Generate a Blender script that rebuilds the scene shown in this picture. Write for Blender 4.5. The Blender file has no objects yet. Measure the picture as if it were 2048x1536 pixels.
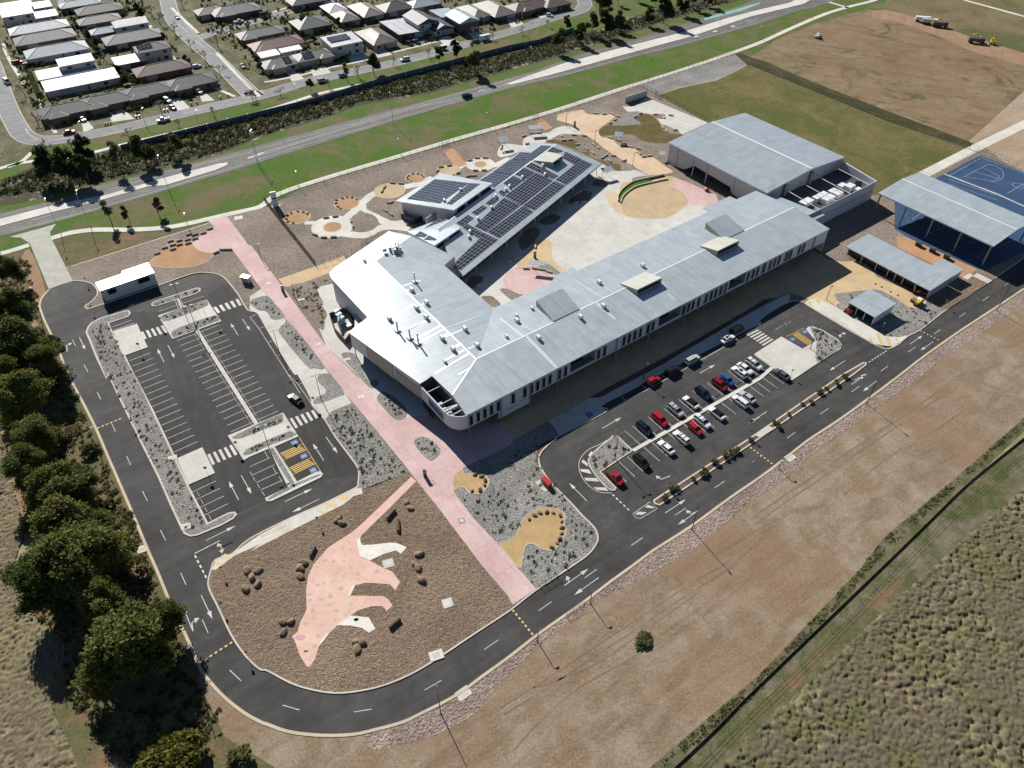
import bpy, math, random
import numpy as np
from mathutils import Vector, Matrix, geometry
RD = random.Random(11)
SC = bpy.context.scene
COL = SC.collection
# ---------------------------------------------------------------- survey: camera and ground plane
FOC, TH, CAMH = 1500.0, math.radians(43.55), 133.0          # focal length in px of a 2048 px wide frame, depression, height
_S = 520/2048
TILES = {'P': (0, 0, 1)}
for _r, _y in zip('ABCD', (0, 370, 750, 1130)):
    for _c, _x in enumerate((0, 500, 1000, 1500)):
        TILES[_r+str(_c)] = (_x, _y, 548/2048 if _c == 3 else (520/1967 if _r == 'D' else _S))
for _n, _x, _y in (('E0',640,440),('E1',680,640),('E2',780,260),('E3',980,260),('E4',920,500),('E5',1160,480),('E6',1000,640),('E7',1400,300),('F0',1180,660),('F1',1400,640),('H4',880,0)):
    TILES[_n] = (_x, _y, .15625)
for _n, _x, _y in (('H0',0,0),('H1',220,0),('H2',440,0),('H3',660,0),('H5',0,120)):
    TILES[_n] = (_x, _y, 240/2048)
_ct, _st = math.cos(TH), math.sin(TH)
def G(px, py, z=0.0):
    x = (px-1024)/FOC; y = (768-py)/FOC
    dy = y*_st+_ct; dz = y*_ct-_st
    t = (z-CAMH)/dz
    return Vector((x*t, dy*t, z))
def W(s, z=0.0):
    """survey notes -> points on the plane at height z"""
    t = TILES['P']; out = []
    for k in s.split():
        if k[0].isalpha(): t = TILES[k]; continue
        a, b = k.split(',')
        out.append(G(t[0]+float(a)*t[2], t[1]+float(b)*t[2], z))
    return out
def W1(s, z=0.0): return W(s, z)[0]
ZS = 0.12      # level of the paved school grounds above the road
# ---------------------------------------------------------------- helpers
def smooth(pts, closed=True, n=5):
    P = [Vector(p) for p in pts]; m = len(P); out = []
    rng = range(m) if closed else range(m-1)
    for i in rng:
        if closed: a, b, c, d = P[i-1], P[i], P[(i+1) % m], P[(i+2) % m]
        else: a, b, c, d = P[max(i-1, 0)], P[i], P[i+1], P[min(i+2, m-1)]
        for k in range(n):
            t = k/n
            out.append(0.5*((2*b)+(c-a)*t+(2*a-5*b+4*c-d)*t*t+(3*b-a-3*c+d)*t**3))
    if not closed: out.append(P[-1])
    return out
def area2(p): return sum(p[i-1].x*p[i].y-p[i].x*p[i-1].y for i in range(len(p)))
def ccw(p): return list(p) if area2(p) > 0 else list(reversed(p))
def offset(poly, d):
    """inset (d>0) of a ccw polygon"""
    P = ccw(poly); m = len(P); out = []
    for i in range(m):
        a, b, c = P[i-1], P[i], P[(i+1) % m]
        u = Vector((b.x-a.x, b.y-a.y)); v = Vector((c.x-b.x, c.y-b.y))
        if u.length < 1e-6: u = v
        if v.length < 1e-6: v = u
        u.normalize(); v.normalize()
        n = Vector((-u.y-v.y, u.x+v.x)); 
        if n.length < 1e-6: n = Vector((-u.y, u.x))
        n.normalize(); k = max(0.45, n.dot(Vector((-u.y, u.x))))
        out.append(Vector((b.x+n.x*d/k, b.y+n.y*d/k, b.z)))
    return out
def circle(c, r, n=32, sy=1.0, rot=0.0):
    out = []
    for i in range(n):
        a = 2*math.pi*i/n; x, y = r*math.cos(a), r*sy*math.sin(a)
        out.append(Vector((c[0]+x*math.cos(rot)-y*math.sin(rot), c[1]+x*math.sin(rot)+y*math.cos(rot), c[2] if len(c) > 2 else 0)))
    return out
class MB:
    """collects faces, then links them as ONE mesh object"""
    def __init__(s): s.v = []; s.f = []; s.m = []; s.uv = []; s.mi = 0; s.anyuv = False
    def face(s, pts, uv=None, mi=None):
        b = len(s.v); s.v += [tuple(p) for p in pts]; s.f.append(tuple(range(b, b+len(pts)))); s.m.append(s.mi if mi is None else mi)
        s.uv.append(uv)
        if uv: s.anyuv = True
    def poly(s, pts, z=None, mi=None):
        P = [Vector((p[0], p[1], p[2] if z is None and len(p) > 2 else (z or 0))) for p in pts]
        if area2(P) < 0: P.reverse()
        for t in geometry.tessellate_polygon([P]):
            q = [P[i] for i in t]
            if area2(q) < 0: q.reverse()
            s.face(q, mi=mi)
    def prism(s, pts, z0, z1, top=True, bottom=False, mi=None):
        P = ccw([Vector((p[0], p[1], 0)) for p in pts]); m = len(P)
        if top: s.poly(P, z1, mi=mi)
        for i in range(m):
            a, b = P[i], P[(i+1) % m]
            s.face([(a.x, a.y, z0), (b.x, b.y, z0), (b.x, b.y, z1), (a.x, a.y, z1)], mi=mi)
        if bottom:
            for t in geometry.tessellate_polygon([P]):
                q = [P[i] for i in t]
                if area2(q) > 0: q.reverse()
                s.face([(p.x, p.y, z0) for p in q], mi=mi)
    def box(s, c, d, rz=0.0, mi=None, bottom=True):
        """c = centre of the base, d = size"""
        hx, hy = d[0]/2, d[1]/2; co, si = math.cos(rz), math.sin(rz)
        P = [Vector((c[0]+x*co-y*si, c[1]+x*si+y*co, 0)) for x, y in ((-hx, -hy), (hx, -hy), (hx, hy), (-hx, hy))]
        s.prism(P, c[2], c[2]+d[2], bottom=bottom, mi=mi)
    def tube(s, path, r, n=6, cap=True, mi=None):
        P = [Vector(p) for p in path]; rr = r if isinstance(r, (list, tuple)) else [r]*len(P); rings = []
        for i, p in enumerate(P):
            d = (P[min(i+1, len(P)-1)]-P[max(i-1, 0)])
            if d.length < 1e-9: d = Vector((0, 0, 1))
            d.normalize(); u = d.orthogonal().normalized() if abs(d.z) < .9 else Vector((1, 0, 0)); u = (u-d*u.dot(d)).normalized(); w = d.cross(u)
            b = len(s.v); s.v += [tuple(p+u*(rr[i]*math.cos(2*math.pi*k/n))+w*(rr[i]*math.sin(2*math.pi*k/n))) for k in range(n)]; rings.append(b)
        for a, b in zip(rings, rings[1:]):
            for k in range(n):
                s.f.append((a+k, a+(k+1) % n, b+(k+1) % n, b+k)); s.m.append(s.mi if mi is None else mi); s.uv.append(None)
        if cap:
            for a, fl in ((rings[0], True), (rings[-1], False)):
                f = list(range(a, a+n)); s.f.append(tuple(reversed(f) if fl else f)); s.m.append(s.mi if mi is None else mi); s.uv.append(None)
    def loft(s, rings, closed=True, cap=True, mi=None):
        bs = []
        for r in rings:
            bs.append(len(s.v)); s.v += [tuple(p) for p in r]
        n = len(rings[0])
        for a, b in zip(bs, bs[1:]):
            for k in range(n if closed else n-1):
                s.f.append((a+k, a+(k+1) % n, b+(k+1) % n, b+k)); s.m.append(s.mi if mi is None else mi); s.uv.append(None)
        if cap and closed:
            s.f.append(tuple(reversed(range(bs[0], bs[0]+n)))); s.m.append(s.mi if mi is None else mi); s.uv.append(None)
            s.f.append(tuple(range(bs[-1], bs[-1]+n))); s.m.append(s.mi if mi is None else mi); s.uv.append(None)
    def ribbon(s, path, w, z, closed=False, mi=None, h=0.0):
        """flat band of width w along a path (a kerb with h > 0)"""
        P = [Vector((p[0], p[1], 0)) for p in path]; m = len(P); L = []; Rr = []
        for i in range(m):
            a = P[i-1] if (i or closed) else P[0]; c = P[(i+1) % m] if (i < m-1 or closed) else P[-1]
            d = (c-a); d.normalize(); nn = Vector((-d.y, d.x, 0))
            L.append(P[i]+nn*w/2); Rr.append(P[i]-nn*w/2)
        rng = range(m) if closed else range(m-1)
        for i in rng:
            j = (i+1) % m; a, b, c, d = Rr[i], Rr[j], L[j], L[i]
            s.face([(q.x, q.y, z+h) for q in (a, b, c, d)], mi=mi)
            if h:
                s.face([(a.x, a.y, z), (b.x, b.y, z), (b.x, b.y, z+h), (a.x, a.y, z+h)], mi=mi)
                s.face([(c.x, c.y, z), (d.x, d.y, z), (d.x, d.y, z+h), (c.x, c.y, z+h)], mi=mi)
        if h and not closed:
            for i, fl in ((0, 1), (m-1, 0)):
                a, d = (L[i], Rr[i]) if fl else (Rr[i], L[i])
                s.face([(a.x, a.y, z), (d.x, d.y, z), (d.x, d.y, z+h), (a.x, a.y, z+h)], mi=mi)
    def mesh(s, name, mats, org=(0, 0, 0), smooth_=False):
        me = bpy.data.meshes.new(name)
        o = Vector(org)
        me.from_pydata([(x-o.x, y-o.y, z-o.z) for x, y, z in s.v], [], s.f)
        for m in (mats if isinstance(mats, (list, tuple)) else [mats]): me.materials.append(m)
        me.polygons.foreach_set('material_index', s.m)
        if s.anyuv:
            ul = me.uv_layers.new(name='UVMap'); d = []
            for f, u in zip(s.f, s.uv): 
                for k in range(len(f)): d += list(u[k]) if u else [0, 0]
            ul.data.foreach_set('uv', d)
        if smooth_: me.polygons.foreach_set('use_smooth', [True]*len(me.polygons))
        me.update(); return me
    def build(s, name, mats, parent=None, org=None, smooth_=False):
        if org is None: org = tuple(parent.get('_org', (0, 0, 0))) if parent is not None else (0, 0, 0)
        o = bpy.data.objects.new(name, s.mesh(name, mats, org, smooth_)); COL.objects.link(o)
        if parent is not None: o.parent = parent
        return o
ORG = {}
def tag(o, label=None, cat=None, group=None, kind=None):
    if label: o['label'] = label
    if cat: o['category'] = cat
    if group: o['group'] = group
    if kind: o['kind'] = kind
    return o
def thing(name, label, cat, loc=(0, 0, 0), rz=0.0, group=None):
    """an Empty at the base of a thing; its parts are children"""
    o = bpy.data.objects.new(name, None); COL.objects.link(o); o.empty_display_size = .3
    o.location = loc; o.rotation_euler = (0, 0, rz)
    return tag(o, label, cat, group)
def part(mb, name, mats, parent, world=True, smooth_=False):
    """links mb under parent; world=True: the faces were given in world metres"""
    p = parent; org = Vector((0, 0, 0))
    if world:
        while p is not None: org += p.location; p = p.parent
    o = bpy.data.objects.new(name, mb.mesh(name, mats, org, smooth_)); COL.objects.link(o); o.parent = parent
    return o
def copy_tree(o, parent=None):
    c = o.copy(); COL.objects.link(c)
    if parent is not None: c.parent = parent
    for ch in KIDS.get(o.name, ()): copy_tree(ch, c)
    return c
KIDS = {}
def note_kids():
    KIDS.clear()
    for o in COL.objects:
        if o.parent: KIDS.setdefault(o.parent.name, []).append(o)
def copy_thing(proto, loc, rz=0.0, label=None, scale=None):
    c = proto.copy(); COL.objects.link(c); c.location = loc; c.rotation_euler = (0, 0, rz)
    if label: c['label'] = label
    if scale: c.scale = scale if isinstance(scale, (tuple, list)) else (scale,)*3
    for ch in KIDS.get(proto.name, ()): copy_tree(ch, c)
    return c
def struct(name, mb, mats, label=None, parent=None, smooth_=False):
    o = mb.build(name, mats, parent, org=(0, 0, 0), smooth_=smooth_)
    if parent is None: o['kind'] = 'structure'
    if label and parent is None: o['label'] = label
    return o
def sheet(name, pts, z, mat, label=None, parent=None):
    m = MB(); m.poly(pts, z); return struct(name, m, mat, label, parent)
ORD = ['first','second','third','fourth','fifth','sixth','seventh','eighth','ninth','tenth','eleventh','twelfth','thirteenth','fourteenth','fifteenth','sixteenth','seventeenth','eighteenth','nineteenth','twentieth','twenty-first','twenty-second','twenty-third','twenty-fourth','twenty-fifth','twenty-sixth','twenty-seventh','twenty-eighth','twenty-ninth','thirtieth','thirty-first','thirty-second','thirty-third','thirty-fourth','thirty-fifth','thirty-sixth','thirty-seventh','thirty-eighth','thirty-ninth','fortieth']
def nth(i): return ORD[i]
def lerp(a, b, t): return a+(b-a)*t
def along(path, step, start=0.0):
    """points every step metres along a path, with direction angle"""
    out = []; acc = start
    for a, b in zip(path, path[1:]):
        L = (b-a).length
        while acc <= L:
            out.append((a+(b-a)*(acc/max(L, 1e-9)), math.atan2(b.y-a.y, b.x-a.x))); acc += step
        acc -= L
    return out
# ---------------------------------------------------------------- procedural materials
MATS = {}
class NT:
    def __init__(s, name):
        s.m = bpy.data.materials.new(name); s.m.use_nodes = True; s.t = s.m.node_tree; s.t.nodes.clear()
        s.out = s.n('ShaderNodeOutputMaterial'); s.b = s.n('ShaderNodeBsdfPrincipled'); s.l(s.b, 0, s.out, 0)
        s.tc = s.n('ShaderNodeNewGeometry'); s.pos = (s.tc, 'Position')
    def n(s, t, **k):
        x = s.t.nodes.new(t)
        for a, v in k.items(): setattr(x, a, v)
        return x
    def l(s, a, ao, b, bi): s.t.links.new(a.outputs[ao], b.inputs[bi])
    def objco(s):
        x = s.n('ShaderNodeTexCoord'); s.pos = (x, 'Object'); return s
    def noise(s, scale, detail=4, rough=.6, vec=None, dist=0):
        x = s.n('ShaderNodeTexNoise'); x.inputs['Scale'].default_value = scale; x.inputs['Detail'].default_value = detail; x.inputs['Roughness'].default_value = rough; x.inputs['Distortion'].default_value = dist
        v = vec or s.pos; s.l(v[0], v[1], x, 'Vector'); return x
    def voro(s, scale, vec=None, feat='F1'):
        x = s.n('ShaderNodeTexVoronoi'); x.feature = feat; x.inputs['Scale'].default_value = scale
        v = vec or s.pos; s.l(v[0], v[1], x, 'Vector'); return x
    def mapping(s, rz=0, sc=(1, 1, 1)):
        x = s.n('ShaderNodeMapping'); x.inputs['Rotation'].default_value = (0, 0, rz); s.l(s.pos[0], s.pos[1], x, 'Vector')
        y = s.n('ShaderNodeMapping'); y.inputs['Scale'].default_value = sc; s.l(x, 'Vector', y, 'Vector'); return (y, 'Vector')
    def ramp(s, src, so, stops):
        x = s.n('ShaderNodeValToRGB'); e = x.color_ramp.elements
        while len(e) < len(stops): e.new(.5)
        for k, (p, c) in zip(e, stops):
            k.position = p; k.color = (c[0], c[1], c[2], 1) if isinstance(c, (tuple, list)) else (c, c, c, 1)
        s.l(src, so, x, 0); return x
    def mix(s, fac, a, b, mode='MIX', f=None):
        x = s.n('ShaderNodeMix', data_type='RGBA', blend_type=mode)
        if fac is not None: s.l(fac[0], fac[1], x, 0)
        else: x.inputs[0].default_value = f
        for v, i in ((a, 6), (b, 7)):
            if isinstance(v, tuple) and not isinstance(v[0], (int, float)): s.l(v[0], v[1], x, i)
            else: x.inputs[i].default_value = (*v, 1)
        return (x, 2)
    def col(s, src): s.l(src[0], src[1], s.b, 'Base Color')
    def bump(s, src, so, strength, dist=.1):
        x = s.n('ShaderNodeBump'); x.inputs['Strength'].default_value = strength; x.inputs['Distance'].default_value = dist
        s.l(src, so, x, 'Height'); s.l(x, 0, s.b, 'Normal')
    def rough(s, r, spec=None):
        s.b.inputs['Roughness'].default_value = r
        if spec is not None: s.b.inputs['Specular IOR Level'].default_value = spec
def mul(c, k): return tuple(min(1, x*k) for x in c)
def M(name, c, rough=.8, var=.15, scale=1.2, big=.06, bigvar=.1, bump=0, bscale=None, bdist=.05, metal=0, spec=None, obj=False, c2=None):
    """base colour with fine grain and broad patches"""
    if name in MATS: return MATS[name]
    s = NT(name)
    if obj: s.objco()
    n1 = s.noise(scale, 5, .65); n2 = s.noise(big, 3, .6)
    a = s.ramp(n1, 0, [(.3, mul(c, 1-var)), (.7, mul(c2 or c, 1+var))])
    b = s.ramp(n2, 0, [(.35, 1-bigvar), (.65, 1+0*bigvar)])
    s.col(s.mix(None, (a, 0), (b, 0), 'MULTIPLY', 1.0)); s.rough(rough, spec); s.b.inputs['Metallic'].default_value = metal
    if bump:
        n3 = s.noise(bscale or scale*2, 4, .7); s.bump(n3, 0, bump, bdist)
    MATS[name] = s.m; return s.m
def flat(name, c, rough=.5, metal=0, spec=None, coat=0, trans=0):
    if name in MATS: return MATS[name]
    s = NT(name); s.objco(); n = s.noise(3, 3); a = s.ramp(n, 0, [(.3, mul(c, .93)), (.7, mul(c, 1.05))]); s.col((a, 0)); s.rough(rough, spec)
    s.b.inputs['Metallic'].default_value = metal; s.b.inputs['Coat Weight'].default_value = coat
    MATS[name] = s.m; return s.m
def gravel(name, c1, c2, c3, scale, bump=.6, dist=.15, lump=None, pat=.05):
    """loose stone or bark chips: cells of three tones over uneven ground"""
    s = NT(name); v = s.voro(scale); n = s.noise(scale*.35, 5, .7); big = s.noise(pat, 4, .65, dist=.6)
    a = s.ramp(v, 'Color', [(.15, c1), (.5, c2), (.85, c3)])
    a2 = s.mix((s.ramp(n, 0, [(.35, 0), (.65, 1)]), 0), (a, 0), c2); 
    b = s.ramp(big, 0, [(.3, .72), (.7, 1.12)])
    s.col(s.mix(None, a2, (b, 0), 'MULTIPLY', 1.0)); s.rough(.95, .2)
    ad = s.n('ShaderNodeMath', operation='ADD'); s.l(v, 'Distance', ad, 0)
    if lump:
        w = s.noise(lump, 3, .6); mm = s.n('ShaderNodeMath', operation='MULTIPLY'); s.l(w, 0, mm, 0); mm.inputs[1].default_value = 2.2; s.l(mm, 0, ad, 1)
    else: s.l(n, 0, ad, 1)
    s.bump(ad, 0, bump, dist); MATS[name] = s.m; return s.m
def roofmat(name, c, rough=.34, rib=1.0, sheen=.5, metal=0.0, var=.05):
    """painted ribbed steel; UV u runs along the eave in metres"""
    if name in MATS: return MATS[name]
    s = NT(name); tc = s.n('ShaderNodeTexCoord'); uv = (tc, 'UV')
    w = s.n('ShaderNodeTexWave'); w.wave_type = 'BANDS'; w.bands_direction = 'X'; w.inputs['Scale'].default_value = .314/rib; w.inputs['Distortion'].default_value = 0
    s.l(tc, 'UV', w, 'Vector')
    n = s.noise(.25, 4, .6); sx = s.n('ShaderNodeSeparateXYZ'); s.l(tc, 'UV', sx, 0); cx = s.n('ShaderNodeCombineXYZ'); s.l(sx, 1, cx, 0); s.l(sx, 0, cx, 1); br = s.n('ShaderNodeTexBrick'); s.l(cx, 0, br, 'Vector')
    for k, v in (('Scale', 1), ('Brick Width', 7.5), ('Row Height', .76), ('Mortar Size', .012), ('Mortar Smooth', 0)): br.inputs[k].default_value = v
    br.inputs['Color1'].default_value = (.93, .93, .93, 1); br.inputs['Color2'].default_value = (1.05, 1.05, 1.05, 1); br.inputs['Mortar'].default_value = (.8, .8, .8, 1)
    a = s.ramp(w, 'Fac', [(0, mul(c, .58)), (.2, mul(c, .96)), (.5, c), (.84, mul(c, 1.0)), (1, mul(c, 1.1))])
    b = s.ramp(n, 0, [(.3, 1-var*1.6), (.7, 1+var)])
    s.col(s.mix(None, s.mix(None, (a, 0), (b, 0), 'MULTIPLY', 1.0), (br, 'Color'), 'MULTIPLY', 1.0)); s.rough(rough, sheen); s.b.inputs['Metallic'].default_value = metal
    s.bump(w, 'Fac', .25, .06); MATS[name] = s.m; return s.m
def grassmat(name, g1, g2, dry, drylo, dryhi, scale=.09, fine=2.2, bump=.5):
    s = NT(name); big = s.noise(scale, 5, .68, dist=.8); f = s.noise(fine, 5, .7); mid = s.noise(.5, 4, .65)
    g = s.ramp(f, 0, [(.3, g1), (.7, g2)]); d = s.ramp(f, 0, [(.3, mul(dry, .7)), (.7, mul(dry, 1.2))])
    ad = s.n('ShaderNodeMath', operation='ADD'); s.l(big, 0, ad, 0); m2 = s.n('ShaderNodeMath', operation='MULTIPLY_ADD'); s.l(mid, 0, m2, 0); m2.inputs[1].default_value = .4; m2.inputs[2].default_value = -.2; s.l(m2, 0, ad, 1)
    k = s.ramp(ad, 0, [(drylo, 0), (dryhi, 1)])
    s.col(s.mix((k, 0), (g, 0), (d, 0))); s.rough(.95, .15); s.bump(f, 0, bump, .15); MATS[name] = s.m; return s.m
def asphalt(name, c, ang=0.0, patch=.35):
    s = NT(name); f = s.noise(9, 4, .7); sp = s.noise(.22, 6, .75, dist=1.2); big = s.noise(.045, 5, .7, dist=.5)
    st = s.noise(.5, 4, .6, vec=s.mapping(-ang, (.06, 1.1, 1)))
    a = s.ramp(f, 0, [(.3, mul(c, .8)), (.7, mul(c, 1.2))]); b = s.ramp(big, 0, [(.3, 1-patch), (.72, 1+patch)]); d = s.ramp(st, 0, [(.35, .84), (.7, 1.2)])
    x = s.mix(None, (a, 0), (b, 0), 'MULTIPLY', 1.0); x = s.mix(None, x, (s.ramp(sp, 0, [(.3, .78), (.5, 1.0), (.72, 1.3)]), 0), 'MULTIPLY', 1.0); vs = s.voro(.3); x = s.mix(None, x, (s.ramp(vs, 'Distance', [(.03, .55), (.1, 1.0)]), 0), 'MULTIPLY', 1.0); s.col(s.mix(None, x, (d, 0), 'MULTIPLY', 1.0)); s.rough(.85, .3); s.bump(f, 0, .3, .03); MATS[name] = s.m; return s.m
asphalt('asphalt', (.055, .054, .053), math.radians(34), .4)
asphalt('road_asphalt', (.135, .132, .128), math.radians(28), .12)
asphalt('street_asphalt', (.2, .21, .215), math.radians(25), .1)
def slabs(name, c, ang, step, var=.06, joint=.75, big=.12, tint=None):
    """poured concrete with control joints"""
    s = NT(name); f = s.noise(3, 5, .7); b = s.noise(big, 5, .65, dist=.5); st = s.noise(.35, 4, .65, dist=1.5)
    a = s.ramp(f, 0, [(.3, mul(c, 1-var)), (.7, mul(c, 1+var))]); k = s.ramp(b, 0, [(.3, mul(tint, 1) if tint else (.82,)*3), (.65, (1.04,)*3)]); k2 = s.ramp(st, 0, [(.3, .9), (.55, 1.02)])
    x = s.mix(None, (a, 0), (k, 0), 'MULTIPLY', 1.0); x = s.mix(None, x, (k2, 0), 'MULTIPLY', 1.0)
    br = s.n('ShaderNodeTexBrick'); br.offset = 0; br.inputs['Scale'].default_value = 1; br.inputs['Brick Width'].default_value = step; br.inputs['Row Height'].default_value = step; br.inputs['Mortar Size'].default_value = .03; br.inputs['Mortar Smooth'].default_value = 0
    v = s.mapping(-ang); s.l(v[0], v[1], br, 'Vector'); br.inputs['Color1'].default_value = br.inputs['Color2'].default_value = (1, 1, 1, 1); br.inputs['Mortar'].default_value = (joint, joint, joint, 1)
    s.col(s.mix(None, x, (br, 'Color'), 'MULTIPLY', 1.0)); s.rough(.85, .3); s.bump(f, 0, .15, .02); MATS[name] = s.m; return s.m
FRONT = math.radians(36.3)
slabs('concrete', (.56, .55, .51), FRONT, 4.0)
slabs('pale_concrete', (.62, .6, .54), math.radians(22), 5.0)
slabs('median_concrete', (.62, .6, .55), math.radians(28), 6.0)
slabs('drive_concrete', (.42, .42, .37), math.radians(20), 6.0, big=.2)
slabs('pink_concrete', (.58, .425, .41), math.radians(-52), 7.5, var=.1, joint=.6, big=.1, tint=(.86, .78, .8))
slabs('salmon_concrete', (.66, .465, .38), math.radians(-10), 6.0, big=.18, tint=(.93, .84, .84))
slabs('white_concrete', (.74, .72, .66), math.radians(-10), 9.0)
slabs('sand_concrete', (.55, .42, .25), FRONT, 5.0, big=.14, tint=(.86, .8, .75))
slabs('tan_concrete', (.58, .45, .31), FRONT, 5.0, big=.14, tint=(.9, .84, .8))
slabs('orange_paving', (.46, .26, .14), FRONT, 3.0, big=.12)
M('kerb', (.56, .53, .46), .85, .08, 1.5, .15, .18)
M('cream_kerb', (.55, .46, .34), .85, .08, 1.5, .15, .18)
M('sand', (.47, .32, .155), .95, .1, 2.5, .25, .18, bump=.2)
M('softfall', (.42, .25, .125), .95, .12, 2.5, .2, .2, bump=.3)
M('tan_sand', (.5, .385, .235), .95, .1, 2.5, .25, .18, bump=.2)
gravel('mulch', (.085, .06, .042), (.225, .165, .118), (.35, .27, .2), 4.2, .6, .24, 1.1, .05)
gravel('brown_gravel', (.12, .095, .078), (.255, .21, .172), (.38, .32, .27), 3.2, .8, .16, None, .06)
gravel('grey_gravel', (.11, .107, .1), (.255, .25, .235), (.4, .39, .37), 3.4, .8, .14, None, .08)
gravel('pink_rock', (.14, .105, .09), (.29, .225, .19), (.45, .37, .32), 2.6, .9, .18, None, .08)
gravel('red_mulch', (.07, .045, .03), (.145, .09, .065), (.22, .15, .11), 3.5, .7, .12, None, .3)
grassmat('grass', (.034, .085, .008), (.09, .17, .018), (.155, .125, .068), .43, .62, .055)
grassmat('lush_grass', (.028, .07, .008), (.07, .135, .018), (.13, .115, .05), .58, .75, .05)
grassmat('field_grass', (.07, .08, .02), (.115, .12, .034), (.19, .15, .07), .44, .72, .045, 1.2, .2)
grassmat('lawn', (.07, .06, .018), (.125, .105, .035), (.16, .12, .06), .45, .7, .08, 1.6, .2)
grassmat('bright_turf', (.03, .11, .01), (.06, .18, .02), (.06, .14, .02), .6, .9, .2)
grassmat('bush_floor', (.07, .075, .03), (.15, .14, .07), (.22, .14, .085), .47, .66, .07)
grassmat('swale', (.035, .035, .018), (.09, .085, .05), (.42, .38, .32), .56, .7, .11, 1.3, .8)
grassmat('yard', (.05, .065, .022), (.11, .12, .045), (.2, .165, .12), .4, .65, .12)
grassmat('dry_grass', (.15, .135, .065), (.29, .25, .14), (.34, .28, .17), .4, .65, .08, 1.6, .8)
def dirtmat(name, base, pale, red, ang, green=None):
    s = NT(name); big = s.noise(.035, 6, .65, dist=.9); mid = s.noise(.16, 6, .7, dist=.6); fine = s.noise(2.0, 6, .75)
    st = s.noise(.9, 5, .6, vec=s.mapping(-ang, (.035, .55, 1))); st2 = s.noise(1.0, 5, .65, vec=s.mapping(-ang, (.05, .28, 1)), dist=.7)
    a = s.ramp(fine, 0, [(.3, mul(base, .8)), (.7, mul(base, 1.18))])
    x = s.mix((s.ramp(mid, 0, [(.42, 0), (.62, .75)]), 0), (a, 0), pale); x = s.mix((s.ramp(big, 0, [(.46, 0), (.62, .9)]), 0), x, red)
    if green: 
        gn = s.noise(.06, 6, .72, dist=1.2); x = s.mix((s.ramp(gn, 0, [(.52, 0), (.66, .85)]), 0), x, green)
    x = s.mix(None, x, (s.ramp(st, 0, [(.3, .93), (.65, 1.04)]), 0), 'MULTIPLY', 1.0); x = s.mix(None, x, (s.ramp(st2, 0, [(.36, .84), (.5, 1.02)]), 0), 'MULTIPLY', 1.0)
    x = s.mix(None, x, (s.ramp(fine, 0, [(.3, .76), (.7, 1.2)]), 0), 'MULTIPLY', 1.0)
    s.col(x); s.rough(.95, .15); ad = s.n('ShaderNodeMath', operation='ADD'); s.l(st2, 0, ad, 0); s.l(fine, 0, ad, 1); s.bump(ad, 0, .5, .16); MATS[name] = s.m
dirtmat('bare_dirt', (.235, .175, .115), (.325, .275, .215), (.25, .165, .105), math.radians(34))
dirtmat('far_dirt', (.215, .155, .095), (.27, .205, .13), (.21, .135, .08), math.radians(-28), (.075, .075, .035))
grassmat('embankment', (.03, .035, .012), (.062, .064, .026), (.11, .08, .045), .5, .72, .1, 1.5, .8)
grassmat('paddock', (.07, .078, .026), (.125, .125, .05), (.2, .155, .09), .4, .62, .03, 1.5, .4)
asphalt('lot_asphalt', (.038, .037, .037), math.radians(-62), .3)
dirtmat('pale_dirt', (.36, .28, .2), (.4, .34, .26), (.33, .24, .16), math.radians(32))
dirtmat('red_dirt', (.31, .2, .125), (.34, .25, .175), (.29, .165, .1), math.radians(70))
M('white_paint', (.6, .59, .56), .75, .28, 2.2, .12, .25); flat('yellow_paint', (.62, .38, .06), .7); flat('pale_yellow', (.6, .42, .16), .7); flat('blue_paint', (.05, .13, .36), .7)
flat('dark_paint', (.03, .03, .03), .7); flat('hump_yellow', (.55, .47, .15), .7); flat('rust_text', (.5, .28, .12), .8)
M('court_blue', (.022, .066, .155), .7, .08, 1.5, .12, .2)
flat('black_metal', (.018, .018, .02), .45); flat('grey_metal', (.3, .31, .32), .45, .3); flat('galv', (.45, .47, .48), .45, .4); flat('dark_grey', (.07, .075, .08), .5)
flat('white_metal', (.72, .73, .73), .4); flat('cream_metal', (.52, .5, .43), .45); flat('timber', (.16, .12, .085), .85); flat('red_metal', (.42, .02, .02), .35); flat('yellow_metal', (.6, .45, .03), .4)
M('sandstone', (.52, .42, .31), .9, .12, 2, .6, .1, obj=True, bump=.3); M('dark_rock', (.13, .1, .078), .9, .3, 2, .6, .2, obj=True, bump=.5, c2=(.24, .18, .11)); M('tan_rock', (.27, .2, .13), .9, .25, 2.5, .6, .2, obj=True, bump=.5)
M('log_bark', (.12, .09, .065), .9, .35, 3, .6, .2, obj=True, bump=.5)
# ---------------------------------------------------------------- ground, roads, pavements
m = MB(); m.poly([(-3000, -1500, 0), (3000, -1500, 0), (3000, 4000, 0), (-3000, 4000, 0)], -.08); ground = struct('ground', m, MATS['grass'], 'green and straw coloured grass ground around the school')
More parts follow.
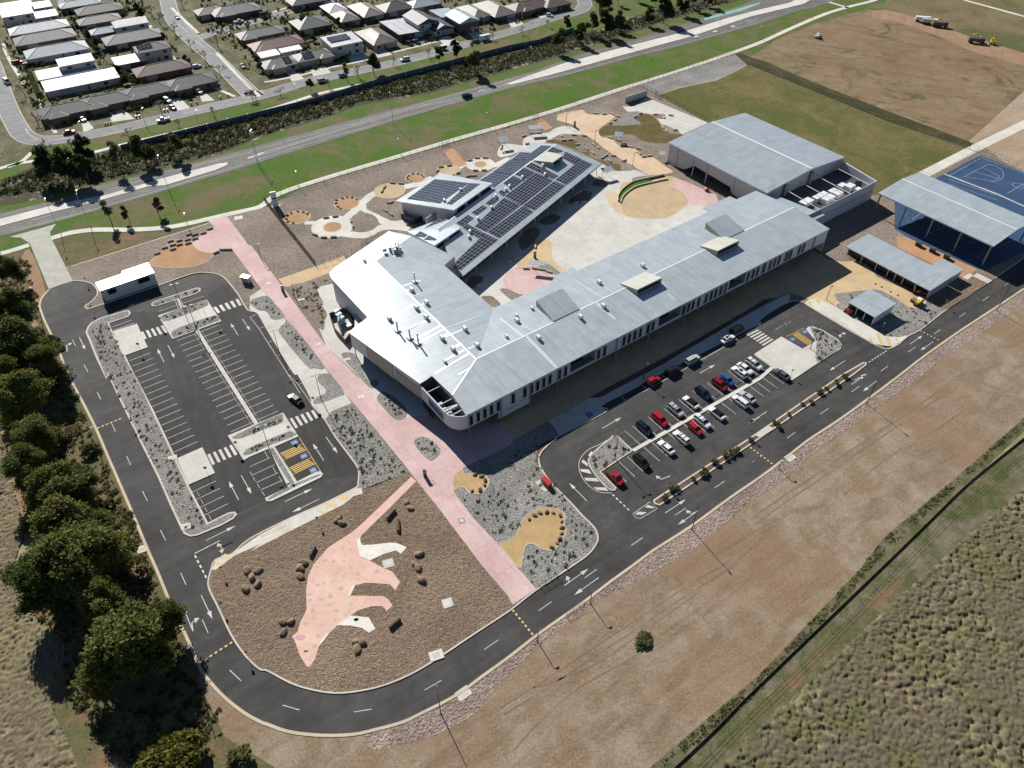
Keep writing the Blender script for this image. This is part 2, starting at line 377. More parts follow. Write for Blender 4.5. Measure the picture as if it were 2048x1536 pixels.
# --- school ring road and car parks: one asphalt sheet, raised beds and pavements stand on it
OUT = W("B0 385,825 330,890 312,950 325,1000 350,1065 400,1170 450,1270 500,1400 560,1536 C0 660,230 760,430 850,640 950,870 1070,1150 1170,1390 1235,1536 D0 1290,290 1400,520 1500,745 1540,820 1620,920 1720,1020 1850,1120 1967,1185 D1 130,1205 270,1255 420,1280 600,1290 790,1280 950,1245 1150,1190 1300,1120 1560,985 1760,840 1967,690 D2 300,515 620,290 830,130 1010,0 C2 1210,1380 1500,1195 1800,975 2048,805 C3 240,640 430,490 650,345 880,180 1120,0 B3 1260,1310 1440,1180 1600,1070 1830,920 2048,775")
TAIL = W("P 2300,372 2300,345 1800,430 1500,430 700,470 B0 1255,790 575,755")
asph = sheet('ring_road', OUT+TAIL, 0.0, MATS['asphalt'], 'dark asphalt of the ring road and car parks')
m = MB(); kp = smooth(OUT, False, 4); m.ribbon(kp, .55, -.03, h=.075); struct('kerb', m, MATS['cream_kerb'], 'cream concrete kerb along the outside of the ring road')
# --- school grounds
SKERB = W("B0 575,755 640,758 720,778 765,825 765,870 720,920 672,955 690,975 740,965 1255,790 1500,705 1600,690 1720,705 1790,755 1880,870 1950,985 B1 60,1010 130,1130 250,1330 350,1490 C1 380,0 480,180 492,240 590,355 680,500 830,700 858,770 850,860 835,888 590,1010 330,1125 0,1290 C0 1830,1410 1700,1455 D0 1600,30 1575,130 1590,200 1650,320 1750,530 1860,690 1967,790 D1 130,800 300,890 450,940 640,970 820,955 1000,915 1200,835 1400,720 1700,520 1967,345 D2 260,200 560,0 C2 700,1410 760,1330 770,1270 740,1200 650,1110 560,1010 450,900 370,810 315,720 305,650 330,600 380,550 445,505 E6 740,1490 1360,1175 1285,1108 1540,965 1800,830 B2 1130,1536 1800,1180 B3 70,1045 80,1000 300,870 410,882 440,908 930,1195 1070,1213 1180,1130 1270,1085 1450,945 1610,840 1840,690 2048,545")
SN = W("P 2300,395 2300,190 A3 2048,930 1720,1100 1640,1112 1000,890 500,685 0,485 A2 1850,425 1100,668 0,1030 A1 2048,995 1200,1245 400,1490 B1 150,170 B0 1830,240 1650,295 525,655")
m = MB(); m.prism(SKERB+SN, -.02, ZS); struct('school_grounds', m, MATS['brown_gravel'], 'brown gravel mulch covering the school grounds')
m = MB(); m.ribbon(smooth(SKERB, False, 3), .32, -.01, h=ZS+.035); struct('kerb', m, MATS['kerb'], 'grey concrete kerb between the school grounds and the car parks')
def site(name, s, dz, mat, label=None, sm=True, pts=None):
    p = pts or W(s, 0)
    if sm: p = smooth(p, True, 4)
    return sheet(name, p, ZS+dz, MATS[mat], label)
def edged(name, s, dz, mat, label, edge='kerb', w=.16, sm=True, pts=None):
    p = pts or W(s); p = smooth(p, True, 4) if sm else p
    o = sheet(name, p, ZS+dz, MATS[mat], label); m = MB(); m.ribbon(p, w, ZS+dz, True, h=.03); struct('edging', m, MATS[edge], parent=o); return o
# paved surfaces, from the lowest sheet up
site('mulch_ground', "C1 880,905 1150,800 1250,770 1310,830 1500,1070 1850,1530 D1 1967,265 D2 60,235 110,300 D1 1967,352 1700,527 1400,727 1200,842 1000,922 820,962 640,977 450,947 300,897 130,807 0,712 D0 1860,690 1750,530 1660,320 1605,200 1595,130 1625,40 C0 1730,1475 1850,1425 2048,1335 C1 0,1390 500,1140 740,1020 865,920", .012, 'mulch', 'lumpy brown bark mulch ground around the animal shaped paving', False)
site('front_bed', "C1 1690,730 2048,540 C2 110,510 380,370 450,490 380,560 335,605 312,655 322,720 375,810 455,900 565,1010 655,1110 745,1200 775,1270 760,1330 700,1405 510,1530 D2 270,185 170,60 C2 0,1350 C1 1950,1330 1760,1130 1615,940", .012, 'grey_gravel', 'grey gravel bed planted with grass tufts below the front car park turn', False)
site('gravel_bed', "C1 600,335 640,290 800,222 1250,770 1150,800 1000,870 880,905 868,780 835,700 690,500", .012, 'grey_gravel', 'grey gravel bed between the pink path and the left car park', False)
site('carpark_footpath', "B1 0,880 90,820 250,1030 480,1300 660,1536 C1 760,160 800,222 640,290 596,350 492,235 480,180 385,5 B1 350,1490 250,1330 130,1130 60,1015 0,985", .014, 'concrete', 'pale concrete footpath along the left car park', False)
site('entrance_pavement', "B1 530,820 560,798 650,780 940,1040 C1 1420,330 1240,345 1150,350 1000,190 845,0 B1 600,1270 545,1130 590,1110 575,1080 600,1050 605,1010 570,960 575,920 545,870", .014, 'concrete', 'pale concrete pavement under the west side of the main building', False)
site('sandy_path', "B1 225,745 640,600 740,560 760,600 640,690 330,805 270,800", .016, 'sand_concrete', 'sandy yellow path leading from the pink path to the main building', False)
site('forecourt', "E1 1200,1225 1600,1000 2048,700 E6 1900,-200 B2 2048,200 B3 580,560 700,575 860,570 950,690 1330,855 1310,895 1240,925 1180,915 1090,850 1000,800 930,783 760,800 640,815 635,840 672,885 650,915 560,880 500,850 440,858 300,805 240,825 0,932 E6 2048,512 1900,590 1400,850 1120,1000 870,1145 610,1297 180,1536 C2 0,480 C1 1560,560", .014, 'sand_concrete', 'sandy yellow concrete forecourt in front of the main building', False)
site('front_footpath', "E6 610,1300 880,1148 1130,1003 1280,998 2048,590 B3 0,960 240,835 300,810 295,868 80,998 70,1043 E6 1800,828 1540,962 1288,1106 1358,1172 745,1482 700,1380", .018, 'concrete', 'pale concrete footpath in front of the main building', False)
site('shade_bed', "E6 1150,1000 1290,988 2048,592 B3 60,918 180,850 230,838 100,860 0,925 E6 2048,518 1900,596 1400,856", .022, 'red_mulch', 'dark planting strip along the forecourt', False)
site('crossing_pavement', "B3 410,880 440,858 500,850 560,880 650,915 915,1070 1000,1130 1110,1140 1180,1125 1072,1210 930,1192 440,906", .018, 'pale_concrete', 'pale concrete crossing with yellow stripes', False)
site('carpark_verge_footpath', "C1 840,888 868,915 740,1020 500,1140 0,1392 C0 2048,1335 1850,1425 1700,1536 D0 1600,40 1620,0 C0 1700,1456 1830,1410 2048,1262 C1 330,1127 590,1012", .018, 'pale_concrete', 'pale footpath with faded yellow stripes below the left car park', False)
pink = site('pink_path', "B0 1640,285 1780,240 1900,395 1955,475 B1 10,480 300,860 600,1270 870,1536 C1 845,0 1000,190 1150,350 1240,335 1330,325 1420,328 1600,430 E6 0,1330 180,1536 C1 2048,560 1690,728 1610,800 1590,850 1612,935 1760,1130 1950,1330 C2 150,1536 D2 170,60 270,185 95,302 60,235 D1 1750,0 C1 1500,1070 1310,830 1200,690 980,420 760,160 640,0 B1 480,1300 90,820 0,700 B0 1830,510 1700,537 1620,537 1560,515 1525,480 1520,455 1560,420 1690,330", .024, 'pink_concrete', 'long straight path of pink concrete running across the site', False)
edged('softfall_bed', "B0 1180,620 1200,585 1280,520 1345,440 1400,430 1500,440 1530,480 1565,515 1625,535 1690,537 1660,580 1600,620 1520,645 1400,658 1290,652 1205,640", .020, 'softfall', 'leaf shaped orange softfall bed beside the pink path')
edged('sand_cove', "C1 1672,748 1680,778 1720,782 1760,775 1830,780 1870,810 1882,850 1860,900 1820,930 1770,940 1720,922 1690,890 1650,885 1612,905 1598,860 1608,800", .028, 'sand', 'small round sand cove beside the pink path')
edged('sand_cove', "C2 0,1335 60,1310 130,1260 160,1180 210,1110 300,1060 400,1050 480,1070 515,1110 505,1170 520,1240 490,1310 450,1360 400,1385 330,1370 280,1340 230,1330 195,1360 175,1450 160,1520 100,1470", .028, 'sand', 'big ear shaped sand cove near the front road')
def bed(s, mat='grey_gravel', label='kidney shaped gravel bed', dz=.05, name='planting_bed'):
    p = smooth(W(s), True, 4); m = MB(); m.prism(p, ZS, ZS+dz); return struct(name, m, MATS[mat], label)
bed("B1 0,925 60,890 140,878 200,940 275,1040 180,1062 130,1000 60,985", label='gravel bed at the top of the left car park footpath')
bed("B1 235,1130 270,1095 320,1095 580,1420 500,1445 440,1420 240,1180", label='long gravel bed between the left car park and the pink path')
bed("C1 560,-5 640,5 742,140 700,170 600,210 520,230 500,210 540,170 590,150 595,110 540,60 535,20", label='curved gravel bed at the lower left of the pink path')
bed("B1 300,830 480,760 650,710 640,770 560,795 527,825 545,870 575,920 570,960 605,1010 600,1050 575,1080 588,1110 545,1128", 'brown_gravel', 'wavy gravel bed with grasses below the sandy path')
bed("B1 720,1340 760,1320 830,1340 870,1420 930,1536 C1 1010,40 1000,90 950,105 900,60 850,0 B1 760,1400", label='slim gravel bed at the foot of the west wall')
bed("C1 1000,190 1030,145 1080,140 1180,215 1235,280 1230,330 1190,355 1140,350 1060,270", label='oval gravel bed partly in the building shadow')
bed("C1 1295,520 1340,490 1400,500 1470,550 1500,590 1490,630 1450,670 1415,675 1360,630 1310,570", label='teardrop gravel bed in the middle of the pink path')
bed("B3 640,818 760,803 930,786 1000,803 1090,853 1180,918 1240,928 1400,860 1600,790 1608,838 1450,940 1270,1080 1180,1122 1110,1136 1000,1126 915,1066 655,912 675,885 640,845", label='gravel bed around the small steel shed')
bed("B3 1330,862 1500,770 1640,700 1700,645 1835,690 1614,838 1460,935 1400,905", 'mulch', 'brown bed beside the long shed', .056)
site('red_mulch_patch', "C2 330,540 440,498 380,552 332,605 310,655 318,720 290,700 285,640 300,580", .02, 'red_mulch', 'red brown mulch along the car park kerb')
# animal shaped paving
ANIMAL = "C1 1270,805 1310,840 1100,1050 880,1265 848,1300 865,1430 945,1465 1060,1530 D1 960,0 1080,55 1135,130 1100,195 1060,150 950,140 870,138 795,158 760,234 1010,238 1050,265 1080,310 1035,350 1000,312 920,315 820,345 760,385 660,455 540,580 525,610 490,720 450,775 430,770 380,690 345,590 320,540 360,510 380,440 430,340 425,200 440,90 480,0 C1 540,1450 620,1360 820,1230 950,1110 1150,920"
an = sheet('animal_paving', W(ANIMAL), ZS+.03, MATS['salmon_concrete'], 'salmon pink concrete paving in the shape of a long tailed animal')
m = MB(); m.poly(W("C1 880,1264 868,1285 872,1320 885,1342 960,1340 1090,1325 1150,1325 1235,1360 1190,1410 1150,1385 1060,1410 945,1463 866,1430 845,1320 849,1300"), ZS+.036)
m.poly(W("D1 795,158 775,158 740,230 760,234"), ZS+.036); m.poly(W("D1 760,386 780,385 900,400 950,485 900,515 850,480 770,462 660,458 600,515 545,590 525,612 524,600 560,545 660,453"), ZS+.036)
struct('white_leg_paving', m, MATS['white_concrete'], parent=an)
m = MB(); R_ = random.Random(4); cs = W("D1 510,20 475,125 560,140 510,155 630,128 655,65 710,88 765,20 780,60 815,105 690,180 610,240 530,260 450,225 457,270 600,300 650,350 475,345 420,445 485,405 545,450 515,540 490,615 640,420 720,380 760,295 805,415 820,70 960,50 C1 595,1465 660,1470 740,1470 790,1375 735,1360 775,1305 750,1410 1000,1100 860,1225 1120,965 1270,850")
for c in cs[:-3]:
    r = R_.uniform(.28, .62); a = R_.uniform(0, 3); m.poly([Vector((c.x+r*R_.uniform(.7, 1.2)*math.cos(a+k*1.05), c.y+r*R_.uniform(.5, 1.)*math.sin(a+k*1.05), 0)) for k in range(6)], ZS+.036)
struct('stone_inlay', m, M('inlay_grey', (.47, .39, .34), .8), parent=an)
m = MB(); m.poly(circle(W1("D1 383,550"), 1.0, 20, .6), ZS+.036); struct('ear_inlay', m, M('inlay_mauve', (.56, .33, .33), .8), parent=an)
m = MB(); m.poly(W("D1 425,618 440,662 408,664"), ZS+.036); struct('eye_inlay', m, MATS['white_paint'], parent=an)
m = MB(); m.poly(W("D1 412,648 442,648 438,662 408,664"), ZS+.04); struct('eye_inlay', m, MATS['dark_paint'], parent=an)
# north garden play circles
site('garden_path', "", .014, 'pale_concrete', 'cream concrete ring path around a sand circle in the north garden', False, circle(W1("B1 650,330"), 6.9, 40))
def gpath(s, w, lab, dz=.015, mat='pale_concrete'):
    m = MB(); m.ribbon(smooth(W(s), False, 6), w, ZS+dz); return struct('garden_path', m, MATS[mat], lab)
gpath("B1 740,280 830,200 900,130 1010,60 A1 1330,1450 1440,1400", 3.2, 'cream path winding between the sand circles')
gpath("B1 430,300 560,300", 2.2, 'short cream path to the left sand circle', .0154)
gpath("B1 740,385 900,398 1000,350 1100,330 1260,345", 3.6, 'cream path curving right from the ring path', .0158)
gpath("B1 870,170 980,230 1080,300 1200,300 1300,250", 3.4, 'cream path towards the plant enclosure', .0162)
gpath("A1 1640,1325 1720,1290 1900,1310 2048,1250", 2.8, 'cream path joining the north rings', .0154)
site('garden_path', "", .016, 'pale_concrete', 'cream ring path around the small north sand circle', False, circle(W1("A1 1815,1297"), 5.3, 36))
def ring(c, r, mat, lab, dz=.022): edged('sand_circle', '', dz, mat, lab, 'cream_kerb', .3, False, circle(W1(c), r, 36))
ring("B1 650,333", 3.0, 'softfall', 'orange circle inside the cream ring path'); ring("B1 375,257", 4.2, 'softfall', 'leftmost orange softfall circle ringed by rocks'); ring("B1 762,145", 4.2, 'softfall', 'second orange softfall circle ringed by rocks')
ring("A1 1100,1505", 5.4, 'tan_sand', 'wide tan sand circle with block seats beside the solar roof'); ring("A1 1303,1402", 3.6, 'softfall', 'orange softfall circle ringed by dark rocks near the fence'); ring("A1 1565,1345", 4.4, 'tan_sand', 'tan sand circle behind the solar roof'); ring("A1 1815,1297", 2.2, 'softfall', 'small orange circle inside the north ring path')
bed("B1 800,265 830,235 900,220 970,240 1010,280 1000,330 940,365 860,375 810,345", 'brown_gravel', 'round gravel island between the cream paths', .02)
bed("B1 915,185 980,140 1100,130 1200,150 1195,190 1140,220 1125,262 1080,270 1010,235", 'brown_gravel', 'gravel island below the wide sand circle', .02)
site('softfall_strip', "A1 1520,1180 1600,1165 1710,1300 1620,1325", .02, 'orange_paving', 'orange strip path at a gate in the north fence', False)
site('softfall_strip', "A2 265,955 330,935 415,1010 355,1030", .02, 'orange_paving', 'short orange strip path at a gate near the plaza', False)
# north east plaza and courtyard
site('courtyard_pavement', "P 925,560 1206,328 1222,342 E3 1700,530 1860,515 2048,580 A2 1340,1430 P 1420,420 1330,500 1180,560 990,630 955,595", .013, 'concrete', 'pale concrete courtyard between the wings', False)
site('north_pavement', "A2 370,1120 205,1165 185,1100 270,1060 380,1045 440,1010 540,995 640,1050 620,1065 480,1060", .014, 'concrete', 'pale concrete around the north shelters', True)
site('north_pavement', "A2 20,1140 120,1140 210,1165 120,1210 60,1230 0,1240 -20,1200", .0145, 'concrete', 'pale concrete below the leftmost shelter', True)
site('plaza', "A2 450,930 470,900 640,868 680,895 740,905 910,910 790,1010 780,1040 800,1080 900,1100 950,1150 1090,1180 1100,1215 1200,1240 1300,1310 1360,1355 1290,1375 1180,1380 1060,1320 830,1180 760,1120 640,1050 600,1000 545,975 455,950", .016, 'tan_concrete', 'tan concrete plaza with a curved edge', True)
site('plaza_lawn', "A2 780,1030 860,985 1000,990 1110,975 1060,940 1110,900 1190,910 1260,975 1270,1010 1310,1045 1440,1065 1310,1130 1180,1125 1100,1100 1030,1060 880,1080 800,1080", .018, 'lawn', 'olive lawn in front of the hall', True)
site('plaza_lawn', "A2 400,1100 480,1110 590,1115 620,1130 600,1170 650,1200 700,1200 720,1240 830,1270 940,1300 955,1345 880,1330 640,1200 480,1140 360,1120", .018, 'lawn', 'olive strip of lawn behind the solar roof', True)
bed("A2 410,1090 500,1070 610,1060 700,1080 740,1120 750,1150 790,1190 830,1230 900,1240 1010,1290 1065,1320 1040,1345 955,1345 945,1300 850,1285 780,1245 720,1225 700,1195 620,1180 595,1160 620,1115 490,1110", 'brown_gravel', 'winding gravel bed along the plaza', .02)
bed("A2 800,1075 930,1065 1010,1060 1100,1105 1200,1130 1310,1135 1300,1180 1200,1200 1195,1235 1110,1235 1090,1200 1040,1165 940,1150 880,1095", 'brown_gravel', 'gravel bed beside the picnic shelter', .02)
bed("A2 870,985 930,935 1000,890 1090,880 1110,905 1060,935 1110,975 1000,990", 'grey_gravel', 'pointed gravel bed at the plaza', .02)
bed("A2 1045,1440 1060,1400 1290,1375 1310,1390 1060,1445", 'brown_gravel', 'slim gravel bed above the turf bank', .02)
site('court_pavement', "A2 965,840 1060,840 1155,770 1640,970 1440,1060 1400,1055 1280,1000 1250,950 1210,905 1110,890 1000,880", .015, 'concrete', 'pale concrete ball court beside the hall', False)
bed("A2 1205,905 1290,900 1300,925 1290,940 1240,935", 'brown_gravel', 'tiny gravel bed with blocks on the ball court', .02)
bed("A2 1265,990 1310,990 1410,1040 1415,1060 1320,1050", 'brown_gravel', 'gravel bed at the corner of the ball court', .02)
m = MB()
for a, b in (("1300,955", "1560,1055"), ("1345,925", "1620,1000"), ("1310,945", "1440,920"), ("1390,985", "1520,950"), ("1475,1020", "1590,985"), ("1050,855", "1220,800"), ("1350,975", "1480,935"), ("1430,1000", "1560,965")): m.ribbon(W("A2 %s %s" % (a, b)), .12, ZS+.021)
struct('court_marking', m, M('court_line_grey', (.33, .32, .3), .8), 'grey lines painted on the ball court')
# courtyard details
site('amphitheatre_sand', "A2 940,1536 960,1450 1100,1420 1350,1390 1450,1470 1480,1536 B2 1480,150 1300,260 1000,250 930,150", .02, 'tan_sand', 'round tan sand floor of the courtyard amphitheatre', True)
site('pink_plaza', "A2 1370,1400 1460,1430 1700,1536 B2 1740,180 1500,160 1440,60 A2 1330,1460", .024, 'pink_concrete', 'pink concrete plaza under the hall wall', False)
m = MB(); m.poly(smooth(W("E3 1640,860 1700,760 1800,690 2048,650 2048,690 1850,750 1750,820 1690,900 1660,930"), True, 4), ZS+.3); struct('turf_bank', m, MATS['bright_turf'], 'bright green turf bank of the amphitheatre')
site('tan_paving', "E3 1490,860 1520,815 1630,810 1640,900 1670,950 1700,1100 1560,1000 1510,920", .021, 'tan_concrete', 'tan path beside the turf bank', True)
site('sand_paving', "B2 130,640 300,450 400,455 420,600 560,700 540,720 420,650 350,640 250,630", .019, 'sand_concrete', 'sandy courtyard paving near the front wing', True)
site('pink_circle', "", .024, 'pink_concrete', 'pink concrete circle in the courtyard', False, circle(W1("E4 900,400"), 8.2, 40))
bed("E4 700,240 800,230 1000,215 1130,180 1330,340 1280,380 1200,310 1100,260 990,235 850,240", 'grey_gravel', 'curved gravel bed around the pink circle', .03)
bed("E4 515,520 560,495 640,515 740,565 820,580 700,640 650,640", 'brown_gravel', 'gravel bed at the front wing corner', .03)
bed("E4 270,610 370,590 430,610 520,700 440,740 350,690", 'brown_gravel', 'rounded gravel bed at the inner corner', .03)
for s_, l_ in (("E3 1290,690 1400,600 1500,690 1440,740 1340,720", 'first'), ("E3 1000,930 1150,790 1300,800 1290,860 1240,920 1080,950", 'second'), ("E3 640,1160 800,1080 900,1130 790,1210 680,1210", 'third'), ("E3 370,1400 500,1260 630,1280 600,1400 440,1536 380,1500", 'fourth'), ("E4 90,430 160,340 290,350 280,420 200,490 100,480", 'fifth')):
    bed(s_, 'brown_gravel', l_+' gravel bed from the right along the solar roof verandah', .03)
# field
site('sports_field', "A2 1245,752 1400,698 1700,635 1850,565 1942,515 A3 0,495 500,692 1000,897 1625,1115 1290,1290 950,1458 P 1690,400 1500,300 1420,245 A2 1640,965", .01, 'field_grass', 'mown olive green sports field', False)
site('gravel_strip', "A2 1100,668 1850,432 1945,512 1700,632 1400,695 1245,750", .011, 'grey_gravel', 'grey gravel strip at the edge of the sports field', False)
m = MB(); m.ribbon(W("A2 1245,752 1400,698 1700,635 1850,565 1942,515"), .3, ZS, h=.03); struct('edging', m, MATS['kerb'], 'white edging of the sports field')
m = MB(); m.ribbon(W("A3 1290,1310 1660,1120 2048,930 P 2300,120"), 4.2, ZS+.02); struct('footpath', m, MATS['pale_concrete'], 'concrete path between the sports field and the blue court')
site('court_surround', "A3 1760,1105 2048,950 P 2300,140 2300,420 A3 2048,1290 1900,1215", .015, 'pale_dirt', 'pale bare ground behind the blue court', False)
court = site('blue_court', "A3 1390,1335 1720,1162 2048,1290 P 2330,470 2330,560 2080,560 B3 2048,500 1760,640 1700,630 1180,395 1080,330 1080,120 P 1820,395", .026, 'court_blue', 'dark blue painted sports court', False)
m = MB()
def cl(s, w=.11): m.ribbon(W(s), w, ZS+.034)
cl("A3 1600,1322 1780,1230"); cl("A3 1680,1285 1850,1335"); cl("A3 1740,1255 1840,1310"); cl("A3 1600,1322 1830,1360"); cl("A3 1920,1450 2048,1372"); cl("A3 1720,1180 2048,1300"); cl("A3 1480,1375 1850,1500"); cl("A3 1690,1200 1480,1320"); cl("A3 1830,1458 1480,1340")
m.ribbon(smooth(W("A3 1780,1230 1850,1250 1890,1290 1890,1325 1860,1350 1800,1362"), False, 5), .11, ZS+.0345); m.ribbon(circle(W1("A3 2005,1390"), 1.9, 24), .11, ZS+.035, True)
m.ribbon(smooth(W("A3 1840,1305 1862,1320 1850,1338 1815,1338"), False, 5), .11, ZS+.0355)
m.ribbon(W("A3 1450,1302 1850,1455 P 2140,455"), .75, ZS+.0365)
for c in ("B3 1450,330", "B3 1640,410"): m.ribbon(circle(W1(c), 1.9, 24), .11, ZS+.037, True)
cl("B3 1170,270 1740,560"); cl("B3 1350,360 1560,270"); cl("B3 1210,260 1310,190"); cl("B3 1680,550 1960,420")
struct('court_lines', m, MATS['white_paint'], parent=court)
site('orange_paving', "B3 1100,385 1170,395 1700,632 1640,660 1585,690 1400,610 1100,470", .02, 'orange_paving', 'orange brick paving beside the covered court', False)
site('shed_pad', "B3 1585,690 1640,662 1770,720 1720,760", .024, 'concrete', 'pale concrete pad beside the long shed', False)
# --- driveway, footpath, verge strips
sheet('driveway', W("B0 70,410 165,415 235,460 385,822 480,785 575,755 400,412 395,370 445,305 250,360"), .012, MATS['drive_concrete'], 'grey concrete driveway from the main road')
def path(s, w, lab, z=-.02, mat='pale_concrete', sm=True, name='footpath'):
    p = W(s); p = smooth(p, False, 4) if sm else p; m = MB(); m.ribbon(p, w, z, h=.03); return struct(name, m, MATS[mat], lab)
FP = "B0 400,420 560,375 750,352 1000,352 1250,340 1450,310 1830,222 2048,170 A1 230,1525 600,1400 1200,1222 1640,1090 2048,975 A2 500,848 1000,685 1400,560 1800,425 2048,335 A3 300,215 560,105 740,50 960,-10 P 1800,-30"
path(FP, 2.6, 'cream footpath outside the north fence of the school'); path("P -60,515 B0 0,540 230,472", 2.4, 'cream footpath left of the concrete driveway')
path("A0 -100,1340 0,1325 180,1280 600,1230 1000,1130 1300,1060 2048,882 A1 500,750 750,690 1000,640", 2.2, 'cream footpath behind the noise wall'); path("A0 290,1155 180,1265 60,1318", 1.8, 'short cream footpath from the street corner')
path("A3 1600,0 2048,122 P 2200,75", 2.4, 'cream footpath at the far right corner'); path("A3 590,15 740,60", 2.0, 'cream footpath link from the main road')
m = MB(); m.ribbon(W("B0 525,655 1660,300"), .4, 0, h=.18); struct('edging', m, MATS['kerb'], 'white concrete edging strip along the gravel at the driveway')
sheet('dry_verge', W('B0 425,455 545,410 750,388 1000,388 1250,372 1640,303 525,648'), -.06, MATS['bush_floor'], 'brown dry grass between the footpath and the gravel')
sheet('embankment', W('A3 0,428 100,455 400,590 1000,822 1645,1062 1645,1118 1000,897 500,692 0,492 A2 1945,514 1850,426 1900,420'), ZS+.005, MATS['embankment'], 'dark weedy bank between the sports field and the bare earth field')
sheet('paddock', W('A3 860,58 1000,62 1150,95 1500,245 1800,325 2048,395 P 2300,180 2300,-70 1800,-70 A3 1010,20'), -.065, MATS['paddock'], 'olive brown paddock grass at the top right')
sheet('car_park', W('B0 870,1090 1030,1000 1240,1000 1640,870 1740,790 1800,790 1890,900 1945,995 B1 50,1020 380,1520 C1 480,240 590,370 680,510 830,710 840,780 560,830 200,1000 100,1000 C0 1860,1090 1640,1160 1480,870'), .004, MATS['lot_asphalt'], 'newer darker asphalt of the left car park')
MAIN = W("P -80,452 B0 0,400 100,380 560,258 1160,85 A1 0,1300 1200,935 2048,695 A2 500,600 1040,455 1500,340 2048,185 A3 300,100 600,20 P 1760,-30 1560,-30 A2 2000,0 1900,40 1500,170 1000,330 620,430 280,555 0,635 A1 1400,790 1000,890 0,1165 A0 1300,1350 1060,1388 870,1432 B0 400,125 0,225 P -80,450")
MAIN = W("P -120,488 B0 0,400 100,380 560,258 1160,85 A1 0,1300 1200,935 2048,695 A2 500,600 1040,455 1500,340 2048,185 A3 300,100 600,20 P 1760,-40 1540,-40 A2 2000,0 1900,40 1500,170 1000,330 620,430 280,555 0,635 A1 1400,790 1000,890 0,1165 A0 1300,1345 870,1432 B0 400,125 0,225 P -120,452")
main = sheet('main_road', MAIN, -.03, MATS['road_asphalt'], 'grey main road with a concrete median passing the school')
m = MB(); m.prism(W("P -120,470 B0 0,268 400,165 A0 840,1536 1300,1400 1720,1290 1795,1280 1790,1300 1700,1340 1300,1460 B0 1170,10 1000,62 750,132 450,205 0,325 P -120,485"), -.03, .08); struct('median', m, MATS['median_concrete'], 'long white concrete median on the left part of the main road')
m = MB(); m.prism(W("A2 60,660 80,650 500,500 1000,365 1400,265 1800,140 2048,75 A3 300,20 P 1640,-30 1670,-30 A3 400,30 0,125 A2 1500,290 1000,425 400,590 80,670"), -.03, .08); struct('median', m, MATS['median_concrete'], 'long white concrete median on the right part of the main road')
m = MB()
def ln(s, w=.18, z=-.018): m.ribbon(smooth(W(s), False, 3), w, z)
ln("B0 100,360 560,240 1160,68 A1 -10,1278 400,1150 1200,918 2048,680 A2 500,590 1040,442 1500,327 2048,172", .14)
for s in ("A1 0,1188 250,1125", "A1 280,1115 850,962", "A1 870,950 1380,808", "A1 1400,800 2048,625", "A0 870,1490 1200,1395", "A0 1420,1330 1980,1195", "A2 0,650 300,572", "A2 350,555 800,415", "A2 900,375 1300,270", "A2 1400,240 1800,95"): ln(s, .14)
ln("A1 20,1222 300,1140 1200,868 1640,768 2048,650"); ln("A1 20,1236 300,1152 1200,880 1640,780 2048,664"); ln("A0 1950,1245 2048,1218", .8); ln("A1 60,1215 110,1200", .8); ln("A1 1800,720 1850,708", .8); ln("A1 1910,690 1950,680", .8); ln("A2 40,662 90,648", .8)
for s in ("B0 90,335 130,325", "B0 215,300 250,295", "B0 250,275 400,235", "B0 560,210 600,205", "A2 1870,95 1910,85", "A2 1700,150 1760,130", "A2 1860,195 1910,180", "A2 2000,150 2040,138"): ln(s, .14)
for s in ("A2 1530,290 1560,283", "A2 1680,250 1710,242", "A2 1820,210 1850,203"): m.ribbon(W(s), 1.6, -.017)
struct('lane_line', m, MATS['white_paint'], parent=main)
m = MB(); m.poly(W("A2 1600,145 2048,18 2048,30 1900,85 1620,158"), -.016); struct('cycle_lane', m, M('cycle_green', (.2, .42, .36), .8), parent=main)
# swale with reeds, bush floor, bare ground
sheet('swale', W("P -60,410 A0 0,1415 290,1300 900,1180 1300,1070 2048,905 A1 0,925 1000,655 2048,395 A2 580,250 760,235 960,150 1300,60 1700,-30 2000,-30 1750,40 1300,170 800,340 400,465 0,575 A1 1400,735 1050,795 850,830 600,925 300,1010 0,1115 A0 1750,1205 1300,1320 900,1410 600,1480 P 100,395 0,412"), -.05, MATS['swale'], 'dark reedy drain with pale dead stalks behind the main road')
sheet('bush_floor', W("P -60,560 B0 0,545 140,500 235,510 380,830 315,950 350,1070 560,1536 C0 660,240 950,880 1235,1536 D0 1290,300 1500,750 1620,930 1850,1130 1967,1195 D1 270,1262 480,1300 700,1536 P 560,1600 -60,1600"), -.05, MATS['bush_floor'], 'brown and green bushland floor under the gum trees')
sheet('bare_dirt', W("D1 130,1215 420,1290 790,1290 1150,1200 1560,995 1967,700 D2 620,300 1010,10 C2 2048,812 C3 430,500 1120,10 B3 1440,1190 2048,785 P 2300,385 2300,620 C3 2048,340 1500,830 1000,1240 850,1440 D2 1960,850 1300,1420 1100,1600 P 560,1650 D1 250,1536 60,1400"), -.045, MATS['bare_dirt'], 'bare brown dirt paddock in front of the ring road')
sheet('dirt_verge', W("D0 1500,760 1620,940 1720,1040 1967,1205 D1 420,1290 460,1500 300,1600 D0 1700,1300 1560,1000 1480,900"), -.04, MATS['bare_dirt'], 'bare dirt at the outside of the road bend')
for s_ in ("C0 -60,280 40,370 110,560 150,760 260,1080 300,1300 240,1330 140,1000 60,620 -60,420", "B0 250,1060 300,1100 400,1380 520,1536 C0 540,100 380,-20 B0 340,1350 260,1150", "B0 230,500 360,830 310,930 260,880 200,700 150,640"):
    sheet('dirt_track', smooth(W(s_), True, 3), -.035, MATS['red_dirt'], 'strip of reddish dirt track through the bush')
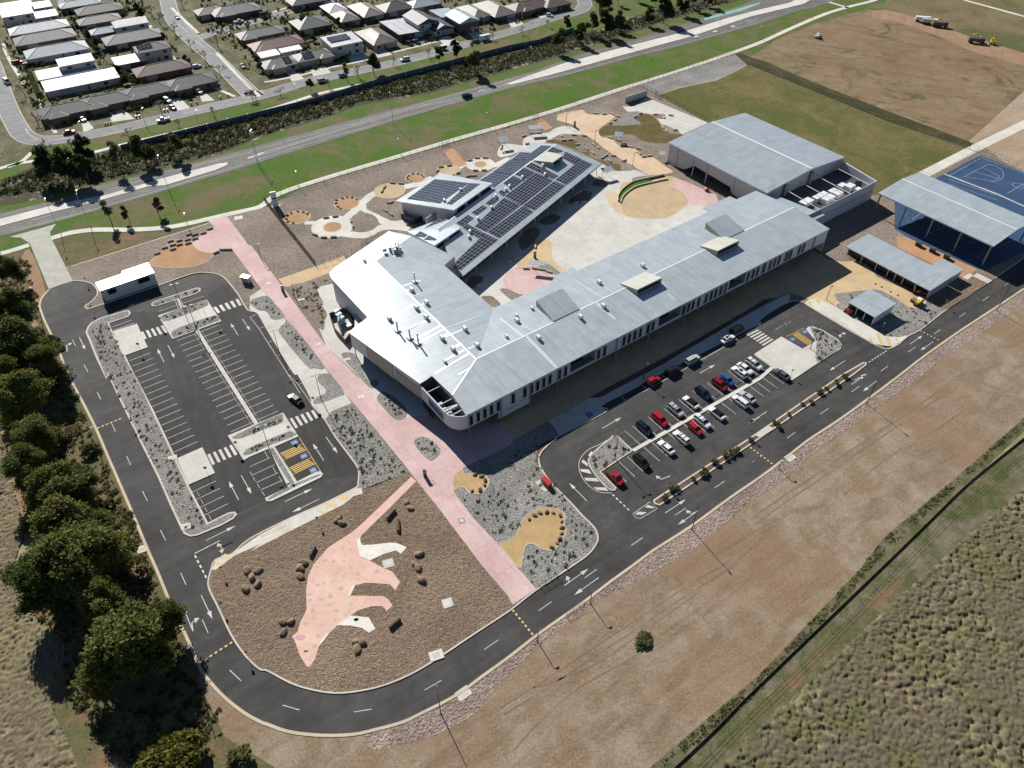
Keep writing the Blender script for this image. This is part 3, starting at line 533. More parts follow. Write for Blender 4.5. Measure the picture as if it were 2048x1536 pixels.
m = MB(); R_ = random.Random(5)
for s_ in ("D2 0,1085 400,830 900,500 1300,235 1750,-40", "D2 30,1135 430,880 940,545 1340,275 1800,-10", "C3 0,1080 250,905 500,740 800,530 1100,330 1500,60", "C3 30,1120 280,940 530,775 830,565 1130,365 1540,90", "D2 250,930 700,760 1200,420 1500,200", "C3 700,900 1000,640 1300,470 1700,190", "D2 100,1400 500,1000 1000,700 1500,420"):
    q = smooth(W(s_), False, 10); m.ribbon([p+Vector((R_.uniform(-.05, .05), R_.uniform(-.05, .05), 0)) for p in q], .32, -.036)
struct('wheel_tracks', m, M('track_dirt', (.225, .168, .112), .95, .25, 1.5, .1, .3), 'long wheel tracks pressed into the bare dirt paddock')
sheet('rock_strip', W("D1 860,1290 960,1258 1150,1205 1300,1135 1560,1000 1760,855 1967,708 D2 300,530 620,305 1010,18 C2 1210,1398 1500,1212 1800,992 2048,822 C3 240,656 430,506 650,362 880,197 1120,17 B3 1260,1328 1440,1198 1600,1088 1830,938 2048,795 2048,880 1700,1130 1400,1330 C3 1290,0 900,280 560,510 300,740 0,950 C2 1500,1400 D2 700,290 350,560 0,890 D1 1700,1130 1400,1290 1150,1360 950,1400 880,1360"), -.03, MATS['pink_rock'], 'strip of pinkish rock mulch along the ring road')
sheet('dry_grassland', W("D2 1100,1600 1300,1420 1960,850 C3 850,1440 1000,1240 1500,830 2048,340 P 2300,620 2300,1700 1250,1700"), -.04, MATS['dry_grass'], 'rough dry grassland at the bottom right')
sheet('grass_verge', W("D2 1060,1600 1240,1440 1960,830 C3 830,1440 1000,1215 1500,800 2048,320 P 2300,600 2300,650 C3 2048,420 1500,940 1060,1440 D2 1400,1500 1300,1600"), -.03, MATS['yard'], 'weedy green strip beside the bare paddock')
sheet('grass_verge', W("P 1330,1545 1500,1390 1588,1307 1671,1227 1773,1132 1859,1043 1928,979 2048,878 2130,810 2130,895 2038,990 1880,1128 1721,1274 1580,1408 1438,1542 1380,1600"), -.028, MATS['yard'], 'weedy green strip between the silt fence and the grassland')
sheet('track', smooth(W("D3 -20,1110 200,930 500,640 800,350 1080,100 1130,150 850,420 560,700 260,1010 0,1230"), True, 3), -.022, MATS['bush_floor'], 'worn grey dirt track at the edge of the grassland')
sheet('dry_grassland', W("P -60,900 C0 0,380 60,560 120,900 200,1230 260,1330 D0 60,100 300,450 480,520 480,700 420,900 400,1100 480,1300 600,1536 P -60,1600"), -.03, MATS['dry_grass'], 'rough dry grassland at the bottom left')
sheet('dirt_field', W("A3 0,430 200,295 500,172 870,68 1100,95 1500,255 1800,335 2048,405 P 2300,190 A3 2048,690 1640,1060 1000,820 400,580 100,450"), -.05, MATS['far_dirt'], 'brown bare earth field beyond the sports field')
sheet('dirt_track', W("A3 850,95 1000,70 1150,100 1500,225 1800,320 2048,395 P 2300,190 2300,240 A3 2048,490 1700,400 1400,270 1100,160 900,130"), -.042, MATS['red_dirt'], 'orange dirt haul track along the far field')
sheet('dirt_track', W("A3 1630,1060 2048,680 P 2300,110 2300,170 A3 2048,915 1720,1085"), -.04, MATS['pale_dirt'], 'pale dirt track beside the far field')
# streets of the suburb
sheet('suburb_ground', W("P -400,-60 -400,330 A0 -100,1000 0,1320 250,1180 640,1110 2048,800 A1 520,670 1200,510 2048,270 A2 400,165 700,120 P 1190,20 1190,-60"), -.06, MATS['yard'], 'grassy yards and verges of the suburb')
def street(s, w, lab, z):
    p = smooth(W(s), False, 5); m = MB(); m.ribbon(p, w, z); o = struct('street', m, MATS['street_asphalt'], lab)
    m = MB()
    for sgn in (-1, 1):
        q = [p[i]+Vector((-(p[min(i+1, len(p)-1)]-p[max(i-1, 0)]).normalized().y, (p[min(i+1, len(p)-1)]-p[max(i-1, 0)]).normalized().x, 0))*(sgn*w/2) for i in range(len(p))]; m.ribbon(q, .3, z, h=.03)
    struct('kerb', m, MATS['kerb'], parent=o); return o
street("A0 -170,250 -60,520 40,800 130,990 210,1080 350,1105 640,1072 1000,1000 1300,925 2048,752 A1 500,628 1200,480 2048,248 A2 400,145 600,95 660,50 660,0 P 1140,-60", 7.6, 'grey residential street bending round the corner block', -.04)
street("P 325,-60 340,20 A0 1450,250 1700,470 1980,740 A1 20,720", 8.0, 'grey residential street running up between the houses', -.035)
street("A0 1560,300 1700,250 H2 0,520 400,420 900,270 1400,140 1800,40 2048,-20 P 760,-40", 6.2, 'side street between two rows of houses', -.03)
m = MB()
for s in ("P 355,47 376,65", "P 390,80 408,95", "A0 1900,625 1990,700", "A0 200,1010 230,1060 300,1100", "A0 320,1107 640,1082"): m.ribbon(smooth(W(s), False, 4), .2, -.015)
struct('lane_line', m, MATS['white_paint'], 'white centre dashes of the residential streets')
for s, l in (("A0 310,780 380,950 440,1045", 'left street'), ("H0 50,740 150,1000 420,1440", 'upper left street'), ("A0 1180,200 1330,420 1560,620 1850,760", 'middle street'), ("A0 1350,60 1560,260", 'upper middle street'), ("A0 1690,400 1900,620 2048,760", 'right side of the middle street'), ("H2 760,1400 1250,1310 1900,1150", 'corner house street'), ("H3 0,1150 560,1040", 'two storey house street'), ("H3 1080,890 1450,800 2048,650", 'east street'), ("H2 900,210 1230,100", 'upper side street')):
    path(s, 1.5, 'concrete footpath of the '+l, -.045)
# ---------------------------------------------------------------- school buildings (frame: s along the front, o towards the road)
FO = Vector((-10.492, 120.53, 0)); FU = Vector((math.cos(math.radians(36.4)), math.sin(math.radians(36.4)), 0)); FN = Vector((FU.y, -FU.x, 0))
def fr(s, o, z=0.0): p = FO+FU*s+FN*o; return Vector((p.x, p.y, z))
def so(p): d = Vector((p[0], p[1], 0))-FO; return d.dot(FU), d.dot(FN)
FA = math.radians(36.4)
def ray(tile, x, y):
    t = TILES[tile]; a = G(t[0]+x*t[2], t[1]+y*t[2], 0); c = Vector((0, 0, CAMH)); return c, (a-c)
def hitf(tile, x, y, zf, it=25):
    """point of the sight line that lies on the roof z = zf(point)"""
    t = TILES[tile]; z = 6.0
    for _ in range(it): p = G(t[0]+x*t[2], t[1]+y*t[2], z); z = zf(p)
    return Vector((p.x, p.y, z))
roofmat('roof_steel', (.53, .59, .62), .25, .6, .8, .25, .07); roofmat('roof_grey', (.5, .555, .59), .3, .6, .6, .3, .07); roofmat('roof_white', (.72, .74, .74), .3, .6, .8, .2); roofmat('roof_cream', (.52, .52, .46), .42, .6, .4)
flat('flash_white', (.66, .7, .71), .35, .2); flat('wall_white', (.6, .61, .63), .6); flat('wall_beige', (.4, .37, .31), .7); flat('wall_grey', (.42, .43, .45), .55); flat('wall_brown', (.13, .1, .085), .8); flat('dark_glass', (.012, .016, .022), .12); flat('dark_void', (.015, .015, .017), .8); flat('blue_glass', (.06, .12, .22), .2)
def cladding(name, c):
    s = NT(name); s.objco(); w = s.n('ShaderNodeTexWave'); w.bands_direction = 'DIAGONAL'; w.inputs['Scale'].default_value = .9; s.l(s.pos[0], s.pos[1], w, 'Vector'); a = s.ramp(w, 'Fac', [(0, mul(c, .9)), (.5, c), (1, mul(c, 1.04))]); s.col((a, 0)); s.rough(.5); s.bump(w, 'Fac', .2, .05); MATS[name] = s.m
cladding('clad_white', (.6, .61, .64)); cladding('clad_grey', (.45, .46, .48))
def slab(m, pts, d, t=.32, mi=0):
    """sloping roof sheet: top with UVs along direction d, skirts and soffit"""
    P = [Vector(p) for p in pts]
    if area2(P) < 0: P.reverse()
    d = Vector((d.x, d.y, 0)).normalized(); q = Vector((-d.y, d.x, 0))
    for tr in geometry.tessellate_polygon([[Vector((p.x, p.y, 0)) for p in P]]):
        f = [P[i] for i in tr]
        if area2(f) < 0: f.reverse()
        m.face(f, uv=[(p.dot(d), p.dot(q)) for p in f], mi=mi)
        m.face([(p.x, p.y, p.z-t) for p in reversed(f)], mi=1)
    for i in range(len(P)):
        a, b = P[i], P[(i+1) % len(P)]
        m.face([(a.x, a.y, a.z-t), (b.x, b.y, b.z-t), (b.x, b.y, b.z), (a.x, a.y, a.z)], mi=1)
def wallrun(m, pts, z0, zt, th=.25, mi=None, closed=False):
    """wall of thickness th along pts; zt is a height or a function of the point"""
    n = len(pts); rng = range(n if closed else n-1)
    for i in rng:
        a, b = Vector(pts[i]), Vector(pts[(i+1) % n]); d = (b-a); d.z = 0; L = d.length
        if L < .01: continue
        d.normalize(); w = Vector((-d.y, d.x, 0))*th
        za, zb = (zt(a), zt(b)) if callable(zt) else (zt, zt)
        A, B, C_, D = a, b, b+w, a+w
        lo = [Vector((p.x, p.y, z0)) for p in (A, B, C_, D)]; hi = [Vector((A.x, A.y, za)), Vector((B.x, B.y, zb)), Vector((C_.x, C_.y, zb)), Vector((D.x, D.y, za))]
        for k in range(4): j = (k+1) % 4; m.face([lo[k], lo[j], hi[j], hi[k]], mi=mi)
        m.face(hi, mi=mi); m.face(list(reversed(lo)), mi=mi)
def capstrip(m, a, b, w=.5, h=.07):
    d = Vector(b)-Vector(a); d.z = 0; d.normalize(); n = Vector((-d.y, d.x, 0))*w/2; up = Vector((0, 0, h)); a, b = Vector(a), Vector(b)
    for q in ([a-n, b-n, b+up, a+up], [a+up, b+up, b+n, a+n]): m.face(q if area2(q) > 0 else q[::-1])
# roof heights of the main building
def z_front(p): s, o = so(p); return 8.5+(-o)/13.7 if o > -13.7 else 9.5-(-o-13.7)/15.3
def z_west(p): s, o = so(p); return 9.5-.046*(12.2-s)
def z_east(p): s, o = so(p); return 9.5-.0625*(s-12.2)
mainb = thing('main_building', 'two storey main school building with broad pale steel roofs and rows of narrow windows', 'building', fr(60, -14, 0))
mats_r = [MATS['roof_steel'], MATS['white_metal']]
rm = MB(); ridge0 = fr(12.2, -13.7, 9.5); RB = hitf('P', 751.7, 522.8, lambda p: 9.5); RC = hitf('P', 822.8, 472, lambda p: 9.5)
slab(rm, [fr(0, 0, 8.5), fr(134.6, 0, 8.5), fr(134.6, -13.7, 9.5), fr(12.2, -13.7, 9.5), fr(.7, -7, 9.01)], FU)
slab(rm, [fr(12.2, -13.7, 9.5), fr(134.6, -13.7, 9.5), fr(134.6, -29, 8.5), fr(28.2, -29, 8.5)], FU)
Ein = hitf('P', 888.4, 530.6, z_east)
slab(rm, [ridge0, fr(28.2, -29, 8.5), Ein, RB], FN)
W5 = hitf('P', 665, 559, z_west); W6 = hitf('P', 660, 552, z_west); W7 = hitf('P', 659.5, 545, z_west); W8 = hitf('P', 665.8, 537.7, z_west)
wn = [hitf('P', 697, 664, z_west), hitf('P', 735.3, 634.5, z_west)]
slab(rm, [fr(.7, -7, 8.98), fr(.4, -15.6, 8.96), fr(-3.3, -15.2, z_west(fr(-3.3, 0)))]+wn+[W5, W6, W7, W8, RB, ridge0], FN)
CN = G(777.5, 461.9, 8.6); CS = G(908.8, 512.7, 8.5); CU = (RC-RB)
slab(rm, [RB, W8, CN, RC], CU); slab(rm, [RB, RC, CS, Ein], CU)
roof = part(rm, 'roof', mats_r, mainb)
cap = MB()
for a, b in ((ridge0, fr(134.6, -13.7, 9.5)), (ridge0, RB), (ridge0, fr(.7, -7, 9.01)), (RB, RC), (RB, W8)):
    capstrip(cap, a, b)
part(cap, 'ridge_cap', MATS['white_metal'], roof)
# walls
um = MB(); TW = 3.9
def front_piece(s0, s1, z0, z1): wallrun(um, [fr(s1, -.15), fr(s0, -.15)], z0, z1, -.3)
REC = [(31.3, 39.7), (62.1, 70.6), (89.9, 96.9)]
cur = .3
for a, b in REC+[(134.4, 134.4)]:
    front_piece(cur, a, TW, 8.3)
    if b > a: front_piece(a, b, TW, 4.5)
    cur = b
wallrun(um, [fr(9.2, -.12), fr(18.4, -.12)], 1.4, TW, .3)
zt_ = lambda p: (z_front(p))-.3
wallrun(um, [fr(134.4, -13.7), fr(134.4, -.2)], 0, zt_); wallrun(um, [fr(134.4, -28.8), fr(134.4, -13.7)], 0, zt_)
wallrun(um, [fr(28, -28.8), fr(134.4, -28.8)], TW, lambda p: 8.25, -.25)
e2 = Ein+FN*1.0; wallrun(um, [fr(27.9, -28.8), fr(28, so(Ein)[1]+.4)], TW, lambda p: z_east(p)-.3, .25)
inn = lambda p, d=.35: p+(Vector((mainb.location.x-45, mainb.location.y+25, p.z))-p).normalized()*d
wp = [inn(Vector(p)) for p in ([fr(-3.3, -15.2)]+wn)]
wallrun(um, wp, 3.2, lambda p: z_west(p)-.33, -.25)
part(um, 'upper_wall', MATS['clad_white'], mainb)
wb = MB(); wallrun(wb, [fr(-3.05, -15.5), fr(-4.7, -25)], 3.6, 6.9, .12); wallrun(wb, [fr(-4.9, -26), fr(-7.3, -42.5)], 3.22, z_west(fr(-6, 0))-.5, .1)
part(wb, 'wall_panel', MATS['wall_beige'], mainb)
nw = [inn(wn[1]), inn(W5), inn(W6), inn(W7), inn(W8)]; wm = MB(); wallrun(wm, nw, 0, lambda p: z_west(p)-.33, -.25)
wallrun(wm, [inn(W8), inn(CN)], 0, 8.2, -.25); wallrun(wm, [inn(CN), inn(RC), ], 0, lambda p: 8.2 if (p-CN).length < 2 else 9.1, -.25); wallrun(wm, [inn(RC), inn(CS), inn(Ein)], 0, lambda p: 8.15, -.25)
part(wm, 'north_wall', MATS['clad_grey'], mainb)
gm = MB(); gp = [fr(134, -3), fr(20, -3), fr(20, -5), fr(2, -8), fr(2, -16), fr(0, -40), fr(4, -46), fr(27, -52), fr(27, -27), fr(134, -27)]
wallrun(gm, gp, 0, TW-.1, .3, closed=True); part(gm, 'ground_wall', MATS['wall_brown'], mainb)
fm = MB(); fm.prism([fr(.2, -.3), fr(134.3, -.3), fr(134.3, -28.6), fr(28, -28.6), fr(28, -54), fr(2, -60), fr(-7, -43), fr(-3, -15), fr(-2.9, -3.5), fr(-1.8, -1)], TW-.35, TW-.02, bottom=True); part(fm, 'floor_slab', MATS['wall_grey'], mainb)
# balconies
for a, b in REC:
    bm = MB(); wallrun(bm, [fr(a, -2.6), fr(b, -2.6)], 4.1, 8.2, .1); wallrun(bm, [fr(a, -.5), fr(a, -2.6)], 4.1, 8.2, .1); wallrun(bm, [fr(b, -2.6), fr(b, -.5)], 4.1, 8.2, .1); bm.prism([fr(a, -.45), fr(b, -.45), fr(b, -2.6), fr(a, -2.6)], 3.95, 4.1)
    bo = part(bm, 'balcony', MATS['wall_beige'], mainb)
    gl = MB(); gl.prism([fr(a+.4, -2.40), fr(b-2.0, -2.40), fr(b-2.0, -2.48), fr(a+.4, -2.48)], 4.3, 7.4); part(gl, 'glazing', MATS['dark_glass'], bo)
# front windows: one frame and pane, repeated
def window_meshes(w, h):
    f = MB()
    for x, z, ww, hh in ((-w/2-.07, 0, .14, h), (w/2+.07, 0, .14, h), (0, -.14, w+.28, .14), (0, h, w+.28, .14)): f.box((x, -.02, z), (ww, .2, hh))
    p = MB(); p.box((0, 0, .01), (w-.01, .06, h-.02)); return f.mesh('window', MATS['wall_grey']), p.mesh('pane', MATS['dark_glass'])
WMF, WMP = window_meshes(.95, 3.1)
def put_window(parent, loc, rz, mf=WMF, mp=WMP):
    o = bpy.data.objects.new('window', mf); COL.objects.link(o); o.parent = parent; o.location = Vector(loc)-parent.location; o.rotation_euler = (0, 0, rz)
    p = bpy.data.objects.new('pane', mp); COL.objects.link(p); p.parent = o; return o
for s_ in [1.2, 3.2, 5.1, 7.0, 9.0, 13.4, 16.95, 18.95, 20.85, 22.8, 24.7, 27.7, 29.7, 40.6, 42.7, 49.4, 51.3, 53.3, 55.3, 58, 59.9, 71.4, 73.4, 75.2, 77.4, 80.4, 82.4, 84.3, 86.3, 88.3, 97.9, 100, 102, 105, 107.6, 109.6, 111.6, 115, 117, 121, 123]:
    put_window(mainb, fr(s_, -.06, 4.45), FA)
# shop-front openings of the ground floor
WG, WGP = window_meshes(1.5, 2.7); WL, WLP = window_meshes(6.0, 2.7)
for s_ in (21.5, 24.0, 26.4, 28.8, 31.2, 33.6): put_window(mainb, fr(s_, -2.92, .35), FA, WG, WGP)
for s_ in (40, 52, 66, 74, 88, 100, 112, 124): put_window(mainb, fr(s_, -2.92, .35), FA, WL, WLP)
col_mb = MB(); col_mb.tube([(0, 0, 0), (0, 0, 8.3)], .14, 8); col_me = col_mb.mesh('column', MATS['grey_metal'])
for s_ in (.6, 9.8, 18.5, 27.2, 46.8, 58.5, 72, 88, 104.3, 116.2, 128):
    o = bpy.data.objects.new('column', col_me); COL.objects.link(o); o.parent = mainb; o.location = fr(s_, .12, 0)-mainb.location
for p in (fr(-7.3, -42.6), fr(-6.0, -35), fr(-4.6, -25), fr(-3.2, -15.6)):
    o = bpy.data.objects.new('column', col_me); COL.objects.link(o); o.parent = mainb; o.location = p-mainb.location
# roof terrace with a curved screen at the front corner
tm = MB(); tp = [fr(*q) for q in ((-3.3, -15.2), (-3.3, -4.2), (-3.15, -3.0), (-2.7, -2.0), (-2.0, -1.15), (-1.1, -.55), (-.3, -.22), (.3, -.12))]
wallrun(tm, tp, TW, 8.05, .2); scr = part(tm, 'curved_screen', MATS['clad_white'], mainb)
lm = MB(); lm.box(fr(-3.32, -8.3, 4.6), (.06, 6.6, 2.3), FA); part(lm, 'louvre', MATS['blue_glass'], scr)
cm_ = MB(); cm_.tube([p+Vector((0, 0, 8.1)) for p in tp], .16, 6); part(cm_, 'coping', MATS['white_metal'], scr)
dm = MB(); wallrun(dm, [fr(.5, -.4), fr(.5, -15.6), fr(-3.1, -15.6)], TW, 8.5, .12); dm.prism([fr(-3.1, -15.4), fr(-3.1, -3.4), fr(-1.2, -.8), fr(.5, -.4), fr(.5, -15.4)], TW, 4.1); ter = part(dm, 'terrace', MATS['dark_grey'], mainb)
am = MB()
for k, (a, b) in enumerate(((-1.6, -4), (-1.4, -5.6), (-1.7, -7.2), (-1.2, -2.6), (-1.5, -9.3))): am.box(fr(a, b, 4.1), (1.3, 1.0, 1.5), FA); am.tube([fr(a, b, 5.6), fr(a, b, 5.75)], .36, 12)
part(am, 'air_conditioner', MATS['grey_metal'], ter)
for k, b in enumerate((-12.2, -6.9, -5.2, -4.2, -2.4)):
    bm = MB(); bm.tube([fr(-3.2, b, 8.0), fr(.5, b+(.6 if k == 2 else 0), 8.0)], .13 if k != 3 else .3, 6); part(bm, 'beam', MATS['white_metal'], ter)
# emblem and lettering on the front cladding: too small to read in the photo
em = MB(); c_ = fr(11.2, .06, 3.4)
def ringv(m, s0, z0, r, w, o=.2):
    for k in range(24):
        a, b = 2*math.pi*k/24, 2*math.pi*(k+1)/24
        m.face([fr(s0+(r)*math.cos(a), o, z0+r*math.sin(a)), fr(s0+r*math.cos(b), o, z0+r*math.sin(b)), fr(s0+(r-w)*math.cos(b), o, z0+(r-w)*math.sin(b)), fr(s0+(r-w)*math.cos(a), o, z0+(r-w)*math.sin(a))])
ringv(em, 11.0, 3.35, .42, .07); ringv(em, 15.2, 3.75, .34, .06)
for q in (-.14, .06): em.box(fr(11.0, .21, 3.35+q), (.4, .02, .09), FA)
part(em, 'emblem', MATS['white_metal'], mainb)
lt = MB(); x = 11.7; R_ = random.Random(3)
while x < 14.6:
    ww = R_.uniform(.1, .2); lt.box(fr(x, .21, 3.38), (ww, .02, R_.uniform(.14, .22)), FA); x += ww+.06
x = 15.8
while x < 17.2:
    ww = R_.uniform(.1, .2); lt.box(fr(x, .21, 3.7), (ww, .02, R_.uniform(.12, .18)), FA); x += ww+.06
part(lt, 'lettering', MATS['black_metal'], mainb)
# dormers
def box_pts(m, B, T, mi=None):
    n = len(B)
    for i in range(n): j = (i+1) % n; m.face([B[i], B[j], T[j], T[i]], mi=mi)
def dormer(s0, s1, back, zt=10.9):
    m = MB(); fm_ = MB()
    if back: A = [fr(s0-.9, -13.9, 9.62), fr(s1-.9, -13.9, 9.62), fr(s1, -22.4, zt), fr(s0, -22.4, zt)]; 
    else: A = [fr(s0, -16, 9.55), fr(s0+.4, -9.8, zt), fr(s1+.4, -9.8, zt), fr(s1, -16, 9.55)]
    Bq = [Vector((p.x, p.y, z_front(p)-.05)) for p in A]
    if area2(A) < 0: A.reverse(); Bq.reverse()
    box_pts(m, Bq, [p-Vector((0, 0, .02)) for p in A]); d = part(m, 'dormer', MATS['wall_beige'], roof)
    r = MB(); slab(r, [p+Vector((0, 0, .12)) for p in A], FU, .14); part(r, 'dormer_roof', [MATS['roof_grey' if back else 'roof_cream'], MATS['wall_beige']], d)
    if not back:
        g = MB(); g.prism([fr(s0+.7, -9.76), fr(s1+.1, -9.76), fr(s1+.1, -9.82), fr(s0+.7, -9.82)], z_front(fr(s0, -9.8))+.3, zt-.35); part(g, 'glazing', MATS['dark_glass'], d)
    return d
dormer(37.6, 46.6, True); dormer(62.2, 71.6, False); dormer(94, 103.4, False); dormer(103, 112, True)
# vents, flues and flashings on the roof
vm = MB(); vm.box((0, 0, -.3), (.95, .95, .75)); vm.tube([(0, -.62, .62), (0, .62, .62)], .52, 10); vme = vm.mesh('roof_vent', MATS['white_metal'])
def zmain(tile, x, y, which): return hitf(tile, x, y, {'f': z_front, 'w': z_west, 'e': z_east}[which])
for t_, x, y, k in (('E0', 1175, 905, 'e'), ('E0', 1365, 1070, 'e'), ('E0', 1235, 1135, 'w'), ('E0', 1360, 1255, 'w'), ('E0', 890, 1275, 'w'), ('E0', 570, 525, 'w'), ('E1', 1600, 125, 'e'), ('E1', 1310, 245, 'w'), ('E1', 1450, 385, 'w'), ('E1', 1755, 335, 'e'), ('E1', 1345, 540, 'w'), ('E4', 720, 845, 'f'), ('E4', 730, 915, 'f'), ('E4', 920, 755, 'f'), ('E4', 595, 1115, 'f'), ('E4', 1005, 1135, 'f'), ('E4', 1540, 870, 'f'), ('E4', 1835, 730, 'f'), ('E4', 1780, 425, 'f'), ('E5', 800, 340, 'f')):
    p = zmain(t_, x, y, k); o = bpy.data.objects.new('roof_vent', vme); COL.objects.link(o); o.parent = roof; o.location = p-mainb.location; o.rotation_euler = (0, 0, FA); 
    if (t_, x) in (('E4', 595), ('E4', 720), ('E4', 920), ('E0', 570), ('E1', 1345)): o.scale = (.7,)*3
for t_, x, y, k, h in (('E1', 738, 140, 'w', 3.0), ('E1', 897, 235, 'w', 2.8), ('E1', 1003, 305, 'w', 3.2), ('E0', 1215, 795, 'e', 3.0)):
    p = zmain(t_, x, y, k); m = MB(); m.tube([p-Vector((0, 0, .3)), p+Vector((0, 0, h))], .2, 8); m.tube([p+Vector((0, 0, h)), p+Vector((0, 0, h+.3))], .26, 8)
    m.box(p+Vector((0, 0, -.1)), (1.3, 1.3, .5), FA)
    for dx, dy in ((1.2, 0), (-1.2, 0), (0, 1.2), (0, -1.2)): m.tube([p+Vector((dx, dy, 0)), p+Vector((0, 0, h*.6))], .03, 4)
    part(m, 'exhaust_flue', MATS['galv'], roof)
p = zmain('E0', 950, 385, 'w'); m = MB()
for dx, dy, h in ((-1.2, .2, 1.1), (-.2, .6, .9), (.8, .1, 1.4), (1.6, .7, .8), (.3, -.7, 1.0), (1.2, -.4, .7)): m.box(p+Vector((dx, dy, -.2)), (.8, .6, h), .4)
m.tube([p+Vector((.5, .5, 0)), p+Vector((.5, .5, 2.2))], .12, 8); m.tube([p+Vector((1.2, .9, 0)), p+Vector((1.2, .9, 1.9))], .12, 8); m.tube([p+Vector((-2.2, -.6, .5)), p+Vector((-3.2, -1.0, .5))], .5, 10)
part(m, 'plant_cluster', MATS['galv'], roof)
fl = MB()
def flash(t_, k, a, b, w=.55):
    A = zmain(t_, *a, k); B = zmain(t_, *b, k); d = (B-A); d.z = 0; d.normalize(); n = Vector((-d.y, d.x, 0))*w/2; up = Vector((0, 0, .035))
    q = [A-n, B-n, B+n, A+n]; zf = {'f': z_front, 'w': z_west, 'e': z_east}[k]; q = [Vector((p.x, p.y, zf(p)))+up for p in q]
    if area2(q) < 0: q.reverse()
    m_ = MB(); m_.face(q); box_pts(m_, [p-Vector((0, 0, .04)) for p in q], q); part(m_, 'roof_flashing', MATS['flash_white'], roof)
for a in (('E1', 'w', (790, 165), (1150, 0)), ('E1', 'w', (960, 245), (1290, 75), .8), ('E1', 'w', (1020, 280), (1330, 120), .8), ('E1', 'w', (1360, 510), (1590, 385), .8), ('E1', 'w', (1205, 690), (1650, 430), .7), ('E1', 'w', (1510, 705), (1660, 620), .6), ('E1', 'w', (1330, 215), (1400, 180), 1.2), ('E1', 'w', (1480, 345), (1560, 300), 1.2), ('E0', 'w', (920, 1250), (1200, 1090), .8), ('E0', 'w', (1050, 1450), (1420, 1255), .7), ('E0', 'e', (1060, 845), (1290, 775), .8), ('E0', 'e', (1100, 905), (1160, 885), 1.0), ('E0', 'e', (1170, 975), (1290, 940), .4), ('E0', 'e', (1270, 1100), (1370, 1060), 1.1), ('E0', 'e', (1600, 1385), (2048, 1230), .3), ('E1', 'e', (1420, 185), (1600, 115), .9), ('E1', 'e', (1640, 370), (1750, 325), .9), ('E4', 'f', (850, 1105), (1240, 1510), .9), ('E4', 'f', (1750, 680), (1990, 890), .7), ('E5', 'f', (1120, 680), (1220, 760), .5), ('E4', 'f', (520, 880), (820, 1115), .25), ('E4', 'f', (760, 950), (950, 1040), .25), ('E4', 'f', (1440, 370), (1830, 610), .25), ('E4', 'f', (1800, 440), (1960, 550), .25)): flash(*a)
# back awnings near the hall
aw = MB(); slab(aw, [fr(118, -29.1, 4.9), fr(131, -29.1, 4.9), fr(131, -36, 4.5), fr(118, -36, 4.5)], FU, .2); part(aw, 'awning', mats_r, mainb)
aw = MB(); slab(aw, [fr(52.5, -29.1, 6.2), fr(60, -29.1, 6.2), fr(60, -33.6, 6.0), fr(52.5, -33.6, 6.0)], FU, .2); part(aw, 'awning', mats_r, mainb)
# west plant enclosure
pe = thing('plant_enclosure', 'dark slatted plant enclosure with blue and white cooling units beside the west wall', 'enclosure', W1('E0 260,1400')); pm = MB()
pp = W('E0 130,1262 190,1440 335,1600 470,1420 330,1190'); wallrun(pm, pp, ZS, 2.0, .08, closed=True); part(pm, 'slat_fence', MATS['timber'], pe)
pm = MB(); 
for q in ('E0 225,1240', 'E0 255,1285', 'E0 285,1330'): pm.box(W1(q)+Vector((0, 0, ZS)), (1.7, 1.1, 2.3), .9)
part(pm, 'cooling_unit', M('pale_blue_unit', (.35, .52, .62), .5), pe)
pm = MB(); pm.tube([W1('E0 270,1330')+Vector((0, 0, 2.4)), W1('E0 250,1380')+Vector((0, 0, 2.2)), W1('E0 290,1470')+Vector((0, 0, .4))], .35, 8); pm.box(W1('E0 390,1370')+Vector((0, 0, ZS)), (2.2, 1.6, 1.0), .6); part(pm, 'duct', MATS['grey_metal'], pe)
# ---------------- solar panel classroom block
def plane(P, Q, R):
    n = (Q-P).cross(R-P); 
    return lambda p: P.z-(n.x*(p[0]-P.x)+n.y*(p[1]-P.y))/n.z
solar_cells = NT('solar_panel'); _s = solar_cells; _tc = _s.n('ShaderNodeTexCoord'); _b = _s.n('ShaderNodeTexBrick'); _b.offset = 0
for k, v in (('Scale', 1), ('Brick Width', 1.72), ('Row Height', 1.02), ('Mortar Size', .045), ('Mortar Smooth', 0)): _b.inputs[k].default_value = v
_s.l(_tc, 'UV', _b, 'Vector'); _b.inputs['Color1'].default_value = (.018, .022, .036, 1); _b.inputs['Color2'].default_value = (.03, .034, .055, 1); _b.inputs['Mortar'].default_value = (.42, .44, .46, 1); _s.col((_b, 'Color')); _s.rough(.16, .5); MATS['solar_panel'] = _s.m
def array(parent, t_, quad, zf, d):
    q = [hitf(t_, x, y, zf) for x, y in quad]
    if area2(q) < 0: q.reverse()
    q = [p+Vector((0, 0, .12)) for p in q]; d = Vector((d.x, d.y, 0)).normalized(); n = Vector((-d.y, d.x, 0)); m = MB(); o0 = q[0]
    m.face(q, uv=[((p-o0).dot(d), (p-o0).dot(n)) for p in q]); box_pts(m, [p-Vector((0, 0, .06)) for p in q], q); return part(m, 'solar_array', MATS['solar_panel'], parent)
clb = thing('classroom_block', 'long classroom block with rows of dark solar panels on its gabled steel roof', 'building', G(1000, 450, 0))
d0, d1 = G(1112.8, 288, 6.7), G(920, 425.8, 6.7); dn0 = G(1066, 285, 5.5); ds0 = G(1203.4, 326.4, 4.6); ds1 = G(924.4, 553.3, 4.6)
DU = (d1-d0).normalized(); d1 = d0+DU*84; ds1b = ds0+DU*85.5; dn1 = dn0+DU*78
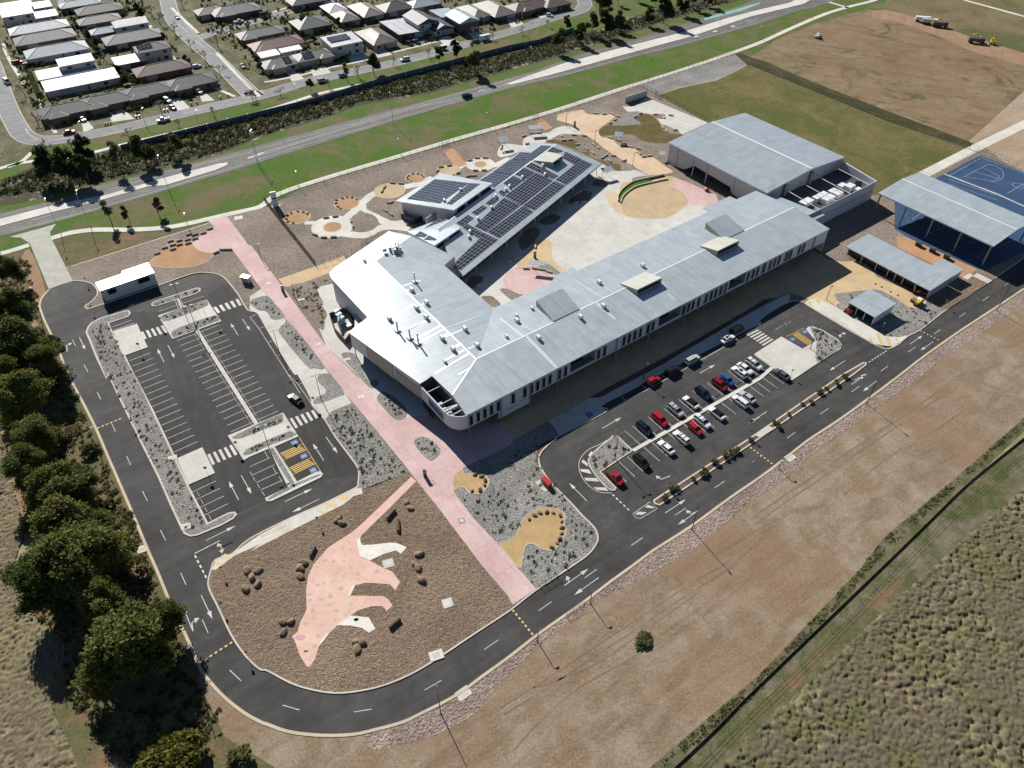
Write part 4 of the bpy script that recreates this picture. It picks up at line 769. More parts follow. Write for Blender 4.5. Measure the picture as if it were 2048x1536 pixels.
zD_s = plane(d0, d1, ds0); zD_n = plane(d0, d1, dn0)
rm = MB(); e1_ = hitf('P', 903, 527, zD_s)
slab(rm, [d0, ds0, ds1, e1_, d0+DU*70], DU, .3); slab(rm, [d0, d0+DU*56, dn0+DU*46, dn0], DU, .3)
rD = part(rm, 'roof', [MATS['roof_steel'], MATS['wall_beige']], clb); cap = MB(); capstrip(cap, d0, d0+DU*70); part(cap, 'ridge_cap', MATS['white_metal'], rD)
d0g = Vector((d0.x, d0.y, 0))
DN = Vector((-DU.y, DU.x, 0)); DN = DN if DN.dot(ds0-d0) > 0 else -DN
wl = [d0g+DN*14.5+DU*1.5, d0g+DN*14.5+DU*82]; wm = MB(); wallrun(wm, wl, 0, 4.9, .2); wallrun(wm, [dn0+DU*1.0-DN*-.4, dn0+DU*64+DN*.4], 0, 5.2, .2); wallrun(wm, [dn0+DU*1.2+DN*.4, d0+DU*1.2, d0+DN*14.5+DU*1.2], 0, lambda p: (zD_n(p) if (p-d0).dot(DN) < 0 else zD_s(p))-.3, .2)
part(wm, 'wall', MATS['wall_grey'], clb)
gl = MB()
for k in range(9): a = wl[0]+DU*(3+8.6*k)+DN*.12; gl.box(a+DU*2.6+Vector((0, 0, .9)), (5.2, .06, 2.4), math.atan2(DU.y, DU.x))
part(gl, 'glazing', MATS['dark_glass'], clb)
vc = MB(); vc.tube([(0, 0, 0), (0, 0, 4.35)], .11, 8); vcm = vc.mesh('column', MATS['white_metal'])
for k in range(11):
    p = ds0+DU*(1.0+8.2*k)-DN*1.3; o = bpy.data.objects.new('column', vcm); COL.objects.link(o); o.parent = clb; o.location = Vector((p.x, p.y, 0))-clb.location
for q in ([(655, 200), (785, 207), (530, 392), (395, 385)], [(385, 287), (515, 292), (390, 382), (278, 378)], [(262, 380), (512, 398), (280, 572), (35, 540)], [(30, 546), (276, 574), (55, 745), (-140, 652)]): array(clb, 'E3', q, zD_n, DU)
for q in ([(800, 218), (935, 272), (865, 290), (735, 272)], [(960, 280), (1160, 372), (1075, 438), (930, 365)], [(1165, 378), (1310, 440), (975, 705), (840, 640)], [(525, 418), (665, 480), (600, 535), (460, 468)], [(680, 488), (870, 590), (800, 628), (605, 535)], [(430, 480), (575, 545), (470, 625), (325, 570)], [(590, 548), (800, 645), (400, 965), (190, 850)], [(820, 655), (965, 715), (575, 1030), (430, 965)], [(295, 590), (425, 650), (300, 745), (170, 685)], [(150, 770), (215, 800), (170, 850), (105, 800)]): array(clb, 'E3', q, zD_s, DU)
for q in ([(1460, 868), (1668, 968), (1232, 1308), (1085, 1235)], [(1710, 970), (1835, 1045), (1395, 1390), (1250, 1310)], [(1320, 860), (1390, 895), (1290, 975), (1225, 940)], [(1190, 965), (1240, 995), (1110, 1095), (1045, 1060)], [(1000, 1090), (1070, 1130), (925, 1240), (850, 1195)], [(990, 1205), (1210, 1325), (1130, 1385), (930, 1255)], [(1215, 1325), (1385, 1408), (904, 1800), (789, 1740)]): array(clb, 'E2', q, zD_s, DU)
for x, y in ((1695, 615), (1530, 730), (1485, 770), (1955, 465), (1985, 580), (1355, 850), (1300, 1000), (1125, 1140), (1025, 1310), (1012, 1375)):
    p = hitf('E2', x, y, zD_s); o = bpy.data.objects.new('roof_vent', vme); COL.objects.link(o); o.parent = rD; o.location = p-clb.location; o.scale = (.8,)*3
# dormer on the solar roof
da = hitf('E3', 560, 395, zD_s); db_ = hitf('E3', 730, 285, zD_s); m = MB(); B0_ = [hitf('E3', 560, 395, zD_s), hitf('E3', 800, 480, zD_s), hitf('E3', 930, 390, zD_s), hitf('E3', 730, 285, zD_s)]
B0_ = B0_ if area2(B0_) > 0 else B0_[::-1]
top_ = lambda p: p.z+.1+1.9*max(0, min(1, ((p-da).dot(DN))/8.0))
T0_ = [Vector((p.x, p.y, top_(p))) for p in B0_]; box_pts(m, [p-Vector((0, 0, .2)) for p in B0_], T0_); dd = part(m, 'dormer', MATS['wall_beige'], rD); r = MB(); slab(r, [p+Vector((0, 0, .12)) for p in T0_], DU, .14); part(r, 'dormer_roof', [MATS['roof_cream'], MATS['wall_beige']], dd)
a_, b_ = hitf('E3', 800, 480, zD_s), hitf('E3', 930, 390, zD_s); g = MB(); o_ = DN*.06; u_ = (b_-a_)*.08; g.face([a_+u_+o_+Vector((0, 0, .3)), b_-u_+o_+Vector((0, 0, .3)), b_-u_+o_+Vector((0, 0, 1.6)), a_+u_+o_+Vector((0, 0, 1.6))]); part(g, 'glazing', MATS['dark_glass'], dd)
def monitor(name, label, A, B, C_, D, wins, arrays, t_, zbase):
    """raised skillion roof: A,B low eave, C,D high edge"""
    th = thing(name, label, 'building', (A.x*.5+C_.x*.5, A.y*.5+C_.y*.5, 0)); zf = plane(A, B, C_); r = MB(); P = [A, B, C_, D]; slab(r, P, (B-A), .4); ro = part(r, 'roof', [MATS['roof_steel'], MATS['white_metal']], th)
    cen = (A+B+C_+D)/4; ins = [p+(cen-p)*k for p, k in ((A, .12), (B, .12), (C_, .03), (D, .03))]; ins = ins if area2(ins) > 0 else ins[::-1]
    w_ = MB(); wallrun(w_, ins, 0, lambda p: zf(p)-.35, .2, closed=True); part(w_, 'wall', MATS['clad_white'], th)
    e = D-C_; e.z = 0; L = e.length; e.normalize(); n = Vector((-e.y, e.x, 0)); n = n if n.dot(C_-B) > 0 else -n
    for f0, f1 in wins:
        a = C_+(D-C_)*f0-n*.35; b = C_+(D-C_)*f1-n*.35; g = MB(); zc = zf(C_); g.box(((a.x+b.x)/2+n.x*.2, (a.y+b.y)/2+n.y*.2, zc-1.75), ((b-a).length, .5, 1.0), math.atan2(e.y, e.x)); part(g, 'window', MATS['dark_glass'], th)
    for q in arrays: array(th, t_, q, zf, B-A)
    return th, zf, ro
mt, zfE, rE = monitor('library_block', 'square block with a tilted solar roof and three slit windows', G(880, 346, 5.4), G(791, 402, 5.4), G(908, 420, 8.2), G(984.7, 366, 8.2), ((.1, .28), (.36, .62), (.7, .94)), ([(575, 632), (1005, 680), (640, 940), (220, 882)], [(1012, 682), (1155, 692), (785, 955), (722, 945)]), 'E2', 5)
for x, y in ((905, 775), (697, 912)):
    o = bpy.data.objects.new('roof_vent', vme); COL.objects.link(o); o.parent = rE; o.location = hitf('E2', x, y, zfE)-mt.location; o.scale = (.8,)*3
monitor('link_block', 'small link block with two solar panel groups beside the main roof', G(887.8, 435, 5.0), G(814.4, 463, 5.0), G(869, 491, 7.2), G(922, 455, 7.2), ((.1, .45), (.55, .92)), ([(620, 1133), (765, 1155), (440, 1380), (310, 1355)], [(605, 1262), (755, 1275), (580, 1420), (435, 1405)]), 'E2', 5)
fe = thing('plant_enclosure', 'black fenced plant enclosure with machines under the tilted solar roof', 'enclosure', W1('E2 270,1110')); m = MB(); wallrun(m, W('E2 135,1090 145,1140 310,1215 420,1180'), ZS, 2.2, .08); part(m, 'slat_fence', MATS['black_metal'], fe); m = MB()
for x, y in ((215, 1090), (265, 1100), (315, 1115), (360, 1125)): m.box(W1('E2 %d,%d' % (x, y))+Vector((0, 0, ZS)), (1.1, .9, 1.5), .5)
part(m, 'air_conditioner', MATS['grey_metal'], fe)
# ---------------- hall
hall = thing('sports_hall', 'big sports hall with a pale ribbed gable roof and grey panel walls', 'building', fr(158, -49, 0)); HZ, HR = 8.0, 9.7
rm = MB(); slab(rm, [fr(137.2, -72, HZ), fr(137.2, -26.3, HZ), fr(160, -26.3, HR), fr(160, -72, HR)], FN); slab(rm, [fr(160, -72, HR), fr(160, -26.3, HR), fr(179, -26.3, HZ+.2), fr(179, -72, HZ+.2)], FN)
hr = part(rm, 'roof', [MATS['roof_grey'], MATS['white_metal']], hall); cap = MB(); capstrip(cap, fr(160, -72, HR+.02), fr(160, -26.3, HR+.02), .8); part(cap, 'ridge_cap', MATS['white_metal'], hr)
zh = lambda p: (HZ+(so(p)[0]-137.2)/22.8*(HR-HZ) if so(p)[0] < 160 else HR-(so(p)[0]-160)/19*(HR-HZ-.2))-.3
wm = MB(); op = [(-71.6, 0), (-71.6, 7.7), (-26.6, 7.7), (-26.6, 0), (-34, 0), (-40.5, 1.5), (-41.5, 3.3), (-58.5, 4.2), (-63, .8), (-66, .5)]
P3 = [fr(137.6, o, z) for o, z in op]; flatp = [Vector((o, z, 0)) for o, z in op]
for tr in geometry.tessellate_polygon([flatp]): wm.face([P3[i] for i in tr])
wallrun(wm, [fr(138, -26.6), fr(160, -26.6), fr(178.6, -26.6), fr(178.6, -71.6), fr(160, -71.6), fr(138, -71.6)], 0, zh, .2)
part(wm, 'wall', MATS['wall_grey'], hall)
jm = MB()
for o in (-67, -59.3, -52.8, -40, -31.5): jm.box(fr(137.55, o, 3.6 if -62 < o < -40 else .3), (.05, .1, 4.0 if -62 < o < -40 else 7.2), FA)
part(jm, 'panel_joint', MATS['dark_grey'], hall)
im = MB(); wallrun(im, [fr(142.5, -68), fr(142.5, -27)], 0, 7.5, .2); part(im, 'inner_wall', MATS['wall_brown'], hall); gm = MB(); gm.box(fr(142.35, -50, 2.6), (.1, 22, 2.0), FA); part(gm, 'glazing', MATS['dark_glass'], hall)
for o in (-58.7, -52.3):
    c = MB(); c.tube([fr(137.2, o, 0), fr(137.5, o, 5)], .13, 8); part(c, 'column', MATS['white_metal'], hall)
ns = MB(); 
for o in (-36.5, -47.5):  ns.box(fr(0, 0, 0), (.01, .01, .01))
# service yard at the end of the hall
yd = thing('service_yard', 'walled rooftop plant yard with white cooling units at the end of the hall', 'enclosure', fr(162, -20, 0))
c1 = G(1753.5, 362.7, 7.0); c2 = G(1684.5, 334, 7.0); c3 = G(1640, 419, 7.0); sC, oC = so(c1); wm = MB()
wallrun(wm, [fr(178, -26.2), c1, c3+(c3-c1).normalized()*6], 0, 7.0, -.25); part(wm, 'wall', MATS['clad_white'], yd)
cp = MB(); cp.tube([fr(178, -26.2, 7.05), Vector((c1.x, c1.y, 7.05)), (c3+(c3-c1).normalized()*6)+Vector((0, 0, .05))], .17, 6); part(cp, 'coping', MATS['white_metal'], yd)
fm = MB(); e_ = c3+(c3-c1).normalized()*6; fm.prism([fr(139, -26.2), fr(178, -26.2), c1, e_], 3.6, 4.0); part(fm, 'deck', MATS['dark_grey'], yd)
for a, b in ((.12, .1), (.4, .38), (.62, .6), (.84, .83)):
    m = MB(); p, q = fr(177-a*37, -26.3, 6.8), c1.lerp(e_, b); q.z = 6.8; m.tube([p, q], .12, 6); part(m, 'beam', MATS['white_metal'], yd)
for t0, (x, y), sz in (('a', (1105, 470), (3, 2, 1.6)), ('b', (1220, 490), (3.4, 2.4, 1.9)), ('c', (960, 545), (3.4, 1.6, 1.4)), ('d', (770, 620), (6.5, 2.0, 1.4)), ('e', (1040, 590), (3.4, 2.2, 1.6)), ('f', (890, 660), (5.2, 2.4, 1.5)), ('g', (560, 710), (5, 2.6, 1.4)), ('h', (1350, 520), (2.2, 1.6, 1.4)), ('i', (1390, 440), (1.0, 1.0, 2.2)), ('j', (1340, 430), (1, 1, 2))):
    m = MB(); p = G(1540+x*.1302, 310+y*.1302, 5.2); m.box((p.x, p.y, 4.0), sz, FA+.03); part(m, 'cooling_unit', MATS['white_metal' if t0 not in 'ij' else 'dark_grey'], yd)
for s_ in (147, 160.5):
    m = MB(); m.box(fr(s_, -26.0, 3.9), (1.7, .6, 4.2), FA); m.tube([fr(s_, -25.9, 8.1), fr(s_, -25.9, 8.5)], [.85, .3], 12); part(m, 'ladder_hood', MATS['grey_metal'], yd)
lw = MB(); slab(lw, [fr(134.7, -29, 6.4), fr(134.7, -8, 6.4), fr(144, -8, 6.2), fr(141, -26, 6.3)], FN, .3); part(lw, 'roof', mats_r, yd)
lw = MB(); wallrun(lw, [fr(134.8, -8.3), fr(144, -8.3), fr(146, -13)], 0, 6.1, .2); part(lw, 'lower_wall', MATS['clad_grey'], yd)
rl = MB()
for k in range(5): p = fr(138.5+k*1.1, -27.0-.35*k, 8.1); rl.tube([p, p+Vector((0, 0, 1.0))], .03, 4); 
rl.tube([fr(138.5, -27, 9.1), fr(142.9, -28.4, 9.1)], .03, 4); rl.tube([fr(138.5, -27, 8.6), fr(142.9, -28.4, 8.6)], .03, 4); part(rl, 'roof_railing', MATS['galv'], hall)
# ---------------- covered court
cv = thing('covered_court', 'open sided gable roof on tall grey columns covering part of the blue court', 'shelter', fr(179, 15, 0)); CZ, CR = 7.7, 8.7
rm = MB(); slab(rm, [fr(167.3, -4.8, CZ), fr(167.3, 34.7, CZ), fr(180.2, 34.7, CR), fr(180.2, -4.8, CR)], FN, .35); slab(rm, [fr(180.2, -4.8, CR), fr(180.2, 34.7, CR), fr(191.4, 34.7, CZ), fr(191.4, -4.8, CZ)], FN, .35); cr = part(rm, 'roof', [MATS['roof_steel'], MATS['white_metal']], cv)
cap = MB(); capstrip(cap, fr(180.2, -4.8, CR+.02), fr(180.2, 34.7, CR+.02), .6); part(cap, 'ridge_cap', MATS['white_metal'], cr)
cc = MB(); cc.box((0, 0, 0), (.4, .4, CZ-.2)); ccm = cc.mesh('column', MATS['grey_metal'])
for s_ in (167.9, 190.8):
    for k in range(5): o = bpy.data.objects.new('column', ccm); COL.objects.link(o); o.parent = cv; o.location = fr(s_, -4.0+9.5*k, 0)-cv.location; o.rotation_euler = (0, 0, FA)
# ---------------- long shed, lean-to, carport, booth
def shed(name, label, rect, z, zt, posts, walls, roofm='roof_steel', wallm='clad_grey', slope=0.25, d=None):
    s0, s1, o0, o1 = rect; th = thing(name, label, 'shed', fr((s0+s1)/2, (o0+o1)/2, 0)); r = MB(); slab(r, [fr(s0, o0, z), fr(s0, o1, z), fr(s1, o1, z+slope), fr(s1, o0, z+slope)], d or FN, .22); part(r, 'roof', [MATS[roofm], MATS['white_metal']], th)
    for a, b in posts:
        p = MB(); p.box(fr(a, b, 0), (.16, .16, z-.1), FA); part(p, 'post', MATS['white_metal'], th)
    w_ = MB()
    for a, b, c, d_ in walls: wallrun(w_, [fr(a, b), fr(c, d_)], 0, lambda p: z-.2+slope*(so(p)[0]-s0)/(s1-s0), .12)
    part(w_, 'wall', MATS[wallm], th); return th
ls = shed('long_shed', 'long open fronted shed with a pale ribbed roof and white posts', (138.4, 150.1, 5, 33.6), 3.2, 3.0, [(138.9, o) for o in (6, 11, 16, 20, 22.5, 25, 29, 33.3)], [(149.8, 33.4, 149.8, 5.2), (139.2, 33.4, 149.8, 33.4)], wallm='wall_grey')
fm = MB()
for o in np.arange(5.5, 33, .45): fm.tube([fr(139.6, o, 0), fr(139.6, o, 2.3)], .025, 4)
fm.tube([fr(139.6, 5.5, 2.3), fr(139.6, 33, 2.3)], .04, 4); fm.box(fr(139.9, 19.2, 0), (.06, 27.5, 2.2), FA); part(fm, 'mesh_front', MATS['black_metal'], ls)
shed('lean_to_shed', 'small closed shed with a ribbed roof behind the end of the long shed', (150.4, 156.6, 26.3, 33.4), 2.9, 2.9, [], [(150.6, 26.5, 150.6, 33.2), (150.6, 33.2, 156.4, 33.2), (156.4, 33.2, 156.4, 26.5), (156.4, 26.5, 150.6, 26.5)])
shed('carport', 'small square steel shed with three open bays facing the car park', (114.7, 124.8, 22.8, 31.5), 3.3, 3.3, [(115.1, 23.1), (115.1, 25.8), (115.1, 28.4), (115.1, 31.2)], [(124.5, 31.2, 124.5, 23), (115.3, 31.2, 124.5, 31.2), (124.5, 23, 115.3, 23)], wallm='clad_white', d=FU)
bt = thing('booth_building', 'small white roofed block with two dark square windows beside the left car park', 'building', fr(-47, -110, 0))
r = MB(); slab(r, [fr(-54.8, -111.8, 4.35), fr(-47, -111.8, 4.35), fr(-47, -113.1, 4.38), fr(-39.4, -113.1, 4.38), fr(-39.4, -107, 4.2), fr(-54.8, -107, 4.2)], FN, .25); part(r, 'roof', [MATS['roof_white'], MATS['white_metal']], bt)
w_ = MB(); wallrun(w_, [fr(-54.6, -111.6), fr(-54.6, -107.2), fr(-39.6, -107.2), fr(-39.6, -112.9), fr(-47, -112.9), fr(-47, -111.6)], 0, 4.1, .2, closed=True); part(w_, 'wall', MATS['clad_white'], bt)
WB_, WBP = window_meshes(2.2, 1.5)
for s_, z_ in ((-51.9, 2.1), (-42.8, 2.15)): put_window(bt, fr(s_, -107.1, z_), FA, *(WB_, WBP) if s_ < -50 else window_meshes(3.2, 1.6))
# pylon sign
ps = thing('pylon_sign', 'tall white pylon sign with a small dark panel beside the north fence', 'sign', W1('B1 205,172')); a_ = math.radians(22)
m = MB(); c0 = W1('B1 205,172'); m.prism([c0+Vector((x*math.cos(a_)-y*math.sin(a_), x*math.sin(a_)+y*math.cos(a_), 0)) for x, y in ((-.95, -.22), (.95, -.22), (1.0, 0), (.95, .22), (-.95, .22), (-1.0, 0))], 0, 5.7); part(m, 'panel', MATS['white_metal'], ps)
def onface(x, z, w, h, mt, nm):
    m = MB(); m.box(c0+Vector((x*math.cos(a_)+.245*math.sin(a_), x*math.sin(a_)-.245*math.cos(a_), z)), (w, .05, h), a_); part(m, nm, mt, ps)
onface(.0, 3.0, 1.2, .55, MATS['black_metal'], 'dark_panel'); onface(0, 2.3, .55, .32, MATS['wall_grey'], 'small_panel')
m = MB()
for k in range(16):
    a, b = 2*math.pi*k/16, 2*math.pi*(k+1)/16
    m.face([c0+Vector(((r*math.cos(t))*math.cos(a_)+.26*math.sin(a_), (r*math.cos(t))*math.sin(a_)-.26*math.cos(a_), 4.7+r*math.sin(t))) for r, t in ((.34, a), (.34, b), (.27, b), (.27, a))])
part(m, 'emblem', MATS['grey_metal'], ps)
m = MB(); m.box(c0+Vector((-1.3*math.cos(a_), -1.3*math.sin(a_), ZS)), (.6, 1.0, .12), a_); m.box(c0+Vector((1.3*math.cos(a_), 1.3*math.sin(a_), ZS)), (.6, 1.0, .12), a_); part(m, 'footing', MATS['pale_concrete'], ps)
# ---------------------------------------------------------------- car park islands, kerbs and painted markings
def island(s, label, core=None, w=.3, mat='grey_gravel', km='kerb', h=.14, sm=0, fill=None):
    p = ccw(W(s)); p = smooth(p, True, sm) if sm else p; m = MB(); m.prism(p, 0, h); o = struct('traffic_island', m, MATS[fill or km], label)
    for c, mt in (core or []):
        q = smooth(W(c), True, 3); sheet('island_bed', q, h+.012, MATS[mt], None, o)
    if core is None: sheet('island_bed', offset(p, w), h+.012, MATS[mat], None, o)
    return o
bedL = island("B0 675,1165 690,1120 720,1085 800,1045 990,990 1020,990 1032,1015 1010,1040 860,1090 890,1160 985,1340 1080,1536 C0 1065,0 1215,290 1390,660 1485,868 1640,1165 1800,1085 1850,1078 1870,1100 1840,1135 1740,1190 1560,1265 1500,1275 1450,1255 1420,1200 1350,1050 1240,800 1100,520 930,170 850,0 B0 840,1536 760,1370 700,1220", 'long gravel planting strip between the ring road and the left car park', None, .42)
for s, l in (("B0 890,1155 1080,1095 1165,1280 985,1345", 'upper'), ("C0 1395,660 1595,572 1695,775 1485,868", 'lower')):
    m = MB(); m.prism(W(s), 0, .16); struct('concrete_pad', m, MATS['concrete'], l+' pale concrete pad at the edge of the left car park')
island("B0 1245,1030 1630,905 1745,1075 1360,1215", 'wide concrete crossing island with two narrow beds near the booth', [("B0 1280,1030 1590,915 1640,935 1600,970 1320,1075 1275,1055", 'grey_gravel'), ("B0 1350,1175 1400,1130 1690,1030 1730,1060 1690,1085 1400,1195 1365,1200", 'grey_gravel')], fill='concrete')
island("B0 1190,940 1210,920 1550,810 1580,815 1582,838 1540,862 1230,957 1200,957", 'thin planted island below the booth', None, .35)
island("B0 1395,905 1420,900 1460,980 1430,990", 'short concrete strip', [], fill='concrete')
m = MB(); m.ribbon(W("B0 1553,1148 C0 2035,410"), .95, 0, h=.13); struct('divider_strip', m, MATS['concrete'], 'pale concrete strip dividing the two middle rows of the left car park')
island("C0 1795,480 C1 262,298 382,485 195,568 372,842 520,765 553,760 577,780 560,808 170,996 132,998 118,972 300,885 145,585 0,645 C0 1920,675", 'branching concrete island with narrow beds beside the accessible bays', [("C0 1830,495 1900,455 C1 60,390 240,312 258,335 250,380 140,420 0,478 C0 1880,505", 'grey_gravel'), ("C0 1915,630 1935,600 C1 0,575 290,452 340,455 362,478 160,556 0,628", 'grey_gravel'), ("C1 165,585 190,590 345,845 320,862 160,600", 'grey_gravel'), ("C1 165,980 160,962 330,870 545,785 540,800 400,862", 'grey_gravel')], fill='concrete')
island("C2 865,500 882,480 925,477 1048,598 795,765 920,893 905,913 872,913 820,875 745,790 700,720 690,670 720,620 790,560", 'rounded triangular island with a street lamp at the end of the front car park', None, .3)
m = MB(); m.ribbon(W("C2 1048,597 2048,27 F1 925,608"), .95, 0, h=.13); struct('divider_strip', m, MATS['pale_concrete'], 'pale concrete strip dividing the two rows of the front car park')
island("F1 1178,775 1150,757 940,620 690,440 1040,215 1310,372 1480,272 1380,150 1355,120 1385,92 1450,88 1560,128 1765,250 1812,320 1800,372 1500,560", 'broad concrete island with a gravel bed at the right end of the front car park', [("F1 1410,115 1450,100 1555,138 1755,258 1800,320 1788,365 1500,545 1490,300 1500,285", 'grey_gravel')], fill='concrete')
island("C2 1205,1003 1208,985 1230,970 C3 0,468 680,0 B3 845,1326 872,1328 868,1348 C3 775,0 0,527 C2 1260,1030 1220,1020", 'long narrow median strip with shrubs in red bark between the front car park and the road', None, .38, mat='red_mulch')
m = MB(); m.prism(W("C3 40,452 140,385 185,402 75,472"), .15, .17); struct('median_slab', m, MATS['concrete'], 'pale concrete slab across the shrub median')
# --- paint
mk = MB(); ZP = .009
def line(a, b, w=.12, z=ZP): mk.ribbon([a, b], w, z)
def lines(s, w=.12, z=ZP): mk.ribbon(W(s), w, z)
def bays(p0, p1, n, vec, skip=()):
    for i in range(n+1):
        if i in skip: continue
        a = p0+(p1-p0)*(i/n); line(a, a+vec)
# left car park
a0, a1 = W1("C0 1128,108"), W1("C0 1375,605"); u_ = (a1-a0)/10; v_ = W1("C0 1298,40")-a0; vl = v_.normalized()*5.5
bays(a0-u_*11, a1, 21, vl)
c0_, c1_ = W1("B0 1553,1148"), W1("C0 2035,410"); cu = (c1_-c0_).normalized(); half = vl.normalized()*.5
for i in range(0, 24):
    b = c0_+cu*(1.0+2.6*i)
    if (b-c0_).length > (c1_-c0_).length-.3: break
    line(b-half, b-half-vl); line(b+half, b+half+vl)
    for q in (-1.05, 1.05):
        for k in (.5, 1.7): line(b+vl.normalized()*q+cu*k-cu*.1, b+vl.normalized()*q+cu*(k+.55), .09)
for i in range(4): b = W1("C0 1485,870")+u_*(.9+i); line(b, b+vl); line(b+vl.normalized()*1.0+u_*.2, b+vl.normalized()*1.0+u_*.8, .09)
b = W1("B0 885,1118"); line(b, W1("B0 1040,1062"))
for s in ("B0 1250,995 1610,875", "B0 1380,905 1405,975"): lines(s)
for i, s in enumerate(("C1 0,722 155,652", "C1 15,790 190,708", "C1 48,848 225,768", "C1 85,905 258,828")): lines(s)
for s in ("C1 0,760 15,790", "C1 22,800 40,835", "C1 58,858 75,890", "C1 95,918 115,950", "C1 115,600 145,655", "C1 180,725 205,775", "C1 230,800 255,845"): lines(s, .1)
lines("B1 0,1040 70,1130 395,1640", .12); lines("C1 310,0 380,75 490,235", .12)
for s in ("B1 0,1040 55,1015", "B1 70,1130 120,1115", "B1 145,1240 200,1220", "B1 220,1345 275,1325", "B1 300,1455 355,1435", "C1 385,75 435,50"): lines(s, .1)
def zebra(s, n, frac=.5):
    """corner notes a,b,c,d: a-b along the walking direction on one side, d-c on the other"""
    A, B, C_, D = W(s)
    for i in range(n):
        t0 = i/(n-1+frac); t1 = t0+frac/(n-1+frac)
        mk.face([Vector((p.x, p.y, ZP)) for p in ccw([A.lerp(B, t0), A.lerp(B, t1), D.lerp(C_, t1), D.lerp(C_, t0)])])
zebra("B0 1108,1160 1285,1105 1320,1160 1135,1215", 5); zebra("B0 1680,965 1875,895 1905,945 1715,1010", 5); zebra("C0 1632,628 1825,548 1870,625 1672,710", 5); zebra("C1 312,345 500,275 538,335 358,420", 5)
A_, B_, C__, D_ = W("F1 600,190 740,120 940,250 810,330"); 
for i in range(6):
    t0 = i/5.5; t1 = t0+.5/5.5; mk.face([Vector((p.x, p.y, ZP)) for p in ccw([A_.lerp(D_, t0), A_.lerp(D_, t1), B_.lerp(C__, t1), B_.lerp(C__, t0)])])
def arrow(tail, head, kind='s', w=.16):
    """lane arrow: straight, or with a bent second head"""
    d = head-tail; L = d.length; d.normalize(); n = Vector((-d.y, d.x, 0)); hl = min(1.9, L*.38); nk = head-d*hl
    mk.face([Vector((p.x, p.y, ZP+.003)) for p in ccw([tail-n*w/2, tail+n*w/2, nk+n*w/2, nk-n*w/2])]); mk.face([Vector((p.x, p.y, ZP+.003)) for p in ccw([nk-n*.42, head, nk+n*.42])])
def bend(tail, head, side, w=.2):
    d = head-tail; d.z = 0; L = d.length; d.normalize(); n = Vector((-d.y, d.x, 0))*side; p1 = tail+d*L*.6; tip = p1+n*1.5+d*.5
    mk.ribbon([tail, p1, p1+d*.35+n*.6], w, ZP+.006); k = p1+d*.35+n*.6
    mk.face([Vector((p.x, p.y, ZP+.009)) for p in ccw([k-d*.65, tip, k+d*.55])])
AR = ["B0 530,1305 525,1240", ]
for s in ("B0 625,1198 670,1295", "B0 1292,1395 1240,1292", "B0 1322,1262 1375,1362", "B0 1875,1182 1817,1090", "B0 1910,1055 1970,1145", "B0 1172,900 998,960", "C0 1880,985 1803,838", "C0 1900,790 1980,935", "C0 1625,1302 1858,1187", "C1 580,672 495,540", "C1 598,488 690,615", "C1 275,997 492,895", "C1 545,978 330,1082", "D0 1522,228 1607,408", "D0 1460,500 1382,312",
          "C2 805,420 958,333", "C2 685,993 542,848", "C2 2048,330 1965,375", "C2 1300,1088 1463,980", "C2 1560,1068 1402,1180", "F1 0,680 195,570", "F1 965,125 1160,15", "F1 1860,518 1660,648", "F1 855,1172 628,1318", "D2 487,155 670,27", "D2 747,95 560,228", "B3 190,1080 300,1020", "B3 1195,1190 1290,1125", "B3 1370,1170 1275,1237", "B3 780,1458 872,1412", "C3 760,70 860,0", "C3 950,42 845,122"):
    a, b = W(s); arrow(a, b)
for s, sd in (("B0 530,1312 520,1235", -1), ("D0 1460,500 1445,400", -1), ("C2 1340,795 1225,840", -1), ("C2 1560,1070 1480,1110", -1), ("D2 487,155 545,115", 1)):
    a, b = W(s); bend(a, b, sd)
for s in ("C0 1838,1312 1690,1385", "B3 625,1082 715,1135"):
    a, b = W(s); bend(a, b, 1, .25); bend(a, b, -1, .25)
for s in ("B0 570,1218 597,1268", "B0 663,1415 692,1472", "C0 765,135 795,192", "C0 880,382 910,445", "C0 997,640 1030,708", "C0 1123,915 1160,992", "C0 1265,1222 1305,1305", "D0 1367,58 1407,150", "D0 1530,413 1575,513", "D0 1738,795 1825,878", "D1 248,1060 375,1097", "D1 785,1112 922,1090", "D1 1320,947 1447,872", "D1 1773,640 1880,565", "D2 292,347 390,277", "D2 640,98 732,32", "C2 1035,1342 1125,1280", "C2 1378,1105 1460,1050", "C2 1690,890 1770,835", "C2 1988,685 2048,645", "C3 17,652 85,605", "C3 277,472 343,424", "C3 525,292 587,250", "C3 758,127 817,84", "B3 978,1392 1033,1352", "B3 1182,1248 1237,1212", "B3 1376,1113 1426,1080", "B3 1562,988 1610,955", "B3 1738,866 1784,834", "B3 1905,752 1945,722"):
    lines(s, .14)
for s, n in (("C0 1535,1420 D0 1570,115", 5), ("C2 885,940 1030,1078", 5), ("B3 1040,1225 880,1330", 8)):
    a, b = W(s)
    for i in range(n): line(a.lerp(b, i/n), a.lerp(b, (i+.55)/n), .32)
lines("C0 1530,1408 1730,1305", .2)
